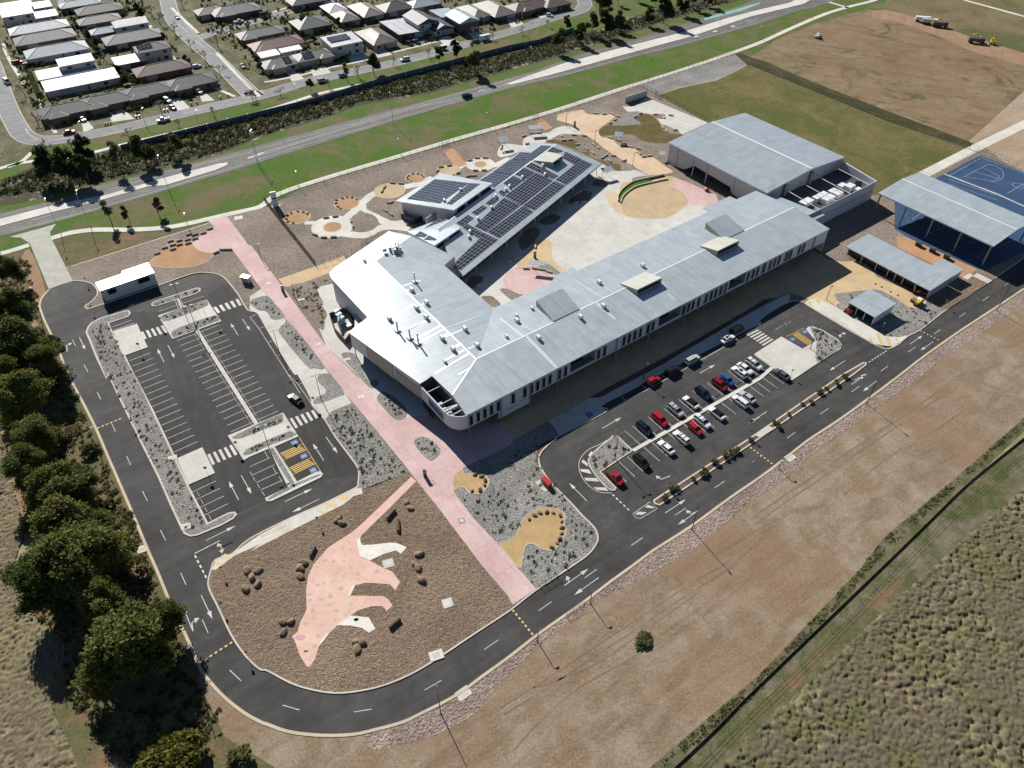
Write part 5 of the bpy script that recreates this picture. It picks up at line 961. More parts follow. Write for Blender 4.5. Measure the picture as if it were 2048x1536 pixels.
# front car park bays
f0, f1 = W1("C2 1048,597"), W1("F1 925,608"); fu = (f1-f0).normalized(); fv = (W1("C2 975,432")-W1("C2 1110,553")).normalized()*5.5; nf = int((f1-f0).length/2.6)
q0 = (W1("C2 1110,553")-f0).dot(fu); q1 = (W1("C2 1130,565")-f0).dot(fu)
nn_ = Vector((-fu.y, fu.x, 0))*.5
for i in range(-1, nf+1):
    b = f0+fu*(q0+2.6*i)
    if 0 < (b-f0).dot(fu) < (f1-f0).length: line(b+nn_, b+nn_+fv); line(b+nn_*2.6+fu*.5, b+nn_*2.6+fu*2.0, .2) if False else None
for i in range(-4, nf-1):
    b = f0+fu*(q1+2.6*i)
    if (b-f0).dot(fu) > -9: line(b-nn_, b-nn_-fv)
lines("E6 1358,1172 1905,880 F0 740,757 1240,482 1650,255 F1 560,190", .14)
for s in ("E6 1540,965 1622,1035", "E6 1800,828 1890,885", "F0 390,840 465,912", "F0 650,700 730,762", "F0 895,568 985,628", "F0 1150,450 1235,498", "F0 1400,330 1480,375"): lines(s, .1)
mk.ribbon(smooth(W("C2 868,500 790,545 700,585 635,655 622,730 650,810 720,890 800,925 880,928"), False, 4), .14, ZP)
for s in ("C2 720,600 695,635 712,642 728,610", "C2 655,665 640,685 690,720 690,695", "C2 632,740 640,760 722,780 700,745", "C2 662,810 680,832 785,840 760,812", "C2 735,885 765,905 855,912 830,885"): mk.poly(W(s), ZP)
mk.ribbon(W("C2 1045,1095 1180,1000 1240,1052 1105,1130 1070,1122"), .14, ZP, True)
for s in ("C2 1065,1098 1085,1077 1158,1080 1115,1103", "C2 1140,1042 1165,1022 1225,1045 1190,1050"): mk.poly(W(s), ZP)
mk2 = mk; struct('road_marking', mk, MATS['white_paint'], parent=asph)
# wheel stops
ws = MB(); R_ = random.Random(8)
for i in range(-1, nf):
    for sg, q in ((1, q0), (-1, q1)):
        b = f0+fu*(q+2.6*i+1.3)+nn_*(sg*2.2)
        if 1 < (b-f0).dot(fu) < (f1-f0).length-1 or (sg < 0 and i >= -1): ws.box(b, (1.6, .14, .1), math.atan2(fu.y, fu.x))
struct('wheel_stop', ws, MATS['dark_paint'], parent=asph)
# speed humps
for s in ("C0 768,420 985,332", "D0 1508,745 1772,575", "D2 95,340 250,530", "C2 1970,570 2048,632 C3 170,668", "B3 1270,1088 1430,1172"):
    p = W(s); a, b = p[0], p[-1]; n = int((b-a).length/.5); d = (b-a).normalized(); rz = math.atan2(d.y, d.x); m = MB(); m.mi = 0
    for i in range(n): m.box(a+d*(.25+.5*i)+Vector((0, 0, .004)), (.48, .38, .06), rz, mi=i % 2)
    struct('speed_hump', m, [MATS['hump_yellow'], MATS['dark_paint']], parent=asph)
# accessible bays
ym = MB(); bl = MB(); gl = MB()
def hatch(s, n):
    A, B, C_, D = W(s); ym.ribbon([A, B, C_, D], .12, ZP, True)
    for i in range(n):
        t0, t1 = i/n, (i+.5)/n; ym.face([Vector((p.x, p.y, ZP+.003)) for p in ccw([A.lerp(B, max(0, t0-.12)), A.lerp(B, max(0, t1-.12)), D.lerp(C_, min(1, t1+.12)), D.lerp(C_, min(1, t0+.12))])])
hatch("C1 240,615 415,543 443,590 272,668", 10); hatch("C1 310,730 482,652 512,700 342,782", 10); hatch("F1 1190,190 1260,150 1430,280 1380,320", 9)
ym.ribbon(W("C1 385,488 557,760"), .12, ZP); ym.ribbon(W("F1 1105,212 1330,102"), .12, ZP)
BL = [("C1 350,530", ), ("C1 424,638", ), ("C1 497,748", ), ("F1 1340,150", ), ("F1 1185,245", )]
dx_ = v_.normalized(); dy_ = (u_).normalized()
for i, (s,) in enumerate(BL):
    c = W1(s); ax, ay = (dx_, dy_) if i < 3 else (FU, FN); sg = 1
    P_ = lambda x, y: Vector((c.x+ax.x*x+ay.x*y, c.y+ax.y*x+ay.y*y, 0))
    bl.poly([P_(-.75, -.7), P_(.75, -.7), P_(.75, .7), P_(-.75, .7)], ZP+.004)
    gl.ribbon(circle(P_(.1, .15), .3, 14), .09, ZP+.008, True); gl.ribbon([P_(-.45, .0), P_(-.05, -.05), P_(.15, .0), P_(.2, -.3)], .1, ZP+.012); gl.poly(circle(P_(-.55, 0), .1, 10), ZP+.012)
c = W1("E6 1140,1215"); gz = ZS+.03; bl.poly([Vector((c.x, c.y, 0))+Vector((FU.x*x+FN.x*y, FU.y*x+FN.y*y, 0)) for x, y in ((-.8, -.8), (.8, -.8), (.8, .8), (-.8, .8))], gz); gl.ribbon(circle(c, .35, 14), .09, gz+.004, True)
struct('bay_hatching', ym, MATS['yellow_paint'], parent=asph); struct('accessible_symbol', bl, MATS['blue_paint'], parent=asph); struct('accessible_figure', gl, MATS['white_paint'], parent=asph)
# yellow stripes and lettering on the pavements
ys = MB(); zy = ZS+.024
for s in ("C1 790,918 838,888 830,912 800,930", "C1 690,965 720,950 785,955 765,985 700,985", "C1 585,1018 610,1005 695,1025 680,1042 600,1040", "C1 525,1075 545,1065 605,1085 570,1098", "C0 1740,1430 1775,1410 1822,1430 1800,1448 1760,1450", "C0 1695,1480 1750,1478 1755,1498 1705,1505", "B3 430,880 450,868 465,905 455,908", "B3 487,858 515,855 525,885 510,890", "B3 885,1165 900,1140 918,1185 905,1188", "B3 940,1115 960,1108 1000,1200 980,1205", "B3 1015,1145 1040,1145 1058,1205 1035,1208", "B3 1080,1145 1105,1148 1108,1165 1090,1172"):
    ys.poly(W(s), zy)
for s in ("C1 840,884 590,1008 330,1122 0,1286", "B3 412,884 930,1190"): ys.ribbon(W(s), .14, zy)
struct('pavement_stripes', ys, MATS['pale_yellow'], 'faded yellow stripes painted on the crossing pavements')
def text_mesh(txt, size, a, b, z, mat, name, flip=False, h=None):
    """lettering laid flat between a and b (reads from a to b)"""
    cu_ = bpy.data.curves.new('lettering', 'FONT'); cu_.body = txt; cu_.align_x = 'LEFT'; ob = bpy.data.objects.new('t', cu_); COL.objects.link(ob); bpy.context.view_layer.update()
    me = bpy.data.meshes.new_from_object(ob); w_ = max(v.co.x for v in me.vertices); bpy.data.objects.remove(ob); d = b-a; L = d.length; k = L/w_; kh = (h or L/w_)
    for v in me.vertices: v.co.x *= k; v.co.y *= kh
    me.materials.clear(); me.materials.append(mat); o = bpy.data.objects.new(name, me); COL.objects.link(o); o.location = (a.x, a.y, z); o.rotation_euler = (0, 0, math.atan2(d.y, d.x)); return o
a, b = W("C1 283,1178 82,1268"); t = text_mesh('KEEP CLEAR', 1, a, b, ZS+.03, MATS['rust_text'], 'pavement_lettering', h=1.0); t['kind'] = 'structure'; t['label'] = 'faded KEEP CLEAR lettering on the left car park footpath'
a, b = W("B3 605,992 735,1062"); t = text_mesh('KEEP CLEAR', 1, a, b, ZS+.03, M('faded_text', (.48, .4, .27), .8), 'pavement_lettering', h=.9); t['kind'] = 'structure'; t['label'] = 'very faded KEEP CLEAR lettering on the right crossing pavement'
# ---------------------------------------------------------------- vehicles
flat('tyre', (.012, .012, .012), .8); flat('rim', (.35, .36, .37), .35, .6); flat('car_glass', (.01, .013, .016), .08); flat('head_lamp', (.6, .62, .62), .15); flat('tail_lamp', (.3, .01, .01), .25); flat('trim_black', (.015, .015, .016), .6)
PAINT = {'white': (.72, .73, .74), 'silver': (.42, .44, .46), 'grey': (.1, .105, .115), 'black': (.012, .013, .016), 'navy': (.012, .02, .045), 'red': (.4, .012, .02), 'maroon': (.2, .008, .018), 'blue': (.02, .085, .3), 'teal': (.22, .4, .44), 'orange': (.5, .16, .05)}
for k_, c_ in PAINT.items(): flat('paint_'+k_, c_, .22, 0, .4, .2)
KINDS = {  # length, width, height, hood z, boot z, cabin (front base, front top, rear top, rear base) as fractions from the nose
 'hatch': (4.1, 1.76, 1.48, .92, 1.0, .26, .40, .90, .985), 'sedan': (4.75, 1.82, 1.44, .9, 1.0, .27, .42, .74, .88), 'suv': (4.65, 1.86, 1.68, 1.05, 1.1, .25, .37, .93, .985), 'ute': (5.2, 1.88, 1.78, 1.1, 1.1, .24, .34, .56, .6), 'van': (4.9, 1.95, 2.1, 1.25, 1.3, .12, .26, .97, .99)}
CARM = {}
def ring4(x, w, zb, zt):
    return [Vector((x, -w*.9, zb)), Vector((x, -w, zb+.18)), Vector((x, -w, zt-.16)), Vector((x, -w*.9, zt-.02)), Vector((x, 0, zt+.02)), Vector((x, w*.9, zt-.02)), Vector((x, w, zt-.16)), Vector((x, w, zb+.18)), Vector((x, w*.9, zb))]
def car_mesh(kind):
    if kind in CARM: return CARM[kind]
    L, Wd, H, zh, zb, f0, f1, r1, r0 = KINDS[kind]; w = Wd/2; X = lambda f: L/2-f*L; d = {}
    m = MB(); belt = max(zh, zb)+.02
    m.loft([ring4(X(0), w*.72, .32, zh-.22), ring4(X(.02), w*.86, .22, zh-.1), ring4(X(.08), w*.97, .2, zh-.03), ring4(X(f0), w, .2, zh+.04), ring4(X((f0+r0)/2), w, .2, belt), ring4(X(min(r0, .93)), w, .2, zb), ring4(X(.97), w*.95, .24, zb-.04), ring4(X(1), w*.84, .34, zb-.14)])
    d['body'] = m.mesh('body', MATS['paint_white'], smooth_=False)
    g = MB(); B = [(X(f0), w*.9), (X(r0), w*.88)]; T = [(X(f1), w*.72), (X(r1), w*.7)]; zt = H-.05
    b_ = [Vector((B[0][0], -B[0][1], belt-.04)), Vector((B[0][0], B[0][1], belt-.04)), Vector((B[1][0], B[1][1], belt-.04)), Vector((B[1][0], -B[1][1], belt-.04))]
    t_ = [Vector((T[0][0], -T[0][1], zt)), Vector((T[0][0], T[0][1], zt)), Vector((T[1][0], T[1][1], zt)), Vector((T[1][0], -T[1][1], zt))]
    box_pts(g, b_, t_); d['window_glass'] = g.mesh('window_glass', MATS['car_glass'])
    r = MB(); cx = (T[0][0]+T[1][0])/2; e = [Vector((T[0][0]+.06, y*T[0][1]*1.02, zt-.03)) for y in (-1, 1)]+[Vector((T[1][0]-.06, y*T[1][1]*1.02, zt-.03)) for y in (1, -1)]
    u = [Vector((cx+(p.x-cx)*.93, p.y*.9, H+.015)) for p in e]; box_pts(r, e, u); r.face([u[0], u[3], u[2], u[1]] if area2([u[0], u[3], u[2], u[1]]) > 0 else u)
    for s in (-1, 1):   # pillars
        for (a, b) in ((b_[0 if s < 0 else 1], t_[0 if s < 0 else 1]), (b_[3 if s < 0 else 2], t_[3 if s < 0 else 2]), (b_[0 if s < 0 else 1].lerp(b_[3 if s < 0 else 2], .5), t_[0 if s < 0 else 1].lerp(t_[3 if s < 0 else 2], .48))): r.tube([a, b], .05, 4)
    d['roof'] = r.mesh('roof', MATS['paint_white'])
    t = MB(); t.tube([(0, -.11, 0), (0, .11, 0)], .34 if kind in ('suv', 'ute') else .31, 14); d['tyre'] = t.mesh('tyre', MATS['tyre']); t = MB(); t.tube([(0, -.125, 0), (0, .125, 0)], .2, 10); d['rim'] = t.mesh('rim', MATS['rim'])
    h = MB(); h.box((0, 0, 0), (.3, .34, .15)); d['headlight'] = h.mesh('headlight', MATS['head_lamp']); h = MB(); h.box((0, 0, 0), (.16, .3, .2)); d['taillight'] = h.mesh('taillight', MATS['tail_lamp']); h = MB(); h.box((0, 0, 0), (.16, .2, .13)); d['mirror'] = h.mesh('mirror', MATS['trim_black'])
    CARM[kind] = d; return d
PM = {}
def painted(me, color):
    k = (me.name, color)
    if k not in PM: c = me.copy(); c.materials.clear(); c.materials.append(MATS['paint_'+color]); PM[k] = c
    return PM[k]
def car(kind, color, p, ang, label, roofc=None, rack=False, z=0.012, group=None, sunroof=False, cat=None):
    d = car_mesh(kind); L, Wd, H, zh, zb, f0, f1, r1, r0 = KINDS[kind]; t = thing('parked_car' if kind not in ('ute', 'van') else kind, label, cat or {'ute': 'ute', 'van': 'van'}.get(kind, 'car'), (p.x, p.y, z), ang, group)
    def sub(n, me, loc=(0, 0, 0), par=t):
        o = bpy.data.objects.new(n, me); COL.objects.link(o); o.parent = par; o.location = loc; return o
    sub('body', painted(d['body'], color)); sub('window_glass', d['window_glass']); sub('roof', painted(d['roof'], roofc or color))
    for x in (L*.5-.85, -L*.5+.85):
        for y in (-1, 1): w_ = sub('wheel', d['tyre'], (x, y*(Wd/2-.1), .32)); sub('rim', d['rim'], (0, 0, 0), w_)
    for y in (-1, 1):
        sub('headlight', d['headlight'], (L/2-.22, y*(Wd/2-.28), zh-.3)); sub('taillight', d['taillight'], (-L/2+.1, y*(Wd/2-.26), zb-.32)); sub('mirror', d['mirror'], (L/2-L*(f0+.06), y*(Wd/2+.06), max(zh, zb)))
    if rack:
        m = MB()
        for x in (.35, -.75): m.box((x-.2, 0, H+.06), (.1, Wd*.62, .05))
        for y in (-.55, .55): m.tube([(.8-.2, y, H+.04), (-1.4-.2, y, H+.04)], .03, 4)
        part(m, 'roof_rack', MATS['trim_black'], t, world=False)
    if sunroof: m = MB(); m.box((-.35, 0, H+.012), (1.1, .8, .012)); part(m, 'sunroof', MATS['car_glass'], t, world=False)
    if kind == 'ute':
        m = MB(); m.box((-L*.31, 0, 1.1), (L*.34, Wd*.8, .03)); part(m, 'tray', MATS['trim_black'], t, world=False)
        m = MB()
        for y in (-1, 1): m.box((-L*.3, y*Wd*.43, 1.1), (L*.36, .08, .1))
        m.box((-L*.49, 0, 1.08), (.08, Wd*.86, .12)); part(m, 'tray_side', MATS['paint_'+color], t, world=False)
    return t
RA = math.atan2(-fv.y, -fv.x)     # nose towards the dividing strip from the upper row, pointing down-right
GR = 'cars parked in the front car park'
for k, c, s, fwd, lab, kw in (
 ('suv', 'navy', 'F0 695,1262', 1, 'dark navy wagon, leftmost car of the upper parking row', {'sunroof': True}), ('suv', 'red', 'F0 893,1150', 1, 'bright red car in the upper row between the navy wagon and a silver one', {}), ('suv', 'silver', 'F0 1095,1030', 1, 'silver white wagon with roof racks in the upper parking row', {'rack': True}),
 ('sedan', 'white', 'F0 1290,930', -1, 'white car with a black roof in the upper parking row', {'roofc': 'black'}), ('suv', 'navy', 'F0 1445,812', 1, 'blackish blue car standing alone between white and dark red cars', {}), ('suv', 'maroon', 'F0 1658,702', 1, 'dark red car parked right beside the blue hatchback', {}), ('hatch', 'blue', 'F0 1755,645', 1, 'bright blue hatchback in the upper parking row', {}),
 ('suv', 'white', 'F1 500,675', -1, 'white car with a sunroof beside a white sedan, upper row', {'sunroof': True}), ('sedan', 'white', 'F1 575,625', 1, 'white sedan squeezed between two white wagons, upper row', {}), ('suv', 'white', 'F1 690,570', 1, 'white wagon, rightmost car of the upper parking row', {'rack': True}),
 ('ute', 'red', 'C2 905,805', 1, 'red pickup, leftmost car of the lower parking row', {}), ('suv', 'black', 'C2 1112,685', 1, 'black wagon second from the left in the lower parking row', {}), ('sedan', 'white', 'C2 1308,573', -1, 'white saloon beside an empty bay right of the black wagon', {}), ('suv', 'white', 'C2 1427,497', -1, 'white wagon with pale roof bars below the dividing strip, left of the red hatch', {'rack': True}),
 ('hatch', 'red', 'C2 1537,425', 1, 'bright red hatchback in the lower row beside a white wagon', {}), ('suv', 'white', 'C2 1592,370', 1, 'white wagon with roof rack right beside the red hatchback, lower row', {'rack': True}), ('sedan', 'white', 'C2 1707,305', -1, 'white car with a black roof in the lower parking row', {'roofc': 'black'}),
 ('suv', 'white', 'C2 1892,212', -1, 'white car with a white roof, left one of a pair in the lower row', {}), ('sedan', 'silver', 'C2 1948,177', -1, 'silver white car, right one of a pair in the lower row', {}), ('sedan', 'grey', 'F1 1045,700', -1, 'dark grey saloon at the right end of the lower row', {})):
    car(k, c, W1(s, .5), RA if fwd > 0 else RA+math.pi, lab, group=GR, **kw)
for k, c, s, lab, kw in (('hatch', 'red', 'F0 805,648', 'red hatchback at the kerb in the edge of the building shadow', {}), ('suv', 'black', 'F0 1058,525', 'black wagon parked at the kerb behind the red hatchback', {'rack': True}), ('suv', 'silver', 'F0 1308,385', 'silver car at the kerb in front of the black wagon', {}), ('sedan', 'white', 'F0 1758,118', 'white car at the kerb near the zebra crossing', {'sunroof': True}), ('suv', 'black', 'F1 470,122', 'black car at the kerb deepest in the building shadow', {})):
    car(k, c, W1(s, .5), FA, lab, group='cars parallel parked at the kerb', **kw)
car('sedan', 'black', W1('C1 358,192', .5), math.radians(-42)+math.pi, 'glossy black car driving alone through the left car park')
car('suv', 'navy', W1('A1 1710,757', .5), math.atan2(*(lambda d: (d.y, d.x))(W1('A1 1900,705')-W1('A1 1500,815'))), 'dark car driving on the main road', z=-.02)
SA = math.atan2(*(lambda d: (d.y, d.x))(W1('A0 2048,752')-W1('A0 1300,925'))); S3A = math.atan2(*(lambda d: (d.y, d.x))(W1('A0 1980,740')-W1('A0 1450,250')))
for k, c, s, a, lab in (('ute', 'white', 'A0 1285,945', SA+math.pi, 'white work ute with a tray on the street below the terrace row'), ('sedan', 'maroon', 'A0 545,1040', SA, 'dark red car at the street corner'), ('hatch', 'white', 'A0 652,938', SA-1.4, 'white car in the leftmost terrace driveway'), ('suv', 'white', 'A0 1318,790', SA-1.3, 'white wagon in the middle terrace driveway'), ('hatch', 'grey', 'A0 1360,848', SA-1.3, 'grey car behind a white wagon in the terrace driveway'), ('suv', 'white', 'A0 1565,722', SA-1.3, 'white car beside the round dark shrub at the terrace row'),
 ('sedan', 'white', 'A0 1395,135', S3A, 'white car parked on the middle street near the top'), ('sedan', 'silver', 'A0 1910,520', S3A, 'silver car parked on the verge of the middle street'), ('ute', 'white', 'A0 1880,172', SA, 'white ute parked across the side street'), ('van', 'white', 'A0 55,645', S3A+.2, 'white van on the left street'), ('suv', 'red', 'A0 140,492', SA, 'red car in a driveway at the left street'), ('suv', 'black', 'A0 222,512', SA, 'black car beside the red car at the left street'), ('hatch', 'white', 'A0 1550,522', SA, 'white car half hidden by a hedge beside the brown roofed house'),
 ('suv', 'silver', 'A1 572,634', SA, 'silver blue car on the residential street, lower left of the two storey house'), ('hatch', 'teal', 'A1 732,592', SA, 'pale teal car on the residential street'), ('suv', 'white', 'A1 1220,468', SA+math.pi, 'white wagon alone on the east part of the street'), ('van', 'black', 'A1 110,118', SA, 'dark van at the side street'), ('van', 'white', 'A1 612,18', SA, 'white van at the far end of the side street'), ('suv', 'navy', 'A1 1255,345', SA-1.4, 'dark blue car in a driveway of the mauve roofed house'), ('ute', 'blue', 'A1 1310,330', SA-1.4, 'blue ute beside the dark blue car'),
 ('suv', 'white', 'A2 458,66', SA-1.2, 'white wagon in a driveway near the bend'), ('hatch', 'white', 'A2 390,120', SA-1.2, 'white hatchback at the bend of the street'), ('sedan', 'grey', 'A2 335,95', SA-1.2, 'dark grey car next to the white hatchback at the bend'), ('hatch', 'grey', 'A1 1785,325', SA, 'dark car towing the white caravan')):
    car(k, c, W1(s, .5), a, lab, z=-.03, group='cars in the suburb')
cvn = thing('caravan', 'white caravan parked on the residential street', 'caravan', W1('A1 1850,315'), SA); m = MB(); m.loft([[Vector((x, y*w, z)) for y, z in ((-1, .5), (-1, 2.3), (-.85, 2.55), (.85, 2.55), (1, 2.3), (1, .5))] for x, w in ((-2.7, 1.0), (-2.4, 1.15), (2.2, 1.15), (2.7, 1.0))]); part(m, 'body', MATS['white_metal'], cvn, world=False)
for y in (-1, 1): m = MB(); m.tube([(0, y*1.0-.1, .32), (0, y*1.0+.1, .32)], .32, 12); part(m, 'wheel', MATS['tyre'], cvn, world=False); m = MB(); m.box((.2, y*1.16, 1.4), (1.2, .03, .6)); part(m, 'window', MATS['car_glass'], cvn, world=False)
tr = thing('box_trailer', 'dark box trailer with a white lid on the street', 'trailer', W1('A1 1525,388'), SA); m = MB(); m.box((0, 0, .5), (3, 1.7, 1.4)); part(m, 'body', MATS['trim_black'], tr, world=False); m = MB(); m.box((0, 0, 1.9), (3.1, 1.8, .12)); part(m, 'lid', MATS['white_metal'], tr, world=False)
for y in (-1, 1): m = MB(); m.tube([(0, y*.95-.1, .32), (0, y*.95+.1, .32)], .32, 12); part(m, 'wheel', MATS['tyre'], tr, world=False)
# machines
def machine(name, label, cat, p, rz, parts, z=0):
    t = thing(name, label, cat, (p.x, p.y, z), rz)
    for nm, mt, shapes in parts:
        m = MB()
        for sh in shapes:
            if sh[0] == 'b': m.box(sh[1], sh[2])
            else: m.tube(sh[1], sh[2], 12)
        part(m, nm, MATS[mt], t, world=False)
    return t
WH = lambda x, y, r, w=.25: ('t', [(x, y-w/2, r), (x, y+w/2, r)], r)
def tractor(label, p, rz, c, z=ZS+.02): return machine('tractor', label, 'tractor', p, rz, [('bonnet', c, [('b', (.7, 0, .55), (1.3, .7, .6))]), ('cab', c, [('b', (-.45, 0, .6), (1.0, 1.0, .35)), ('t', [(-.9, .4, .9), (-.9, .4, 1.9)], .05), ('t', [(-.9, -.4, .9), (-.9, -.4, 1.9)], .05)]), ('seat', 'black_metal', [('b', (-.4, 0, .95), (.5, .5, .45))]), ('wheel', 'tyre', [WH(-.7, .65, .55)]), ('wheel', 'tyre', [WH(-.7, -.65, .55)]), ('wheel', 'tyre', [WH(1.0, .55, .32)]), ('wheel', 'tyre', [WH(1.0, -.55, .32)])], z)
tractor('red ride-on tractor at the open corner of the steel shed', W1('B3 735,962'), 2.2, 'red_metal'); tractor('yellow loader at the end of the long shed', W1('B3 1243,812'), -.5, 'yellow_metal'); tractor('red tractor beside the yellow loader at the long shed', W1('B3 1290,826'), -.5, 'red_metal')
def roller(label, p, rz, z=ZS+.02, c='yellow_metal'): return machine('roller', label, 'road roller', p, rz, [('drum', 'black_metal', [WH(1.2, 0, .6, 1.4)]), ('body', c, [('b', (-.4, 0, .5), (2.0, 1.2, .8))]), ('canopy', 'white_metal', [('b', (-.4, 0, 2.1), (1.4, 1.3, .1)), ('t', [(-.9, .5, 1.3), (-.9, .5, 2.1)], .05), ('t', [(-.9, -.5, 1.3), (-.9, -.5, 2.1)], .05)]), ('wheel', 'tyre', [WH(-1.1, .55, .5)]), ('wheel', 'tyre', [WH(-1.1, -.55, .5)])], z)
roller('yellow and white roller parked on the sandy paving', W1('B3 1252,893'), .7); roller('small white roller alone on the far brown field', W1('A3 505,283'), .3, -.04, 'white_metal')
m = MB(); cr_ = thing('crate', 'brown crate beside the yellow and white roller', 'crate', W1('B3 1215,872')); m.box(W1('B3 1215,872')+Vector((0, 0, ZS)), (1.5, 1.1, .9), .7); part(m, 'box', M('cardboard', (.26, .16, .09), .9), cr_); m = MB(); m.box(W1('B3 1215,872')+Vector((0, 0, ZS+.9)), (1.6, 1.2, .07), .7); part(m, 'lid', MATS['cardboard'], cr_)
def truck(label, p, rz, c1, c2): return machine('truck', label, 'truck', p, rz, [('cab', c1, [('b', (3.0, 0, .6), (1.8, 2.2, 2.0))]), ('tray', c2, [('b', (-.6, 0, .9), (5.2, 2.3, 1.5))]), ('windscreen', 'car_glass', [('b', (3.88, 0, 1.5), (.06, 1.9, .8))])]+[('wheel', 'tyre', [WH(x, y*1.0, .5)]) for x in (2.9, -1.6, -2.6) for y in (-1, 1)], -.04)
def digger(label, p, rz): return machine('excavator', label, 'excavator', p, rz, [('track', 'black_metal', [('b', (0, .9, 0), (3.2, .5, .7))]), ('track', 'black_metal', [('b', (0, -.9, 0), (3.2, .5, .7))]), ('cab', 'yellow_metal', [('b', (-.3, 0, .75), (2.4, 2.0, 1.0)), ('b', (.3, .5, 1.7), (1.2, .9, .9))]), ('boom', 'yellow_metal', [('t', [(.8, -.3, 1.6), (2.6, -.3, 3.4), (4.2, -.3, 2.2)], .2), ('t', [(4.2, -.3, 2.2), (3.8, -.3, .5)], .16)]), ('bucket', 'black_metal', [('b', (3.7, -.3, .1), (.8, .9, .6))])], -.04)
truck('white truck, leftmost machine on the haul track', W1('A3 1280,160'), -.35, 'white_metal', 'white_metal'); truck('second white truck on the haul track', W1('A3 1330,178'), -.35, 'white_metal', 'galv'); digger('yellow excavator between the trucks on the haul track', W1('A3 1368,190'), .4); truck('dark truck behind the yellow excavator', W1('A3 1410,200'), -.35, 'dark_grey', 'dark_grey')
truck('dark flat truck at the right end of the far machines', W1('A3 1680,320'), -.3, 'dark_grey', 'dark_grey'); digger('pale excavator beside the dark flat truck', W1('A3 1715,312'), 2.4); digger('yellow excavator standing alone at the far right', W1('A3 1808,328'), 1.2)
# ---------------------------------------------------------------- suburb
YA = math.atan2(*(lambda d: (d.y, d.x))(W1('A0 2048,752')-W1('A0 640,1072')))
def tiles_(name, c):
    s = NT(name); s.objco(); n = s.noise(1.2, 5, .7); n2 = s.noise(.25, 3); a = s.ramp(n, 0, [(.3, mul(c, .8)), (.7, mul(c, 1.2))]); b = s.ramp(n2, 0, [(.3, .85), (.7, 1.1)]); w = s.n('ShaderNodeTexWave'); w.bands_direction = 'Z'; w.inputs['Scale'].default_value = 1.6; s.l(s.pos[0], s.pos[1], w, 'Vector')
    x = s.mix(None, (a, 0), (b, 0), 'MULTIPLY', 1.0); s.col(s.mix(None, x, (s.ramp(w, 'Fac', [(0, .85), (.4, 1.03)]), 0), 'MULTIPLY', 1.0)); s.rough(.6, .4); MATS[name] = s.m
RC_ = {'white': (.74, .75, .75), 'pale': (.42, .49, .53), 'blue': (.28, .37, .43), 'grey': (.19, .195, .2), 'dark': (.07, .076, .088), 'brown': (.17, .14, .12), 'choc': (.1, .07, .058), 'maroon': (.2, .115, .11), 'green': (.11, .135, .135), 'navy': (.06, .075, .1), 'mauve': (.4, .42, .47), 'tan': (.22, .21, .195)}
for k_, c_ in RC_.items(): tiles_('roof_'+k_+'_tile', c_)
for k_, c_ in {'brick': (.2, .13, .09), 'render': (.5, .49, .46), 'dkbrick': (.1, .08, .065), 'cream': (.4, .36, .29)}.items(): M('house_'+k_, c_, .85, .1, 2, .4, .1, obj=True)
flat('garage_door_paint', (.36, .36, .35), .5); flat('fence_steel', (.09, .085, .08), .7); flat('hwindow', (.03, .04, .05), .15)
def hip_roof(m, L, Wd, z, pitch, ov=.5, ox=0, oy=0, gable=False):
    l, w = L/2+ov, Wd/2+ov; sw = l < w
    if sw: l, w = w, l
    h = w*pitch; r = l-w if not gable else l
    P = [(-l, -w, z), (l, -w, z), (l, w, z), (-l, w, z)]; R = [(-r, 0, z+h), (r, 0, z+h)]
    T = (lambda p: Vector((ox-p[1], oy+p[0], p[2]))) if sw else (lambda p: Vector((ox+p[0], oy+p[1], p[2])))
    P = [T(p) for p in P]; R = [T(p) for p in R]
    for f in ([P[0], P[1], R[1], R[0]], [P[1], P[2], R[1]], [P[2], P[3], R[0], R[1]], [P[3], P[0], R[0]]): m.face(f)
    m.face([p-Vector((0, 0, .02)) for p in reversed(P)])
    for i in range(4): a, b = P[i], P[(i+1) % 4]; m.face([a-Vector((0, 0, .22)), b-Vector((0, 0, .22)), b, a])
    return P, R
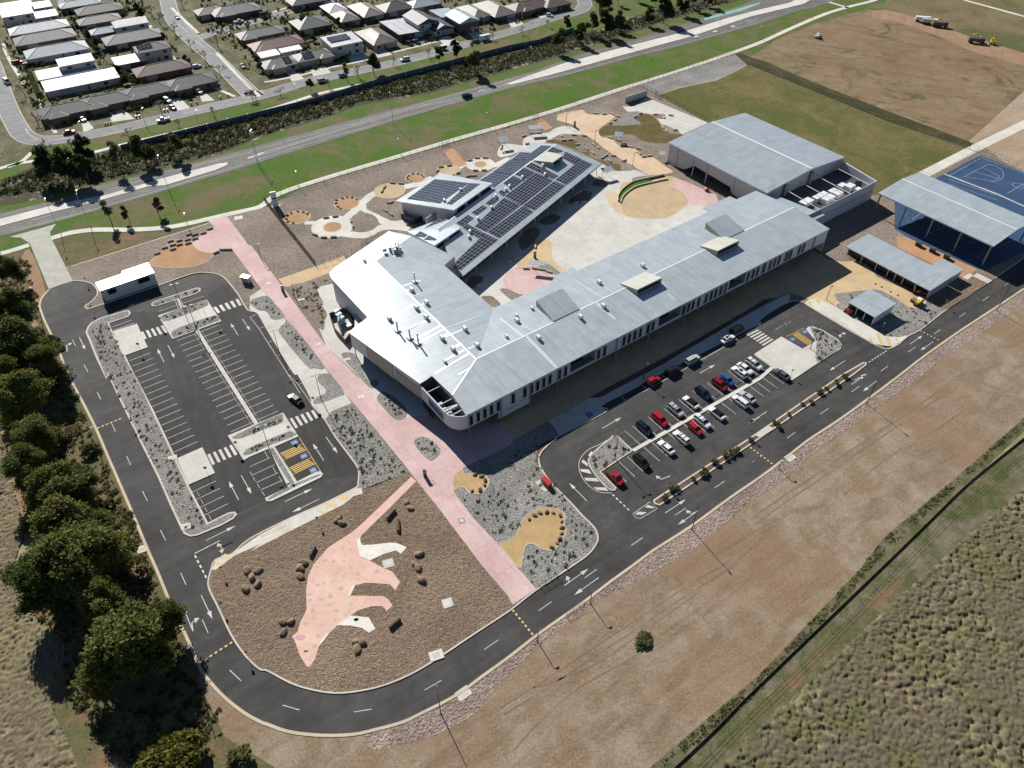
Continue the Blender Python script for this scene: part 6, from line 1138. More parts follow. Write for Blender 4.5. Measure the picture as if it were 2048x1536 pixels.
def house(s, L, Wd, kind, rc, lab, perp=False, st=1, wall='brick', solar=None, wing=None, zr=3.5):
    p = W1(s, zr if st == 1 else 6.5); a = YA+(math.pi/2 if perp else 0); t = thing('house', lab, 'house', (p.x, p.y, -.06), a, 'houses of the suburb'); hw = 2.6*st+.2; L *= 1.1; Wd *= 1.1
    w_ = MB(); w_.box((0, 0, 0), (L, Wd, hw)); 
    if wing: w_.box((wing[0], wing[1], 0), (wing[2], wing[3], hw-.01))
    part(w_, 'wall', MATS['house_'+wall], t, world=False); r = MB(); rm_ = MATS['roof_'+rc+'_tile']
    if kind == 'h': hip_roof(r, L, Wd, hw, .4)
    elif kind == 'g': hip_roof(r, L, Wd, hw, .35, gable=True)
    else:
        l, w = L/2+.3, Wd/2+.3; q = [Vector((-l, -w, hw+.1)), Vector((l, -w, hw+.1)), Vector((l, w, hw+.75)), Vector((-l, w, hw+.75))]; slab(r, q, Vector((1, 0, 0)), .25)
    if wing: hip_roof(r, wing[2], wing[3], hw-.005, .4, ox=wing[0], oy=wing[1])
    ro = part(r, 'roof', [rm_, MATS['white_metal']], t, world=False)
    if kind == 'h':
        c = MB(); l, w = max(L, Wd)/2+.5, min(L, Wd)/2+.5; h = w*.4; rr = l-w; T = (lambda x, y, z: Vector((-y, x, z))) if L < Wd else (lambda x, y, z: Vector((x, y, z)))
        c.tube([T(-rr, 0, hw+h), T(rr, 0, hw+h)], .1, 4)
        for sx in (-1, 1):
            for sy in (-1, 1): c.tube([T(sx*rr, 0, hw+h), T(sx*l, sy*w, hw)], .09, 4)
        part(c, 'ridge_cap', MATS['roof_grey_tile' if rc != 'grey' else 'roof_dark_tile'], ro, world=False)
    fy = -Wd/2-.04 if not perp else None; R_ = random.Random(int(abs(p.x*7)))
    front = -1
    def onwall(nm, mt, x, z, w, h, side):
        m = MB(); 
        if side in 'fb': m.box((x, (-1 if side == 'f' else 1)*(Wd/2+.03), z), (w, .08, h))
        else: m.box(((1 if side == 'r' else -1)*(L/2+.03), x, z), (.08, w, h))
        return part(m, nm, MATS[mt], t, world=False)
    f = 'f' if not perp else 'l'; span = L if f == 'f' else Wd
    onwall('garage_door', 'garage_door_paint', -span*.25, .1, min(4.8, span*.4), 2.3, f); onwall('door', 'timber', span*.06, .1, 1.0, 2.1, f)
    for k in range(st):
        onwall('window', 'hwindow', span*.3, .9+2.7*k, 1.8, 1.2, f)
        for x in (-.28, .22): onwall('window', 'hwindow', (L if f == 'l' else Wd)*x, 1.0+2.7*k, 1.5, 1.0, 'f' if f == 'l' else 'r')
    if st == 2: onwall('window', 'hwindow', -span*.25, 3.6, 2.0, 1.2, f)
    if solar:
        m = MB(); x, y, n1, n2 = solar; zz = hw+(min(L, Wd)/2+.5-abs(y))*.4 if kind == 'h' else hw+.8; sl = .4*(1 if y < 0 else -1) if kind == 'h' else .07
        hw_, hd = n1*.85, n2*.5; q = [Vector((x-hw_, y-hd, zz-hd*sl+.12)), Vector((x+hw_, y-hd, zz-hd*sl+.12)), Vector((x+hw_, y+hd, zz+hd*sl+.12)), Vector((x-hw_, y+hd, zz+hd*sl+.12))]
        if L < Wd and kind == 'h': q = [Vector((-v.y, v.x, v.z)) for v in q]
        m.face(q, uv=[(0, 0), (n1*1.72, 0), (n1*1.72, n2*1.02), (0, n2*1.02)]); part(m, 'solar_array', MATS['solar_panel'], ro, world=False)
    return t
HS = [
 ('H0 250,60', 14, 10, 'f', 'blue', 'steel blue roofed house at the top left corner of the photo', 0, 2, 'render'), ('H0 270,175', 13, 8, 'f', 'white', 'two storey house with a pale ribbed roof at the top left', 0, 2, 'render'), ('H0 660,70', 10, 8, 'f', 'white', 'white flat roofed house at the top, second from the left street', 0, 1, 'render'), ('H0 740,225', 11, 8, 'f', 'white', 'small white roofed house beside the two storey pale one', 0, 1, 'render'),
 ('H0 650,440', 24, 10, 'h', 'white', 'white roofed house with dark solar rows near the left street', 0, 1, 'dkbrick'), ('H0 750,605', 24, 11, 'h', 'grey', 'grey tiled house between two white roofed ones at the left street', 0, 1, 'brick'), ('H0 950,820', 24, 11, 'h', 'pale', 'pale blue hipped roof house in the left block', 0, 1, 'render'),
 ('H0 1270,990', 13, 7, 'f', 'white', 'white upper storey block with a flat roof in the left block', 0, 2, 'render'), ('H0 1130,1180', 22, 9, 'f', 'blue', 'blue shaded lower flat roof in front of the white upper storey', 0, 1, 'render'), ('H0 1370,1340', 27, 10, 'f', 'white', 'long blank white roofed house behind the terrace row', 0, 1, 'render'),
 ('H0 1350,30', 18, 8, 'h', 'pale', 'pale roofed house cut by the top edge', 0, 1, 'brick'), ('H0 1680,130', 20, 10, 'h', 'dark', 'dark tiled house near the top of the left block', 0, 1, 'brick'), ('H0 1680,305', 18, 9, 'h', 'grey', 'warm grey tiled house below the dark tiled one', 0, 1, 'brick'), ('H1 320,340', 14, 8, 'g', 'white', 'two storey white walled house with a dark solar roof strip', 0, 2, 'render'),
 ('H0 1760,495', 11, 7, 'h', 'pale', 'small pale hipped house beside the two storey white walled one', 0, 1, 'brick'), ('H1 380,600', 24, 11, 'h', 'grey', 'wide grey tiled house with a chimney in the left block', 0, 1, 'dkbrick'), ('H1 700,760', 13, 9, 'h', 'dark', 'two storey house with a dark hipped roof and white fascia', 0, 2, 'render'), ('H1 320,990', 12, 8, 'f', 'white', 'white ribbed skillion roof next to the dark two storey house', 0, 1, 'dkbrick'), ('H1 870,1130', 21, 10, 'h', 'choc', 'chocolate brown tiled house behind the hedge', 0, 1, 'brick')]
for h in HS: house(h[0], h[1], h[2], h[3], h[4], h[5], bool(h[6]), h[7], h[8], solar={4: (2, 2.2, 8, 3), 13: (0, 1.5, 7, 3), 16: (-3.5, -2.0, 4, 3)}.get(HS.index(h)))
for i, (s, lab) in enumerate((('A0 530,840', 'leftmost dark tiled terrace house at the street corner'), ('A0 835,770', 'second dark tiled terrace house from the corner'), ('A0 1150,698', 'third dark tiled terrace house from the corner'), ('A0 1490,628', 'rightmost dark tiled terrace house'))): house(s, 19, 10, 'h', 'dark', lab, wall='brick', wing=(-4.5, -4.5, 6.5, 5))
house('H1 1680,160', 12, 9, 'h', 'grey', 'grey tiled house at the upper middle corner of the two streets', wall='dkbrick'); house('A0 1850,65', 22, 11, 'h', 'grey', 'wide grey tiled house above the side street', wall='dkbrick', wing=(-6, -5, 7, 4))
house('H2 680,530', 20, 9, 'h', 'grey', 'blue grey tiled house below the side street', wall='brick', wing=(-7, -3, 6, 6)); house('H2 950,710', 22, 10, 'h', 'maroon', 'maroon roofed house with white trim', wall='cream', wing=(-7.5, -3, 6, 6)); house('H2 1530,360', 15, 14, 'h', 'green', 'square dark green roofed house with solar panels', wall='dkbrick', solar=(-2, 3, 3, 4))
house('H2 1000,1040', 14, 9, 'h', 'tan', 'left half of the tan tiled corner house', wall='cream', wing=(-2, -4.2, 6, 4), solar=(3.2, -2.4, 2, 4)); house('H2 1590,910', 16, 9, 'h', 'tan', 'right half of the tan tiled corner house', wall='cream', wing=(4.5, -4.0, 6, 4), solar=(-3.5, -2.4, 3, 4))
house('H2 830,925', 8, 5, 'f', 'white', 'white sheet awning behind the tan corner house', wall='render', zr=2.8); house('H2 1200,845', 9, 3.4, 'f', 'white', 'long white pergola roof behind the tan corner house', wall='render', zr=2.8)
house('H3 190,640', 14, 12, 'f', 'mauve', 'two storey white house with solar panels and a balcony', st=2, wall='render', solar=(-1, 1, 6, 6)); house('H3 780,590', 20, 11, 'h', 'brown', 'brown tiled house beside the two storey white house', True, wall='cream', solar=(-2, 3.0, 6, 2)); house('H3 250,250', 14, 9, 'h', 'tan', 'pale hipped house behind the two storey white house', True, wall='brick'); house('H3 60,110', 12, 9, 'h', 'white', 'white roofed house at the side street end', True, wall='brick'); house('H3 600,140', 20, 10, 'h', 'tan', 'long tan tiled house seen end on', True, wall='brick')
house('H3 1100,85', 15, 12, 'h', 'dark', 'dark grey roofed house near the top middle', wall='brick'); house('H3 1230,430', 20, 13, 'f', 'mauve', 'mauve grey skillion roofed house', True, wall='dkbrick'); house('H3 1540,270', 15, 10, 'g', 'navy', 'two storey navy roofed house with white walls', True, 2, 'render'); house('H3 1830,400', 13, 10, 'g', 'navy', 'single storey navy gable in front of the navy two storey house', True, 1, 'render'); house('H3 1600,10', 15, 9, 'h', 'pale', 'pale blue hipped roof at the top edge', wall='dkbrick')
house('H4 60,150', 12, 10, 'f', 'blue', 'light blue skillion house right of the navy gable', True, wall='render'); house('H4 280,190', 14, 10, 'g', 'blue', 'two storey grey walled house with blue grey gables', True, 2, 'dkbrick'); house('H4 420,125', 18, 9, 'h', 'tan', 'tan tiled house behind the blue grey gables', True, wall='brick'); house('H4 690,90', 22, 12, 'h', 'tan', 'broad tan tiled house with a front gable', True, wall='dkbrick', wing=(-9, -2, 6, 6)); house('H4 1130,50', 22, 11, 'h', 'brown', 'brown tiled house at the bend of the street', wall='brick', wing=(-4, -5, 6, 4)); house('H4 1450,15', 14, 10, 'h', 'brown', 'brown tiled house nearest the bend', wall='dkbrick')
house('A0 600,-8', 16, 9, 'h', 'grey', 'grey roof cut by the top edge near the left block', wall='brick'); house('A1 430,-10', 16, 10, 'h', 'dark', 'dark roof cut by the top edge near the side street', wall='brick'); house('A1 1360,12', 15, 9, 'h', 'pale', 'pale roof by the top edge above the blue grey gables', wall='brick')
for s, d_ in (('A0 860,890 960,850 1060,935 880,960', 'second'), ('A0 1340,780 1420,770 1500,850 1390,880', 'third'), ('A0 1570,740 1620,730 1690,790 1590,800', 'rightmost'), ('A0 640,960 690,950 740,1010 660,1040', 'leftmost'), ('A1 280,560 340,545 430,620 330,640', 'tan corner'), ('A1 470,540 590,520 640,570 500,600', 'right tan'), ('A1 740,420 880,390 940,470 800,490', 'two storey'), ('A1 960,390 1040,370 1120,430 1010,455', 'brown roofed'), ('A1 1480,300 1560,280 1660,340 1540,370', 'navy'), ('A1 1700,250 1800,230 1880,290 1760,300', 'light blue'), ('A2 40,130 110,110 200,200 90,215', 'tan gable'), ('A2 290,120 350,110 430,150 350,165', 'bend')):
    sheet('driveway', W(s_ := s), -.05, MATS['concrete'], 'concrete driveway of the '+d_+' house')
FN_ = [('A0 650,480 1050,330', 'behind the white roofs'), ('A0 800,420 920,640', 'between the two rows of the left block'), ('A0 930,630 1500,560', 'along the chocolate roofed house'), ('A0 480,20 620,280', 'along the upper left back yards'), ('A0 700,280 980,120', 'beside the pale hipped house'), ('H2 1050,310 1500,650', 'beside the dark green roofed house'), ('H2 1700,430 1900,420', 'behind the two storey white house'), ('H3 330,470 720,330', 'behind the brown tiled house'), ('H3 620,240 950,320', 'beside the tan long house'), ('H3 900,400 1230,740', 'between the brown and mauve roofs'), ('A0 560,240 720,180', 'near the dark tiled house'), ('H4 560,90 720,180', 'between the tan houses')]
for s, lab in FN_:
    a, b = W(s); f = thing('back_fence', 'dark steel back yard fence '+lab, 'fence', a); m = MB(); m.ribbon([a, b], .06, -.06, h=1.8); part(m, 'panel', MATS['fence_steel'], f); m = MB()
    for p, _ in along([a, b], 2.4): m.box(p+Vector((0, 0, -.06)), (.09, .09, 1.9))
    o = part(m, 'posts', MATS['fence_steel'], f); o['kind'] = 'stuff'
# wheelie bins on the kerb
bm = MB(); bm.loft([[Vector((x*k, y*k, z)) for x, y in ((-.25, -.3), (.25, -.3), (.25, .3), (-.25, .3))] for z, k in ((.08, .8), (1.0, 1.0))]); bme = bm.mesh('body', MATS['trim_black']); lm = {}
for c_, nm in (('yellow_metal', 'yellow'), ('red_metal', 'red'), ('trim_black', 'black')): l = MB(); l.box((0, 0, 1.0), (.56, .66, .08)); lm[nm] = l.mesh('lid', MATS[c_])
for i, (x, y, c_) in enumerate(((830, 988, 'black'), (850, 984, 'black'), (872, 980, 'black'), (1075, 928, 'yellow'), (1100, 924, 'yellow'), (1297, 880, 'yellow'), (1322, 876, 'yellow'), (1508, 828, 'black'), (1552, 818, 'black'), (1737, 775, 'red'), (1797, 760, 'red'))):
    p = W1('A0 %d,%d' % (x, y)); t = thing('wheelie_bin', '%s wheelie bin from the left on the kerb of the terrace street, %s lid' % (nth(i), c_), 'bin', (p.x, p.y, -.05), SA if 'SA' in globals() else 0, 'wheelie bins'); 
    for n_, me in (('body', bme), ('lid', lm[c_])): o = bpy.data.objects.new(n_, me); COL.objects.link(o); o.parent = t
# ---------------------------------------------------------------- vegetation
def leafmat(name, c1, c2, hv=.12):
    s = NT(name); s.objco(); n = s.noise(.55, 5, .75); oi = s.n('ShaderNodeObjectInfo'); a = s.ramp(n, 0, [(.3, c1), (.7, c2)]); r = s.ramp(oi, 'Random', [(0, (1-hv, 1-hv*.6, 1-hv)), (1, (1+hv, 1+hv*.7, 1))])
    s.col(s.mix(None, (a, 0), (r, 0), 'MULTIPLY', 1.0)); s.rough(.7, .25); t = s.n('ShaderNodeBsdfTranslucent'); x = s.n('ShaderNodeMixShader'); x.inputs[0].default_value = .38; c = s.b.inputs['Base Color'].links[0].from_socket; s.t.links.new(c, t.inputs[0]); s.l(s.b, 0, x, 1); s.l(t, 0, x, 2); s.l(x, 0, s.out, 0); MATS[name] = s.m
leafmat('gum_leaf', (.06, .08, .024), (.19, .2, .058), .35); leafmat('olive_leaf', (.07, .08, .028), (.16, .155, .055)); leafmat('dark_leaf', (.03, .045, .02), (.08, .1, .035)); leafmat('red_leaf', (.07, .03, .03), (.14, .07, .06)); leafmat('wattle_leaf', (.1, .11, .02), (.21, .19, .04)); leafmat('reed', (.07, .07, .035), (.19, .17, .1)); leafmat('pale_reed', (.3, .27, .21), (.52, .47, .38)); leafmat('tuft', (.09, .1, .04), (.22, .21, .09)); leafmat('tussock_a', (.26, .22, .13), (.44, .375, .235)); leafmat('tussock_b', (.2, .18, .1), (.36, .315, .19)); leafmat('bush_leaf', (.06, .075, .03), (.15, .155, .06))
M('bark', (.16, .13, .1), .9, .3, 2, .5, .1, obj=True, bump=.4); M('pale_bark', (.34, .3, .25), .9, .2, 2, .5, .1, obj=True)
def np_mesh(name, V, F, mat, mi=None):
    """V (n,3), F (m,k) arrays -> mesh"""
    me = bpy.data.meshes.new(name); V = np.asarray(V, np.float32); F = np.asarray(F, np.int32); k = F.shape[1]
    me.vertices.add(len(V)); me.vertices.foreach_set('co', V.ravel()); me.loops.add(F.size); me.loops.foreach_set('vertex_index', F.ravel()); me.polygons.add(len(F)); me.polygons.foreach_set('loop_start', np.arange(0, F.size, k, dtype=np.int32)); me.polygons.foreach_set('loop_total', np.full(len(F), k, np.int32))
    for m in (mat if isinstance(mat, list) else [mat]): me.materials.append(m)
    if mi is not None: me.polygons.foreach_set('material_index', np.asarray(mi, np.int32))
    me.update(calc_edges=True); me.validate(); return me
def leaf_cloud(rng, lobes, n, size, shell=.45, jit=0):
    """leaf quads spread through the outer part of several ellipsoid clumps"""
    V = []; w = np.array([l[3]**2 for l in lobes]); w = w/w.sum(); cnt = rng.multinomial(n, w)
    for (x, y, z, r, sq), c in zip(lobes, cnt):
        d = rng.normal(size=(c, 3)); d /= np.linalg.norm(d, axis=1)[:, None]; d[:, 2] = np.where(d[:, 2] < -.35, -d[:, 2]*.6, d[:, 2]); rad = r*(1-shell*rng.random(c)**1.6)*(1+.16*np.sin(d[:, 0]*7+x)*np.cos(d[:, 1]*6+y)); P = d*rad[:, None]; P[:, 2] *= sq; V.append(P+np.array([x, y, z])+rng.normal(size=(c, 3))*jit)
    C = np.concatenate(V); m = len(C); a = rng.normal(size=(m, 3)); a /= np.linalg.norm(a, axis=1)[:, None]; b = np.cross(a, rng.normal(size=(m, 3))); b /= np.linalg.norm(b, axis=1)[:, None]; s = size*(.6+.8*rng.random(m))[:, None]
    a = a*s; b = b*s*.55; Q = np.stack([C-a, C+b, C+a, C-b], 1).reshape(-1, 3); return Q, np.arange(4*m).reshape(-1, 4)
def crown_lobes(rng, R, H, z0, n, sq=.75, lobe=1.0):
    L = []
    for i in range(n):
        t = i/max(1, n-1); a = rng.uniform(0, 6.28); rr = R*rng.uniform(.3, .8)*(1-.45*t); r = R*rng.uniform(.34, .52)*(1-.15*t)*lobe; L.append((rr*math.cos(a), rr*math.sin(a), z0+r*sq+t*(H-z0-2*r*sq)*rng.uniform(.85, 1), r, sq))
    return L
def trunk_mb(rng, lobes, H, r0, z0):
    m = MB(); lean = rng.uniform(-.05, .05, 2)*H; top = Vector((lean[0], lean[1], z0*1.05)); m.tube([(0, 0, -.3), (lean[0]*.4, lean[1]*.4, z0*.5), tuple(top)], [r0, r0*.75, r0*.6], 7)
    for x, y, z, r, _ in lobes[:16]:
        e = Vector((x*.8, y*.8, z-r*.1)); mid = top.lerp(e, .5)+Vector((0, 0, .05*H)); m.tube([top, mid, e], [r0*.45, r0*.3, r0*.1], 5)
    return m
TREES = {}
def tree_kind(key, seed, R, H, z0, nl, nleaf, size, leaf, bark='bark', sq=.75, r0=None, lobe=1.0):
    rng = np.random.default_rng(seed); lobes = crown_lobes(rng, R, H, z0, nl, sq, lobe); V, F = leaf_cloud(rng, lobes, nleaf, size, .8 if lobe < 1 else .5, .3 if lobe < 1 else .06); TREES[key] = (np_mesh('crown', V, F, MATS[leaf]), trunk_mb(rng, lobes, H, r0 or H*.022, z0).mesh('trunk', MATS[bark]), H)
for k in range(4): tree_kind('gum%d' % k, 40+k, 6.0, 13, 2.6, 40, 24000, .23, 'gum_leaf', 'pale_bark', sq=.7, lobe=.6)
tree_kind('wattle', 50, 5.0, 7.5, .8, 12, 11000, .3, 'wattle_leaf', sq=.7)
for k in range(3): tree_kind('eve%d' % k, 60+k, 2.3, 7, 1.0, 9, 2600, .3, 'dark_leaf', sq=1.0)
for k in range(2): tree_kind('oliv%d' % k, 70+k, 2.4, 7, 1.8, 8, 2200, .3, 'olive_leaf', sq=.9)
for k in range(2): tree_kind('thin%d' % k, 80+k, 2.0, 7.5, 2.4, 8, 700, .26, 'bush_leaf', sq=.9)
tree_kind('redt', 85, 1.7, 6, 1.2, 7, 900, .26, 'red_leaf', sq=1.0)
for k in range(2): tree_kind('shrub%d' % k, 90+k, 1.3, 2.0, .1, 7, 900, .17, 'bush_leaf', sq=.8, r0=.08)
tree_kind('ball', 93, 1.6, 3.0, .1, 5, 1500, .17, 'dark_leaf', sq=1.0, r0=.1); tree_kind('mulchshrub', 94, .8, .75, .05, 6, 560, .1, 'tuft', sq=.8, r0=.05); tree_kind('redball', 95, 1.6, 2.6, .1, 5, 1400, .17, 'red_leaf', sq=1.0, r0=.1)
def bare_kind(key, seed, H):
    rng = np.random.default_rng(seed); m = MB(); br = MB()
    def grow(p, d, L, r, lv, mb):
        e = p+d*L; mb.tube([p, p+d*L*.5+Vector(rng.normal(size=3))*L*.04, e], [max(r, .028), max(r*.8, .028), max(r*.6, .022)], 5 if lv < 2 else 3, cap=False)
        if lv >= 5: return
        for _ in range(3 if lv < 3 else 3):
            nd = (d+Vector(rng.normal(size=3))*.48); nd.z = abs(nd.z)*.8+.15; nd.normalize(); grow(e-d*L*rng.uniform(0, .35), nd, L*rng.uniform(.55, .8), r*.66, lv+1, br)
    grow(Vector((0, 0, -.2)), Vector((0, 0, 1)), H*.32, H*.028, 0, m); TREES[key] = (br.mesh('branches', MATS['pale_bark'] if seed % 2 else MATS['bark']), m.mesh('trunk', MATS['bark']), H)
for k in range(3): bare_kind('bare%d' % k, 30+k, 7.0)
def plant(key, s, h, label, cat='tree', name='tree', group=None, z=-.04, zc=None, wide=1.0):
    """tree standing at the surveyed foot (zc: the point noted is the crown centre at that height)"""
    p = W1(s, zc or 0); cr, tr, H = TREES[key]; k = h/H; t = thing(name, label, cat, (p.x, p.y, z), RD.uniform(0, 6.28), group); e_ = RD.uniform(.88, 1.15); t.scale = (k*wide*e_, k*wide/e_, k)
    for nm, me in (('branches' if 'bare' in key else 'crown', cr), ('trunk', tr)): o = bpy.data.objects.new(nm, me); COL.objects.link(o); o.parent = t
    return t
GG = 'gum trees along the bush edge'
for key, s, h, zc, wd, lab in (('gum0', 'P 165,1120', 15, 8, 1.25, 'largest dark gum tree overhanging the left ring road'), ('gum1', 'P 80,1160', 13, 7, 1.1, 'gum tree left of the largest one, at the dry grass'), ('gum2', 'P 262,1285', 14, 8, 1.3, 'broad gum tree just above the bottom left bush shadow'), ('gum3', 'P 330,1240', 10, 6, .9, 'smaller gum tree touching the road by the speed hump'), ('gum1', 'P 118,985', 13, 7, 1.15, 'gum tree midway along the left ring road'), ('gum3', 'P 165,960', 9, 5, .9, 'slim gum tree beside the midway one'), ('gum0', 'P 45,800', 14, 8, 1.1, 'gum tree at the left edge above the dirt track'), ('gum2', 'P 75,880', 12, 6, 1.0, 'gum tree with bare limbs below the left edge one'), ('gum2', 'P 35,690', 14, 8, 1.1, 'dark gum tree left of the roundabout shaped road end'), ('gum3', 'P 15,620', 12, 7, 1.0, 'gum tree cut by the left edge near the driveway'), ('gum1', 'P 20,545', 10, 5, .9, 'gum tree behind the others near the footpath'), ('gum3', 'P 8,760', 12, 6, 1.0, 'gum tree cut by the left edge in the middle of the row'), ('gum0', 'P 215,1210', 11, 6, 1.0, 'gum tree filling the gap between the largest and the broad one'), ('gum2', 'P 130,1060', 13, 7, 1.15, 'gum tree between the midway one and the largest one'), ('gum1', 'P 60,940', 12, 6, 1.0, 'gum tree at the track behind the midway one'), ('gum0', 'P 215,1350', 9, 4, 1.0, 'low gum tree in the shadow below the broad one'), ('gum3', 'P 90,735', 11, 5, 1.0, 'gum tree between the left edge trees and the road'), ('gum1', 'P 205,1060', 9, 5, .9, 'gum tree leaning towards the road above the largest one')):
    plant(key, s, h*1.08, lab, group=GG, zc=zc, wide=wd*1.06, name='gum_tree')
plant('wattle', 'P 352,1515', 8, 'yellow green wattle cut by the bottom edge', zc=4, wide=1.2, name='wattle_tree'); plant('oliv0', 'P 480,1525', 4, 'low green bush at the bottom edge beside the road bend', 'bush', 'bush', zc=1.5, wide=2.0); plant('shrub0', 'P 1285,1278', 1.0, 'lone low green weed bush on the bare dirt', 'bush', 'bush', wide=3.4)
for i, (x, y) in enumerate(((150, 1050), (180, 905), (120, 770), (165, 1010), (90, 730), (60, 1060), (220, 1010), (110, 690))): plant('shrub%d' % (i % 2), 'P %d,%d' % (x, y), RD.uniform(1.8, 3.4), 'grey green understorey shrub, %s from the top of the bush edge' % nth(i) if False else '%s understorey shrub listed along the bush beside the left road' % nth(i), 'bush', 'bush', 'understorey shrubs', wide=1.4)
SW = 'trees along the reedy drain'
for i, (s, key, h, lab) in enumerate((('A0 700,1300', 'eve0', 8, 'dense tree left of the pale footpath bend'), ('A0 960,1350', 'thin0', 8, 'slim tree by the drain above the long median'), ('A0 1150,1290', 'eve1', 8, 'rounded dark tree by the drain near the left median tip'), ('A0 1420,1240', 'oliv0', 7, 'round olive tree standing in the drain'), ('A0 400,1420', 'eve2', 9, 'dark tree above the left end of the main road'), ('A0 560,1440', 'eve0', 9, 'bushy dark tree throwing a shadow on the left median'), ('A0 700,1440', 'eve1', 7.5, 'dark tree third from the left above the main road'),
  ('A1 1770,590', 'oliv1', 7.5, 'round olive tree casting its shadow on the main road'), ('A1 1495,495', 'oliv0', 5.5, 'small olive tree in front of the noise wall'), ('A2 470,415', 'oliv1', 7.5, 'olive tree at the right end of the noise wall'), ('A2 625,350', 'eve0', 7, 'dark tree right of the noise wall end'), ('A2 730,280', 'oliv0', 8, 'olive tree in the clump beyond the noise wall'), ('A2 830,280', 'eve2', 9, 'dark tree in the clump beyond the noise wall'), ('A2 790,130', 'eve1', 11, 'tall dark tree at the street bend'), ('A2 935,240', 'oliv1', 6.5, 'olive tree near the white traffic sign gantry'), ('A2 1165,200', 'eve0', 6, 'dark tree beside the pond'), ('A2 1285,180', 'eve2', 10, 'large dark tree below the pond'), ('A2 1430,110', 'eve1', 8, 'dark tree at the far right of the drain'), ('A2 1520,70', 'oliv0', 7, 'olive tree at the far right of the drain'), ('A2 1640,50', 'eve0', 6, 'small dark tree before the green cycle lane'), ('A2 1090,10', 'oliv1', 6, 'olive tree above the pond'), ('A2 930,40', 'oliv0', 5, 'round shrub left of the pond'), ('A2 1230,60', 'oliv1', 6, 'olive tree right of the pond'),
  ('A1 980,590', 'eve1', 8.5, 'tall dark street tree below the two storey white house'), ('A1 765,635', 'thin0', 7, 'thin street tree by the pale teal car'), ('A1 480,720', 'oliv1', 5, 'yellow green street tree by the silver blue car'), ('A1 1625,460', 'eve0', 7.5, 'dark street tree near the box trailer'), ('A1 1760,400', 'thin1', 4.5, 'small street tree beside the white caravan'), ('A2 525,235', 'eve2', 6, 'dark round street tree at the bend'),
  ('B0 880,300', 'thin0', 7.5, 'sparse young tree beside the footpath, left of two'), ('B0 1020,290', 'redt', 5, 'thin reddish young tree beside the footpath'), ('B0 1260,250', 'redt', 6, 'dark red leaved tree on the verge'), ('B0 20,570', 'thin1', 6, 'thin tree at the left edge beside the footpath'))):
    plant(key, s, h*(1.5 if i < 23 else 1.2), lab, group=SW if i < 23 else 'street and verge trees')
for i, (s, h) in enumerate((('A0 1200,120', 6), ('A0 1260,190', 7), ('A0 1380,270', 7), ('A0 1500,380', 5), ('A0 1620,480', 6), ('A0 1735,590', 6), ('A0 1720,370', 7), ('A0 1990,780', 5), ('A0 390,1230', 7.5), ('A0 582,1200', 6.5), ('A0 205,770', 6), ('A0 300,980', 6), ('A0 1018,1090', 5), ('A0 1275,890', 5.5), ('A0 1415,1005', 4.5), ('A0 1690,920', 5), ('A1 50,790', 5), ('A1 240,750', 4.5), ('A1 850,605', 6), ('A1 1130,520', 4), ('A1 1410,450', 5), ('A1 1430,350', 4.5), ('A1 620,680', 4), ('A1 1910,310', 4.5), ('A2 175,265', 4.5), ('A2 360,210', 4), ('A0 60,420', 5), ('A0 1440,60', 5), ('A1 450,60', 4))):
    plant('bare%d' % (i % 3), s, h*1.25, 'bare winter street tree, %s when the bare trees are counted street by street' % nth(i), group='bare winter street trees', name='bare_tree')
for i, (s, key, h, lab) in enumerate((('A0 1490,775', 'redball', 2.4, 'round dark red shrub at the terrace driveways'), ('A0 1070,880', 'redball', 2.2, 'round reddish shrub in front of the second terrace house'), ('A0 1700,660', 'ball', 3, 'dark clipped shrub at the end of the terrace row'), ('A1 85,560', 'ball', 4.2, 'tall round dark shrub at the tan corner house'), ('A1 405,560', 'redball', 2, 'round dark red shrub between the tan house halves'), ('A0 1090,110', 'eve0', 6, 'dark garden tree beside the dark solar strip'), ('A0 1020,60', 'oliv0', 5, 'olive garden tree near the top of the left block'), ('A1 20,430', 'ball', 3.5, 'dark garden bush at the maroon house'), ('A1 390,80', 'ball', 2.5, 'round bush beside the side street'), ('A1 460,75', 'ball', 2.6, 'second round bush beside the side street'))): plant(key, s, h, lab, 'bush', 'garden_bush')
HD = [('A0 920,540 1050,640', 'left hedge of the chocolate roofed house'), ('A0 1100,600 1400,560', 'long hedge in front of the chocolate roofed house'), ('A0 620,200 700,300', 'hedge behind the warm grey house'), ('A0 960,670 1100,650', 'low hedge behind the terrace row'), ('A1 350,360 500,310', 'hedge below the maroon house'), ('A0 240,590 310,760', 'brown hedge at the long white roofed house'), ('A0 1240,340 1340,400', 'hedge beside the wide grey house'), ('A0 700,330 770,400', 'hedge behind the pale hipped house')]
for i, (s, lab) in enumerate(HD):
    a, b = W(s); rng = np.random.default_rng(200+i); L = (b-a).length; d = (b-a)/L; lobes = [(d.x*t-0, d.y*t, .9, 1.1, .95) for t in np.arange(0, L, 1.2)]; V, F = leaf_cloud(rng, lobes, int(220*len(lobes)), .2); o = bpy.data.objects.new('hedge', np_mesh('hedge', V, F, MATS['dark_leaf' if i != 5 else 'bush_leaf'])); COL.objects.link(o); o.location = (a.x, a.y, 0); tag(o, lab, 'hedge')
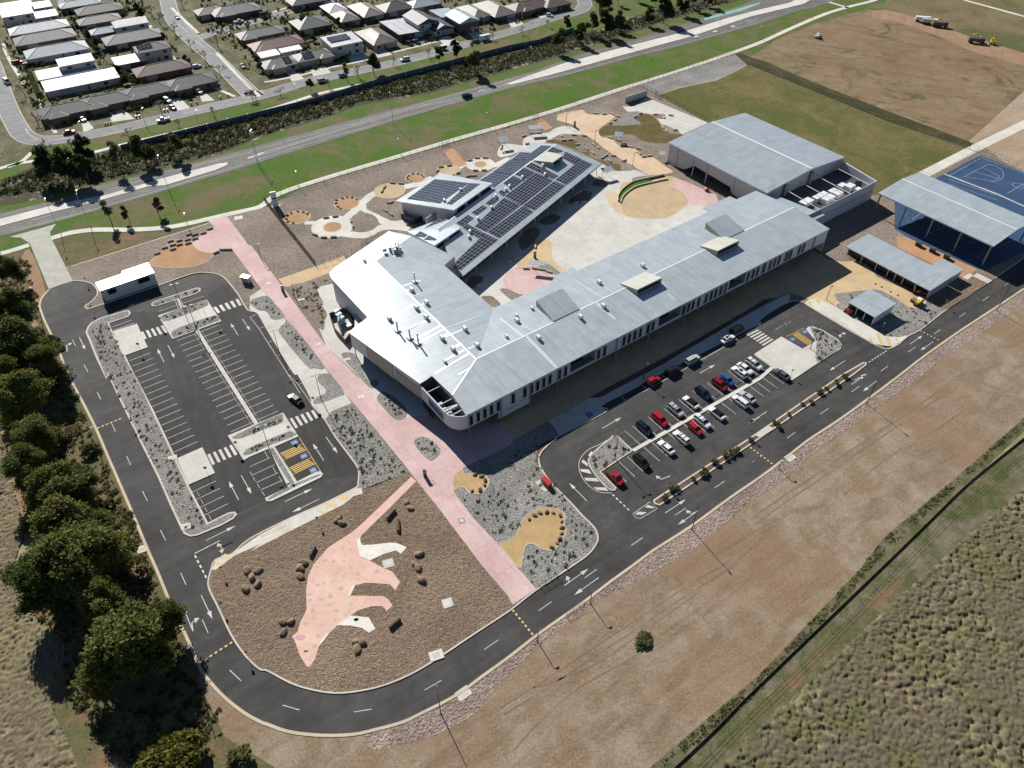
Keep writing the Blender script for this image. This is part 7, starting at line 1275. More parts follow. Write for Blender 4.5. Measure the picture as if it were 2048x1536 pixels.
for i, p in enumerate(('A0 1090,95', 'A0 1130,130', 'A0 655,215', 'A0 700,310', 'A0 770,365', 'A0 925,575', 'A0 1000,665', 'A0 945,640', 'A0 1240,620', 'A0 1150,630', 'A0 1480,510', 'A0 1700,655', 'A0 560,130', 'A0 1290,330')): plant(('eve%d' % (i % 3)), p, RD.uniform(3, 5), 'dark garden tree, %s from the top of the list in the left block yards' % nth(i) if False else 'dark garden tree in the left block, %s when the yards are read street by street' % nth(i), 'tree', 'garden_tree', 'garden trees of the left block', wide=1.3)
for i, p in enumerate(('A1 60,500', 'A1 400,350', 'A1 500,330', 'A1 860,170', 'A1 1150,100', 'A1 1260,190', 'A1 1640,130', 'A1 1900,220', 'A1 130,180', 'A1 700,200', 'A1 1040,200', 'A1 1450,100')): plant(('eve%d' % (i % 3)), p, RD.uniform(2.5, 4.5), 'dark garden tree in the right block, %s when the yards are read street by street' % nth(i), 'tree', 'garden_tree', 'garden trees of the right block', wide=1.3)
# shrubs in the median, one by one
MP = W("C2 1300,965 1345,912 1388,905 1515,825 1585,790 1605,760 1700,695 1770,650 1810,620 1865,600 1965,520 C3 185,365 205,385 285,295 385,225 448,208 520,130 575,110 640,62 700,20")
for i, p in enumerate(MP):
    cr, tr, H = TREES['mulchshrub']; t = thing('shrub', '%s round shrub from the left in the red bark median' % nth(i), 'shrub', (p.x, p.y, .14), RD.uniform(0, 6), 'shrubs in the red bark median'); k = RD.uniform(.8, 1.5); t.scale = (k, k, k)
    for nm, me in (('crown', cr), ('trunk', tr)): o = bpy.data.objects.new(nm, me); COL.objects.link(o); o.parent = t
# ---- ground cover: tufts, tussocks and reeds nobody could count
def inpoly(P, x, y):
    inside = np.zeros(len(x), bool); n = len(P)
    for i in range(n):
        a, b = P[i], P[i-1]; c = ((a.y > y) != (b.y > y)) & (x < (b.x-a.x)*(y-a.y)/((b.y-a.y) or 1e-9)+a.x); inside ^= c
    return inside
def scatter(rng, P, n, clump=False):
    xs = [p.x for p in P]; ys = [p.y for p in P]; out = np.zeros((0, 2))
    while len(out) < n:
        q = np.stack([rng.uniform(min(xs), max(xs), n*3), rng.uniform(min(ys), max(ys), n*3)], 1); q = q[inpoly(P, q[:, 0], q[:, 1])]
        if clump: f = np.sin(q[:, 0]*.21+1.3*np.sin(q[:, 1]*.13))+np.sin(q[:, 1]*.27+1.7*np.cos(q[:, 0]*.11))+.7*np.sin(q[:, 0]*.9+q[:, 1]*.7)*np.cos(q[:, 1]*.8-q[:, 0]*.4); q = q[rng.random(len(q)) < .25+.75/(1+np.exp(-2.2*f))]
        out = np.concatenate([out, q])
    return out[:n]
def blades(rng, C, nb, h, spread, w, z, droop=.5, hv=.4):
    """grass clumps: nb blades fan out from every centre"""
    m = len(C); th = rng.uniform(0, 6.283, (m, nb)); sp = spread*rng.uniform(.3, 1, (m, nb)); sc = (1+hv*rng.normal(size=(m, 1))).clip(.4, 2); hh = h*rng.uniform(.6, 1.1, (m, nb))*sc; sp = sp*sc
    bx = C[:, :1]+np.cos(th)*sp*.25; by = C[:, 1:2]+np.sin(th)*sp*.25; tx = C[:, :1]+np.cos(th)*sp; ty = C[:, 1:2]+np.sin(th)*sp; zz = np.full_like(bx, z); px, py = -np.sin(th)*w*sc, np.cos(th)*w*sc
    V = np.stack([np.stack([bx-px, by-py, zz], -1), np.stack([bx+px, by+py, zz], -1), np.stack([(bx+tx)/2+px*.8, (by+ty)/2+py*.8, zz+hh*.8], -1), np.stack([tx, ty, zz+hh*(1-droop*.5)], -1)], 2).reshape(-1, 3); return V, np.arange(len(V)).reshape(-1, 4)
def cover(name, label, polys, mats, nb, h, spread, w, z, seed, clump=False, **k):
    rng = np.random.default_rng(seed); Vs = []; Fs = []; Ms = []; off = 0
    for P, n in polys:
        C = scatter(rng, P, n, clump); V, F = blades(rng, C, nb, h, spread, w, z, **k); Vs.append(V); Fs.append(F+off); off += len(V); Ms.append(np.repeat(rng.integers(0, len(mats), n), nb))
    o = bpy.data.objects.new(name, np_mesh(name, np.concatenate(Vs), np.concatenate(Fs), [MATS[m] for m in mats], np.concatenate(Ms))); COL.objects.link(o); o['kind'] = 'stuff'; o['label'] = label; return o
def mounds(label, P, n, seed, g=.34, hi=.5, r0=.5, r1=1.15, mt='tussock_ground'):
    """lumpy ground of grass tussocks: overlapping mounds on one fine sheet"""
    rng = np.random.default_rng(seed); C = scatter(rng, P, n, True); x0, y0 = min(p.x for p in P), min(p.y for p in P); nx, ny = int((max(p.x for p in P)-x0)/g)+1, int((max(p.y for p in P)-y0)/g)+1; Z = np.zeros((ny, nx)); w = int(r1/g)+1
    for (cx, cy), r, h, a, e in zip(C, rng.uniform(r0, r1, len(C)), hi*rng.uniform(.35, 1.1, len(C)), rng.uniform(0, 3.14, len(C)), rng.uniform(.6, 1, len(C))):
        ix, iy = int((cx-x0)/g), int((cy-y0)/g); a0, a1, b0, b1 = max(ix-w, 0), min(ix+w+1, nx), max(iy-w, 0), min(iy+w+1, ny)
        X, Y = np.meshgrid(x0+np.arange(a0, a1)*g-cx, y0+np.arange(b0, b1)*g-cy); U = (X*math.cos(a)+Y*math.sin(a))/r; V = (-X*math.sin(a)+Y*math.cos(a))/(r*e); Z[b0:b1, a0:a1] = np.maximum(Z[b0:b1, a0:a1], h*np.clip(1-U*U-V*V, 0, 1)**.6)
    Z += rng.normal(size=Z.shape)*.05; X, Y = np.meshgrid(x0+np.arange(nx)*g, y0+np.arange(ny)*g); X = X+rng.normal(size=X.shape)*g*.15; Y = Y+rng.normal(size=Y.shape)*g*.15
    V = np.stack([X, Y, Z-.03], -1).reshape(-1, 3); I = np.arange(nx*ny).reshape(ny, nx); F = np.stack([I[:-1, :-1], I[:-1, 1:], I[1:, 1:], I[1:, :-1]], -1).reshape(-1, 4); c = V[F].mean(1); F = F[inpoly(P, c[:, 0], c[:, 1])]
    u, F2 = np.unique(F, return_inverse=True); o = bpy.data.objects.new('dry_tussocks', np_mesh('dry_tussocks', V[u], F2.reshape(-1, 4), MATS[mt])); COL.objects.link(o); o['kind'] = 'stuff'; o['label'] = label
def tussockmat(name, low, top, green):
    s = NT(name); f = s.noise(7, 6, .8); m = s.noise(.12, 5, .7, dist=.8); sx = s.n('ShaderNodeSeparateXYZ'); s.l(s.tc, 'Position', sx, 0); a = s.ramp(sx, 'Z', [(.05, low), (.3, top)]); b = s.ramp(f, 0, [(.28, .5), (.72, 1.42)]); g = s.mix((s.ramp(m, 0, [(.42, 0), (.62, .8)]), 0), (a, 0), green); s.col(s.mix(None, g, (b, 0), 'MULTIPLY', 1.0)); s.rough(.95, .1); s.bump(f, 0, 1.0, .25); MATS[name] = s.m
tussockmat('tussock_ground', (.29, .25, .135), (.185, .155, .11), (.16, .16, .07)); tussockmat('straw_ground', (.36, .31, .19), (.21, .175, .12), (.28, .25, .14))
mounds('pale dry tussock grass covering the bottom right corner', W("P 1380,1600 1438,1534 1580,1400 1721,1266 1880,1120 2038,983 2130,890 2130,1640 1380,1640"), 9000, 31, .26, .55, .34, .85)
mounds('pale dry tussock grass covering the bottom left edge', W("P -40,900 C0 0,420 60,620 110,900 200,1230 D0 60,120 300,470 460,540 460,700 400,900 400,1100 500,1300 600,1536 P -40,1580"), 4200, 32, .26, .42, .3, .75, 'straw_ground')
cover('weeds', 'green weeds along the bare paddock edge', [(W("D2 1100,1560 1260,1440 1960,840 C3 840,1440 1000,1225 1500,810 2048,330 2048,380 1500,870 1040,1290 D2 1967,960 1350,1450"), 620)], ['bush_leaf', 'tuft', 'tuft'], 14, .16, .5, .04, -.03, 3, droop=1.2, clump=True)
cover('bush_undergrowth', 'shrubby undergrowth beneath the gum trees', [(W("P -40,560 B0 100,560 230,620 300,960 350,1200 520,1536 C0 640,280 930,900 1180,1480 D0 1250,400 1450,800 1560,960 1700,1150 1600,1500 900,1500 500,1000 500,600 300,400 C0 260,1200 120,700 P -40,860"), 2600)], ['bush_leaf', 'tuft', 'tussock_b', 'tuft'], 22, .4, .7, .06, -.04, 4, droop=1.2, hv=.5, clump=True)
cover('reeds', 'reeds and dead stalks in the drain behind the main road', [(W("A0 0,1440 290,1320 900,1200 1300,1090 2048,930 A1 0,950 1000,680 2048,420 A2 580,270 760,250 960,170 1300,90 1700,0 1800,10 1300,150 800,320 400,445 0,555 A1 1400,715 1050,775 850,810 600,905 300,990 0,1095 A0 1750,1185 1300,1300 900,1390 600,1460 0,1540"), 4600)], ['dark_leaf', 'dark_leaf', 'dark_leaf', 'reed', 'bush_leaf'], 11, .8, .8, .09, -.05, 5)
cover('dead_stalks', 'pale dead stalks along the road side of the drain', [(W("A0 0,1480 600,1400 1300,1230 2048,1030 A1 0,1060 500,880 1000,740 1600,570 2048,465 A2 400,350 800,250 1300,110 1700,0 1800,10 1300,150 800,320 400,445 0,555 A1 1400,715 1050,775 850,800 600,900 300,985 0,1095 A0 1750,1185 1300,1300 900,1390 600,1460 0,1540"), 3000)], ['pale_reed', 'pale_reed', 'reed'], 9, .5, .7, .08, -.05, 15)
BEDS = [("C2 120,600 300,560 330,740 560,1030 740,1230 740,1300 540,1500 D2 260,170 180,70 C2 190,1400 230,1345 330,1385 450,1375 530,1240 515,1100 400,1030 200,1080 100,1280 C1 1970,1300 1640,940 1800,950 1900,860", 170), ("C1 640,320 800,250 1240,770 1000,860 890,890 840,690 700,500", 150), ("B0 720,1120 850,1080 980,1350 1060,1530 C0 1090,100 1370,660 1610,1170 1500,1250 1400,1100 1250,790 1110,520 930,160 870,20 B0 800,1400", 210), ("B1 320,830 640,730 560,790 530,850 570,950 600,1040 560,1110 480,1000 350,900", 90), ("F1 1420,115 1555,140 1755,260 1790,360 1510,540 1500,290", 50), ("C2 885,500 925,500 1030,595 800,760 850,850 720,690 730,620", 26), ("B3 660,825 900,800 1080,870 1230,935 1400,870 1560,830 1440,930 1270,1070 1120,1125 1010,1120 930,1060 700,890", 90), ("C1 1015,200 1080,150 1220,290 1180,340 1080,270", 26), ("C1 1310,530 1400,510 1490,590 1430,660 1330,580", 18), ("B0 1290,1030 1590,925 1600,960 1320,1065", 18), ("B0 1360,1180 1410,1140 1690,1040 1700,1075 1400,1185", 18), ("C1 20,440 240,320 250,375 20,460", 14), ("C1 10,580 290,460 350,470 150,550 20,610", 14), ("B0 1210,940 1550,820 1560,840 1230,950", 14), ("B1 250,1130 320,1105 560,1420 480,1430", 24), ("B1 10,930 140,890 260,1040 140,1000", 16)]
cover('bed_tufts', 'small strappy grass tufts planted in the gravel beds', [(W(s), n) for s, n in BEDS], ['tuft', 'tuft', 'bush_leaf'], 14, .34, .4, .035, ZS+.01, 6, droop=.9)
cover('bed_seedlings', 'tiny dark seedlings dotted over the grey gravel beds', [(W(BEDS[1][0]), 300), (W(BEDS[0][0]), 160), (W(BEDS[2][0]), 300)], ['dark_leaf', 'bush_leaf'], 7, .12, .16, .035, ZS+.01, 7)

YD = "A0 330,0 1130,0 1200,140 1400,400 1650,640 1560,760 1100,870 480,1000 400,860 300,740 100,480 -20,200"
cover('garden_plants', 'shrubs, lawns edges and garden plants filling the back yards', [(W(YD), 1300), (W("A0 1560,0 2048,0 A1 600,0 1300,0 A2 560,0 520,60 A1 2048,200 1400,330 800,440 500,560 120,640 A0 1950,560 1800,330 1640,260"), 1500), (W("A0 80,480 200,500 330,780 400,960 300,900 150,620"), 80)], ['dark_leaf', 'bush_leaf', 'tuft', 'dark_leaf'], 18, 1.0, .75, .09, -.06, 21, droop=.8, hv=.6, clump=True)
# ---------------------------------------------------------------- street furniture, rocks, fences, shelters
def lamp(label, foot, h=8.4, arm=(0, 1.0), mt='black_metal', kind='street_lamp', z=0, group='street lamps', double=False):
    p = W1(foot); t = thing(kind, label, 'street lamp', (p.x, p.y, z), 0, group); m = MB(); m.tube([(0, 0, 0), (0, 0, .5), (0, 0, h)], [.13, .1, .06], 8); part(m, 'pole', MATS[mt], t, world=False); a = Vector((arm[0], arm[1], 0))
    for sg in ((1, -1) if double else (1,)):
        b = a*sg; m = MB(); m.tube([(0, 0, h-.1), tuple(b*.9+Vector((0, 0, h+.1)))], .04, 6); part(m, 'arm', MATS[mt], t, world=False); m = MB(); m.box((b.x, b.y, h+.04), (.34, .75, .12), math.atan2(b.y, b.x)+math.pi/2); part(m, 'lamp_head', MATS['dark_grey' if mt == 'black_metal' else 'galv'], t, world=False)
    return t
for foot, arm, lab in (('C0 795,625', (.9, .5), 'dark street lamp beside the left ring road, opposite the lower speed hump'), ('B0 318,1010', (.9, .3), 'dark street lamp at the outer edge of the upper left road bend'), ('D1 1443,1120', (-.2, 1), 'dark street lamp outside the bottom road bend'), ('C2 1513,1218', (-.5, .9), 'dark street lamp on the rock strip below the median nose'), ('C3 872,213', (-.5, .9), 'dark street lamp on the rock strip opposite the shrub median'), ('B3 1843,940', (-.5, .9), 'dark street lamp on the rock strip opposite the steel shed'), ('D0 1500,820', (.7, .6), 'dark street lamp under the trees at the bottom left bend')): lamp(lab, foot, 8.6, arm)
for foot, lab in (('B0 1440,965', 'car park lamp standing on the thin planted island'), ('B0 1550,1135', 'car park lamp on the wide crossing island'), ('C2 905,660', 'car park lamp on the rounded triangular island'), ('C1 155,590', 'car park lamp on the branching island above the accessible bays'), ('F1 1410,370', 'car park lamp at the right island bed'), ('C1 560,190', 'car park lamp at the right side of the left car park'), ('B1 235,1330', 'car park lamp on the footpath along the left car park')): lamp(lab, foot, 8.0, (.75, .35), z=.14, double=True)
for foot, h, lab in (('B1 350,880', 4.5, 'short path lamp beside the pink path near the sandy path'), ('B1 85,580', 5, 'path lamp at the top right of the pink path'), ('B3 570,860', 4.5, 'short lamp at the crossing pavement'), ('E6 1835,760', 5, 'path lamp on the front footpath in the shadow'), ('A2 745,1130', 5, 'plaza lamp at the winding gravel bed'), ('A2 1045,1310', 5, 'plaza lamp at the end of the winding gravel bed'), ('A2 520,990', 4.5, 'plaza lamp near the north gate'), ('C3 215,700', 3, 'short post lamp beside the rock strip slab'), ('D2 285,580', 4, 'post at the rock strip by the speed hump'), ('D2 683,290', 4, 'post at the rock strip by the turning arrows')): lamp(lab, foot, h, (.5, .3), z=ZS if foot[0] not in 'CD' else 0, group='path lamps')
for foot, arm, lab in (('A1 1130,980', (-.6, 2.6), 'tall road lamp on the near verge below the noise wall'), ('A2 250,600', (-.6, 2.6), 'tall road lamp at the left tip of the right median'), ('A2 1035,380', (-.6, 2.6), 'tall road lamp in the middle of the right median'), ('A2 1730,190', (-.6, 2.6), 'tall road lamp at the right part of the median'), ('A0 1330,1500', (-.8, 2.4), 'tall road lamp on the long left median'), ('A0 2030,1300', (-.6, 2.6), 'tall road lamp at the left median tip'), ('A1 70,1290', (-.6, 2.6), 'tall road lamp on the verge near the pylon sign'), ('B0 715,330', (-.9, 2.4), 'tall road lamp on the verge above the footpath'), ('B0 480,380', (-.5, 1.0), 'lamp beside the concrete driveway')): lamp(lab, foot, 12.0, arm, 'galv', 'road_lamp', -.03, 'tall lamps along the main road')
for i, s in enumerate(('A1 385,1470', 'A1 1180,1210', 'A1 1875,1000', 'A2 550,780', 'A2 1125,600', 'A2 1580,460', 'A2 2040,300', 'A3 70,290', 'A3 465,145', 'B0 1490,350')): lamp('slim pale footpath lamp, %s from the left along the cream footpath' % nth(i if i < 9 else 0) if i < 9 else 'slim pale footpath lamp where the pink path meets the footpath', s, 5.5, (-.2, .8), 'galv', 'path_lamp', -.03, 'slim lamps along the footpath')
for i, s in enumerate(('A0 1150,985', 'A0 1570,1000', 'A0 660,1095', 'A0 1820,380', 'A1 365,790', 'H4 560,400', 'H4 1145,510', 'H4 1050,230')): lamp('suburb street lamp, %s when counted from the left street' % nth(i), s, 6.5, (.3, 1.2), 'galv', 'street_lamp', -.05, 'suburb street lamps')
# seating blocks
bk = MB(); bk.loft([[Vector((x, y*k, z)) for y, z in ((-.3, 0), (-.3, .42), (-.22, .5), (.22, .5), (.3, .42), (.3, 0))] for x, k in ((-.95, .9), (-.9, 1), (.9, 1), (.95, .9))]); bkm = [bk.mesh('seat_block', MATS['sandstone']), bk.mesh('seat_block', M('grey_stone', (.33, .3, .27), .9, .12, 2, .6, .1, obj=True))]
def blocks(where, s, mat=0, ang=None):
    P = W(s)
    for i, p in enumerate(P):
        q = sorted(P, key=lambda r: (r-p).length)[1:2]; a = ang if ang is not None else (math.atan2(q[0].y-p.y, q[0].x-p.x) if q and (q[0]-p).length < 4.5 else FA)
        o = bpy.data.objects.new('seat_block', bkm[mat]); COL.objects.link(o); o.location = (p.x, p.y, ZS+.02); o.rotation_euler = (0, 0, a); tag(o, '%s stone seat block, %s' % (nth(i), where), 'seat block', 'stone seat blocks')
blocks('counted from the left above the leaf shaped softfall', 'B0 1240,545 1300,500 1345,447 1365,511 1362,478 1415,443 1415,475 1480,436 1485,464 1490,394 1540,394 1540,428 1605,384 1655,350', 1, math.radians(33))
blocks('counted from the left below the pink path bulb', 'B0 1705,537 1755,515 1805,514', 1)
blocks('going round the cream ring path', 'B1 600,262 673,252 795,288 810,328 512,396 583,418 660,415', 1); blocks('on the gravel island below the wide sand circle', 'B1 1098,142 1070,208 1110,236', 1)
blocks('round the tan sand circle behind the solar roof', 'E2 655,480 760,462 608,530 872,558 800,592', 1); blocks('going round the small north ring', 'E2 1025,394 1115,366 1220,364 1095,526 1205,524', 1); blocks('round the wide tan sand circle', 'E2 35,686 140,694 -70,740 -100,790 15,935', 1); blocks('at the small picnic spot beside the solar roof', 'E2 1010,600 1075,594 970,614', 1)
blocks('near the north shelters from the right', 'E3 620,44 545,48 435,84 475,184 150,208 142,240 165,290'); blocks('along the winding gravel bed from the top', 'E3 915,80 1075,72 1205,82 945,138 1030,132 1120,194 1325,194 1230,248 1380,234 1315,304 1485,334 1580,338 1440,362 1525,404 1720,398'); blocks('around the picnic shelter from the left', 'E3 1540,108 1650,140 1790,222 1895,244 1905,304 1970,348 2040,338')
blocks('along the plaza edge from the left', 'A2 755,898 820,903 885,903 925,920 905,948 870,973'); blocks('around the pointed gravel bed and ball court', 'A2 1065,922 1105,898 1225,906 1280,906 1290,928 1345,913 1280,1008 1310,1033 1380,1028'); blocks('in the courtyard from the left', 'E4 230,464 630,158 720,122 845,244 960,244 1050,258 1140,288'); blocks('along the solar roof verandah', 'E3 1100,940 1195,930 1150,800 1090,830 1340,640 1300,680 585,1430 580,1500')
# boulders and logs
def rock_mesh(seed, mat):
    rng = np.random.default_rng(seed); m = MB(); rings = []; ph = rng.uniform(0, 6, 6)
    for z, r in ((-.1, .82), (.12, 1.0), (.34, .97), (.55, .78), (.68, .42)): rings.append([Vector((r*math.cos(a)*(1+.16*math.sin(2*a+ph[0])+.1*math.sin(3*a+ph[1]+z*3)), r*.78*math.sin(a)*(1+.14*math.cos(2*a+ph[2])), z*(1+.15*math.sin(a+ph[3])))) for a in [2*math.pi*k/9 for k in range(9)]])
    m.loft(rings); return m.mesh('boulder', MATS[mat])
RK = {k: [rock_mesh(s, k) for s in (1, 2, 3)] for k in ('dark_rock', 'tan_rock', 'sandstone')}
def rocks(where, s, k, r=.5, name='rock', word='dark rock'):
    for i, p in enumerate(W(s)):
        o = bpy.data.objects.new(name, RK[k][i % 3]); COL.objects.link(o); o.location = (p.x, p.y, ZS+.03); o.rotation_euler = (0, 0, RD.uniform(0, 6)); q = r*RD.uniform(.8, 1.25); o.scale = (q, q, q*RD.uniform(.8, 1.2)); tag(o, '%s %s, %s' % (nth(i), word, where), 'rock', 'rocks around the play areas')
rocks('clockwise round the leftmost softfall circle', 'B1 340,303 300,292 285,270 292,242 325,226 378,212 420,216 455,230', 'dark_rock', .55); rocks('clockwise round the second softfall circle', 'B1 713,190 693,175 677,148 682,124 728,108 765,101 803,101 840,116', 'dark_rock', .5); rocks('clockwise round the softfall circle near the fence', 'E2 268,660 228,640 220,615 240,592 292,564 358,565 402,577 432,602', 'dark_rock', .5)
rocks('clockwise round the small sand cove', 'C1 1770,789 1825,800 1852,833 1848,870 1812,910 1748,917', 'dark_rock', .5); rocks('clockwise round the ear shaped sand cove', 'C2 230,1140 272,1108 313,1091 368,1083 418,1091 473,1110 487,1158 487,1206 485,1253 470,1295 450,1330 408,1360', 'dark_rock', .52)
rocks('in the mulch right of the animal tail', 'C1 1235,1008 1262,1052', 'tan_rock', .85, 'boulder', 'tan boulder'); rocks('in the mulch left of the animal tail', 'C1 690,1145 725,1170 705,1125', 'dark_rock', .85, 'boulder', 'dark boulder'); rocks('left of the animal back', 'C1 420,1485 395,1518 D1 380,32 380,90', 'tan_rock', .85, 'boulder', 'boulder'); rocks('grouped far left of the animal', 'D0 1870,48 1905,98 1860,184 1950,150 1955,48', 'tan_rock', .9, 'boulder', 'boulder'); rocks('left of the animal head', 'D1 248,438 312,431 255,515', 'tan_rock', .85, 'boulder', 'boulder'); rocks('below the front white leg', 'D1 805,582 845,588 812,640', 'tan_rock', .85, 'boulder', 'boulder'); rocks('right of the animal hind leg', 'C1 1330,1414 1295,1492 1325,1514 D1 1270,28 1297,118', 'tan_rock', .9, 'boulder', 'boulder')
for s, lab in (('C1 1075,1150 1150,1065', 'thin log lying between the tail and the path'), ('C1 1170,1245 1165,1140', 'thick log standing out beside the thin one'), ('C1 475,1440 520,1360', 'short thick log left of the animal back'), ('D1 1050,490 1145,410', 'log lying right of the front white leg')):
    a, b = W(s); d = (b-a); p = a.lerp(b, .5); L = d.length*.85; t = thing('log', lab, 'log', (p.x, p.y, ZS), math.atan2(d.y, d.x)); m = MB(); m.tube([(-L/2, 0, .4), (0, .04, .42), (L/2, 0, .4)], [.42, .4, .36], 10); part(m, 'bark', MATS['log_bark'], t, world=False); m = MB(); m.tube([(-L/2-.015, 0, .4), (-L/2+.01, 0, .4)], .36, 10); part(m, 'cut_end', MATS['tan_rock'], t, world=False)
# fences: rails and pickets as one panel, posts counted as parts
def fence(name, label, s, h, step=2.4, mat='black_metal', z=0, picket=.0, rails=(.15, .95), rr=.025, mesh=False, sm=False):
    p = W(s); p = smooth(p, False, 4) if sm else p; t = thing(name, label, 'fence', (p[0].x, p[0].y, z)); m = MB()
    for f in rails: m.tube([q+Vector((0, 0, z+h*f)) for q in p], rr, 4)
    if picket:
        for q, a in along(p, picket): m.box(q+Vector((0, 0, z+.05)), (.025, .025, h), a)
    part(m, 'panel', MATS[mat], t); pts = along(p, step); n = MB()
    for i, (q, a) in enumerate(pts):
        if i < 100: k = MB(); k.box(q+Vector((0, 0, z)), (.07, .07, h+.1), a); part(k, 'post', MATS[mat], t)
        else: n.box(q+Vector((0, 0, z)), (.07, .07, h+.1), a)
    if n.f: o = part(n, 'post', MATS[mat], t); o['kind'] = 'stuff'
    return t
fence('palisade_fence', 'black picket fence running along the cream footpath', 'B1 120,135 A1 230,1545 400,1500 1200,1258 1640,1120 2048,1005 A2 500,880 1000,712 1100,672 1850,430', 1.8, 3.2, picket=.42, z=.05)
fence('palisade_fence', 'tall black fence from the pylon sign down to the sandy path', 'B1 115,130 520,640', 2.1, 2.4, picket=.16, z=ZS); fence('palisade_fence', 'black fence between the sandy path and the north garden', 'B1 520,640 800,555 965,430', 1.8, 2.4, picket=.45, z=ZS)
fence('mesh_fence', 'black fence between the ball court and the sports field', 'A2 1100,680 1245,755 1640,970', 1.8, 2.6, picket=.5, z=ZS); fence('mesh_fence', 'black fence along the far side of the sports field', 'A2 1945,512 A3 0,488 500,690 1000,895 1640,1118', 1.8, 3, picket=.6, z=0); fence('mesh_fence', 'tall wire fence at the far end of the blue court', 'A3 1640,1115 1760,1165 2048,1275', 2.4, 3, picket=1.0, z=ZS, rails=(.05, .5, 1)); fence('mesh_fence', 'wire fence between the blue court and the path', 'A3 1390,1330 1700,1150', 2.4, 3, 'grey_metal', picket=1.0, z=ZS, rails=(.05, .5, 1))
fence('wire_fence', 'old wire fence with grey posts along the dry grassland', 'P 1380,1540 1500,1419 1580,1344 1674,1250 1783,1140 1901,1020 2048,902 2100,860', 1.3, 5, 'timber', -.03, rails=(.3, .6, .95), rr=.02)
fence('wire_fence', 'low dark picket guard beside the road at the pink path end', 'D2 300,165 445,85', 1.1, 1.4, picket=.3, z=ZS); fence('wire_fence', 'low dark guard rail on the rock strip', 'D2 505,385 640,295', 1.1, 1.6, picket=.4, z=0)
fence('post_fence', 'row of low timber posts at the street corner', 'A0 20,1220 100,1205 250,1170 320,1165 420,1165 530,1150', .9, 1.7, 'timber', -.05, rails=())
p = W("D2 1270,1580 1620,1250 1967,900 C3 980,1440 1340,1090 1640,800 2048,470"); t = thing('silt_fence', 'brown silt fence running along the bare paddock edge', 'fence', (p[0].x, p[0].y, -.04)); m = MB(); m.ribbon(smooth(p, False, 4), .05, -.04, h=.42); part(m, 'fabric', M('silt_fabric', (.2, .14, .095), .9), t)
for q, a in along(p, 4.0): m = MB(); m.box(q+Vector((0, 0, -.04)), (.06, .06, .65), a); part(m, 'stake', MATS['timber'], t)
p = W("A0 960,1182 A1 0,925 500,810 1000,660 2048,388 A2 0,418 300,345 580,248"); p = [p[0]]+p[2:5]+[p[6], p[7]]; t = thing('noise_wall', 'long dark blue noise wall with pale posts behind the reedy drain', 'wall', (p[0].x, p[0].y, -.05)); m = MB(); m.ribbon(p, .12, -.05, h=2.1); part(m, 'panel', M('noise_panel', (.075, .1, .135), .7), t)
for q, a in along(p, 8.3): m = MB(); m.box(q+Vector((0, 0, -.05)), (.28, .26, 2.25), a); part(m, 'post', MATS['galv'], t)
# gates in the north fence
for s, lab in (('A1 1515,1165 1570,1145', 'black gate in the north fence above the orange strip'), ('A2 260,945 300,935', 'black gate in the north fence near the plaza'), ('A2 1225,765 1270,785', 'black gate between the ball court and the sports field')):
    a, b = W(s); t = thing('gate', lab, 'gate', (a.x, a.y, ZS))
    for q in (a, b): m = MB(); m.box(q+Vector((0, 0, 0)), (.14, .14, 2.7)); part(m, 'post', MATS['black_metal'], t)
    m = MB(); m.tube([a+Vector((0, 0, 1.9)), b+Vector((0, 0, 1.9))], .04, 4); m.tube([a+Vector((0, 0, .3)), b+Vector((0, 0, .3))], .04, 4)
    for q, _ in along([a, b], .25): m.box(q+Vector((0, 0, .2)), (.03, .03, 1.8))
    part(m, 'leaf', MATS['black_metal'], t)
# shelters
def shelter(label, s, L, Wd, h, rz, tilt=.25, mt='roof_steel', posts=4):
    p = W1(s, h); t = thing('shade_shelter', label, 'shelter', (p.x, p.y, ZS), rz); m = MB(); q = [Vector((-L/2, -Wd/2, h)), Vector((L/2, -Wd/2, h)), Vector((L/2, Wd/2, h+tilt)), Vector((-L/2, Wd/2, h+tilt))]; slab(m, q, Vector((1, 0, 0)), .12); part(m, 'roof', [MATS[mt], MATS['white_metal']], t, world=False)
    for x, y in ((-1, -1), (1, -1), (1, 1), (-1, 1))[:posts] if posts == 4 else ((-.6, 1), (.6, 1)): m = MB(); m.tube([(x*L*.45, y*Wd*.42, 0), (x*L*.45, y*Wd*.42, h)], .06, 6); part(m, 'post', MATS['dark_grey'], t, world=False)
    return t
shelter('pale shelter with four posts near the north fence', 'A2 278,1005', 5.2, 2.8, 2.8, math.radians(8)); shelter('tilted pale shelter leftmost behind the solar roof', 'A2 28,1105', 3.6, 3.2, 2.8, math.radians(20), .7, posts=2); shelter('tilted shelter over the dark picnic setting on the plaza', 'A2 935,1065', 3.2, 2.6, 2.8, math.radians(-8), .7, posts=2); shelter('pale shelter at the right end of the solar roof', 'A2 845,1340', 4.2, 2.6, 2.8, math.radians(28), .5, posts=2); shelter('long pale canopy beside the pink courtyard circle', 'E4 990,168', 5.2, 1.9, 2.9, math.radians(-12), .2, posts=2); shelter('small blue shelter at the left end of the hall', 'A2 1278,1210', 2.0, 2.2, 2.4, math.radians(10), .3)
t = thing('picnic_table', 'dark picnic table with benches on the plaza', 'picnic table', W1('A2 975,1150'), .3); t.location.z = ZS
for nm, c, d in (('top', (0, 0, .7), (2.0, .8, .08)), ('bench', (0, -.75, .42), (2, .3, .06)), ('bench', (0, .75, .42), (2, .3, .06)), ('leg', (-.7, 0, 0), (.12, 1.3, .7)), ('leg', (.7, 0, 0), (.12, 1.3, .7))): m = MB(); m.box(c, d); part(m, nm, MATS['black_metal'], t, world=False)
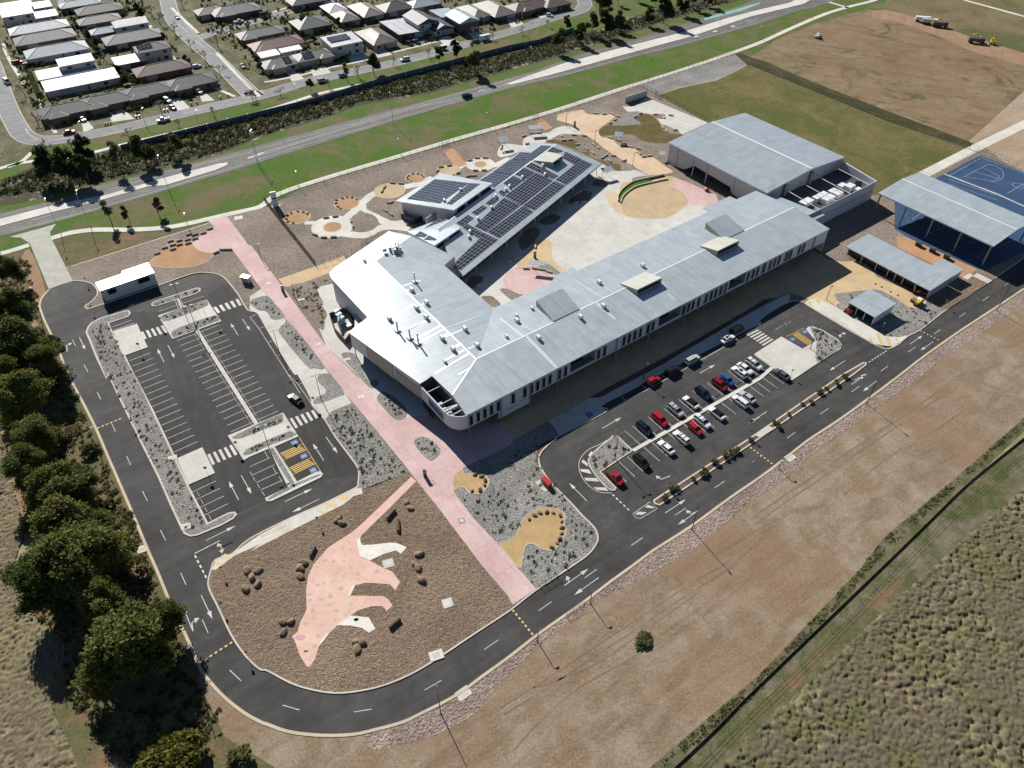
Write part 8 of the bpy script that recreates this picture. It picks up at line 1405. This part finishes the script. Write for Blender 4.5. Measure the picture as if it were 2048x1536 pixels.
def slabthing(name, label, cat, s, w, d, h, rz, mt, extra=None, z=ZS):
    p = W1(s); t = thing(name, label, cat, (p.x, p.y, z), rz); m = MB(); m.box((0, 0, 0), (w, d, h)); part(m, 'body', MATS[mt], t, world=False)
    for nm, c, dd, m2 in extra or []: k = MB(); k.box(c, dd); part(k, nm, MATS[m2], t, world=False)
    return t
slabthing('equipment_box', 'bright red equipment box beside the car park turn', 'box', 'C2 365,862', 2.6, 1.1, 1.3, math.radians(-52), 'red_metal', [('plinth', (-.2, -.6, -.1), (3.4, 2.2, .12), 'concrete'), ('lid', (0, 0, 1.3), (2.65, 1.15, .08), 'red_metal')]); slabthing('kiosk', 'small white kiosk beside the pink path', 'kiosk', 'B0 1945,765', 2.4, 1.3, 1.9, math.radians(-20), 'wall_grey', [('roof', (0, 0, 1.9), (2.7, 1.7, .12), 'roof_white'), ('door', (-.5, -.67, .1), (.8, .05, 1.6), 'grey_metal')])
for s, lab, rz in (('B1 262,842', 'dark upright marker post beside the pink path', .2), ('C1 1380,800', 'dark totem sign on the pink plaza', .15), ('E4 958,105', 'dark pillar on the sandy courtyard paving', .2), ('A2 588,1000', 'dark pillar at the plaza edge', .2)):
    slabthing('totem', lab, 'totem', s, .8, .35, 2.1, rz, 'dark_grey', [('cap', (0, 0, 2.1), (.85, .4, .06), 'black_metal'), ('panel', (0, -.19, 1.1), (.6, .03, .7), 'grey_metal')], ZS+.03)
for i, s in enumerate(('B3 1255,455', 'B3 1360,500', 'B3 1465,548')): slabthing('storage_cabinet', '%s black cabinet from the left on the orange paving' % nth(i), 'cabinet', s, 1.6, 1.5, 1.3, FA+.1, 'black_metal', [('lid', (0, 0, 1.3), (1.7, 1.6, .08), 'dark_grey')])
for i, (s, w, d, lab, mt) in enumerate((('B1 150,778', 1.2, .9, 'white pit cover near the top of the pink path', 'white_concrete'), ('B1 540,1258', 1.2, .9, 'white pit cover in the middle of the pink path', 'white_concrete'), ('C1 876,175', 1.5, 1.1, 'white pit cover on the pink path beside the west wall', 'white_concrete'), ('C1 1090,1487', 2.2, 2.0, 'square pale pit cover under the white hind leg', 'concrete'), ('D1 1495,290', 2.0, 2.0, 'square pale pit cover near the pink path end', 'concrete'), ('D1 1410,685', 2.6, 1.9, 'cream pit cover on the inside of the front road', 'pale_concrete'), ('D1 1615,970', 2.6, 1.9, 'cream pit cover on the rock strip', 'pale_concrete'), ('B0 1880,262', 2.6, 2.2, 'white pit cover at the top of the pink path', 'white_concrete'), ('B1 768,1375', 1.6, .8, 'white pit cover by the west wall bed', 'white_concrete'), ('B1 405,905', 2.0, .6, 'white strip cover in the wavy bed', 'white_concrete'), ('C1 845,925', 2.2, 1.8, 'cream pit cover at the corner of the left car park', 'pale_concrete'), ('C3 300,615', 2.4, 1.8, 'pale pit cover on the rock strip by the speed hump', 'pale_concrete'), ('C0 1360,655', 2.0, 1.4, 'cream slab in the long gravel strip', 'pale_concrete'), ('C0 1465,1195', 2.0, 1.6, 'cream slab at the lower end of the long gravel strip', 'pale_concrete'), ('C0 1120,1370', 2.0, 1.8, 'cream slab under the trees at the left road', 'pale_concrete'), ('C1 1668,1150', 1.5, 1.3, 'grey square slab in the pink path', 'grey_stone'), ('C1 1425,852', 1.4, 1.2, 'grey square slab beside the dark totem', 'grey_stone'), ('B3 1735,700', 2.6, 4.8, 'pale slab at the road beside the lean-to', 'concrete'))):
    p = W1(s); t = thing('pit_cover', lab, 'pit cover', (p.x, p.y, ZS+.026 if i not in (6, 11, 14) else -.03), FA if i in (11, 6, 17) else math.radians(20)); m = MB(); m.box((0, 0, 0), (w, d, .04)); part(m, 'surround', MATS[mt], t, world=False); m = MB(); m.box((0, 0, .04), (w*.5, d*.55, .012)); part(m, 'lid', MATS['pale_concrete' if mt != 'pale_concrete' else 'kerb'], t, world=False)
# signs, bollards, goals
def sign(label, s, h, c, shape='b', z=ZS):
    p = W1(s); t = thing('road_sign', label, 'sign', (p.x, p.y, z), .2); m = MB(); m.tube([(0, 0, 0), (0, 0, h)], .035, 6); part(m, 'post', MATS['galv'], t, world=False); m = MB()
    if shape == 'b': m.box((0, -.05, h-.6), (.5, .03, .6))
    else: m.tube([(0, -.06, h-.3), (0, -.03, h-.3)], .42, 14)
    part(m, 'plate', MATS[c], t, world=False)
flat('lime', (.45, .6, .05), .5)
for s, lab in (('B0 1610,1000', 'lime round crossing sign beside the thin planted island'), ('B0 1280,1110', 'lime round crossing sign at the upper crossing island corner'), ('B0 1710,1100', 'lime round crossing sign near the right zebra'), ('B0 1110,1310', 'lime round crossing sign on the upper concrete pad'), ('C0 1640,790', 'lime round crossing sign on the lower concrete pad'), ('C0 1875,590', 'lime round crossing sign on the branching island'), ('C1 510,240', 'lime round crossing sign at the right side of the left car park'), ('C1 320,470', 'lime round crossing sign above the accessible bays'), ('C2 905,500', 'lime round crossing sign on the triangular island')): sign(lab, s, 2.9, 'lime', 'c')
for s, lab, c in (('D0 1690,60', 'small sign at the left end of the striped footpath', 'grey_metal'), ('C1 540,1170', 'small sign at the striped footpath edge', 'timber'), ('D0 1690,330', 'dark sign beside the inner left kerb', 'black_metal'), ('D0 1880,700', 'dark sign at the bottom left speed hump', 'black_metal'), ('C0 1055,405', 'dark sign at the upper left speed hump', 'black_metal'), ('B0 735,1000', 'dark sign at the top left road bend', 'black_metal'), ('B0 690,780', 'dark sign at the roundabout shaped road end', 'black_metal'), ('B3 985,1080', 'pale sign behind the steel shed', 'galv'), ('B3 1450,910', 'pale sign at the bed beside the long shed', 'galv'), ('C2 1330,900', 'brown sign on the shrub median', 'timber'), ('C2 1965,490', 'second brown sign on the shrub median', 'timber'), ('F1 1160,720', 'pale post sign beside the dark grey saloon', 'galv'), ('B0 545,600', 'pale sign beside the driveway', 'galv'), ('A2 1050,200', 'white traffic sign beyond the drain', 'white_metal')): sign(lab, s, 2.4, c)
for i, s in enumerate(('B3 937,742', 'B3 983,766', 'B3 1050,801', 'B3 1105,828')):
    p = W1(s); m = MB(); m.tube([p+Vector((0, 0, ZS+.03)), p+Vector((0, 0, ZS+.06))], .38, 14); o = m.build('drain_cover', MATS['dark_grey']); tag(o, '%s round dark drain cover from the left on the sandy paving' % nth(i), 'drain cover', 'drain covers')
p = W1('A3 1085,1270'); q = W1('A3 1180,1225'); t = thing('goal_posts', 'white tall H shaped goal posts on the sports field', 'goal', (p.x, p.y, ZS))
for c in (p, q): m = MB(); m.tube([c, c+Vector((0, 0, 7.0))], .06, 6); part(m, 'upright', MATS['white_metal'], t)
m = MB(); m.tube([p+Vector((0, 0, 3)), q+Vector((0, 0, 3))], .06, 6); part(m, 'crossbar', MATS['white_metal'], t)
p = W1('A2 1628,695'); q = W1('A2 1728,668'); t = thing('goal_posts', 'white soccer goal at the far end of the sports field', 'goal', (p.x, p.y, ZS))
for c in (p, q): m = MB(); m.tube([c, c+Vector((0, 0, 2.4))], .06, 6); part(m, 'upright', MATS['white_metal'], t)
m = MB(); m.tube([p+Vector((0, 0, 2.4)), q+Vector((0, 0, 2.4))], .06, 6); part(m, 'crossbar', MATS['white_metal'], t)
for s, rz, lab in (('A3 1680,1255', FA, 'basketball hoop at the open end of the blue court'), ('B3 1190,230', FA+1.5, 'basketball hoop under the covered court')):
    p = W1(s); t = thing('basketball_hoop', lab, 'hoop', (p.x, p.y, ZS), rz); m = MB(); m.tube([(0, 0, 0), (0, 0, 3), (1.1, 0, 3.4)], .07, 6); part(m, 'post', MATS['galv'], t, world=False); m = MB(); m.box((1.15, 0, 2.9), (.05, 1.8, 1.05)); part(m, 'backboard', MATS['white_metal'], t, world=False); m = MB(); m.tube([(1.4+.23*math.cos(k*.6), .23*math.sin(k*.6), 3.05) for k in range(12)], .015, 4); part(m, 'ring', MATS['orange_m'] if 'orange_m' in MATS else flat('orange_m', (.6, .2, .03)), t, world=False)
a = W("A2 985,815 1155,760"); t = thing('ball_wall', 'grey rebound wall on the ball court', 'wall', (a[0].x, a[0].y, ZS)); m = MB(); m.ribbon(a, .25, ZS, h=2.6); part(m, 'panel', MATS['wall_grey'], t); m = MB(); m.ribbon(a, .35, ZS+2.6, h=.1); part(m, 'coping', MATS['galv'], t)
p = smooth(W("E3 1640,920 1640,860 1700,770 1810,690 1900,660 A2 1290,1385"), False, 5); t = thing('terrace_wall', 'curved timber edged wall behind the bright turf bank', 'wall', (p[0].x, p[0].y, ZS)); m = MB(); m.ribbon(p, .3, ZS, h=.75); part(m, 'coping', MATS['sandstone'], t)
p = smooth(W("E3 1670,935 1700,860 1760,800 1850,740 1960,705 A2 1320,1415"), False, 5); t = thing('terrace_wall', 'curved sandstone seat wall in front of the bright turf bank', 'wall', (p[0].x, p[0].y, ZS)); m = MB(); m.ribbon(p, .4, ZS, h=.45); part(m, 'coping', MATS['sandstone'], t)
for i, (s, c) in enumerate((('E7 65,525', 'cream_metal'), ('E7 95,530', 'red_metal'))): slabthing('bin', ('cream' if i == 0 else 'red') + ' bin under the hall wall', 'bin', s, .7, .7, 1.0, .3, c, [('lid', (0, 0, 1.0), (.74, .74, .06), c)])
# ---------------------------------------------------------------- light, sky, camera
w = bpy.data.worlds.new("World"); SC.world = w; w.use_nodes = True; t = w.node_tree
SUN_AZ = Vector((-.485, .875)); SUN_EL = math.radians(33.5)
bg = t.nodes['Background']; sky = t.nodes.new('ShaderNodeTexSky'); sky.sky_type = 'NISHITA'; sky.sun_disc = False; sky.sun_elevation = SUN_EL; sky.sun_rotation = math.atan2(SUN_AZ.x, SUN_AZ.y); sky.altitude = 600; sky.air_density = .8; sky.dust_density = .1; sky.ozone_density = 1.5
t.links.new(sky.outputs[0], bg.inputs[0]); bg.inputs[1].default_value = .05
ld = bpy.data.lights.new('sun', 'SUN'); ld.energy = 5.0; ld.angle = math.radians(.5); ld.color = (1, .95, .87)
lo = bpy.data.objects.new('sun', ld); COL.objects.link(lo); sd = Vector((SUN_AZ.x*math.cos(SUN_EL), SUN_AZ.y*math.cos(SUN_EL), math.sin(SUN_EL))); lo.rotation_euler = sd.to_track_quat('Z', 'Y').to_euler(); lo.location = (0, 200, 200)
cd = bpy.data.cameras.new('camera'); cd.sensor_width = 36; cd.sensor_fit = 'HORIZONTAL'; cd.lens = FOC/2048*36; cd.clip_start = 1; cd.clip_end = 6000
co = bpy.data.objects.new('camera', cd); COL.objects.link(co); co.location = (0, 0, CAMH); co.rotation_euler = (math.pi/2-TH, 0, 0); SC.camera = co
SC.view_settings.view_transform = 'Standard'; SC.view_settings.look = 'None'; SC.view_settings.exposure = .5; SC.view_settings.gamma = 1
SC.cycles.max_bounces = 4; SC.cycles.diffuse_bounces = 1; SC.cycles.use_denoising = True
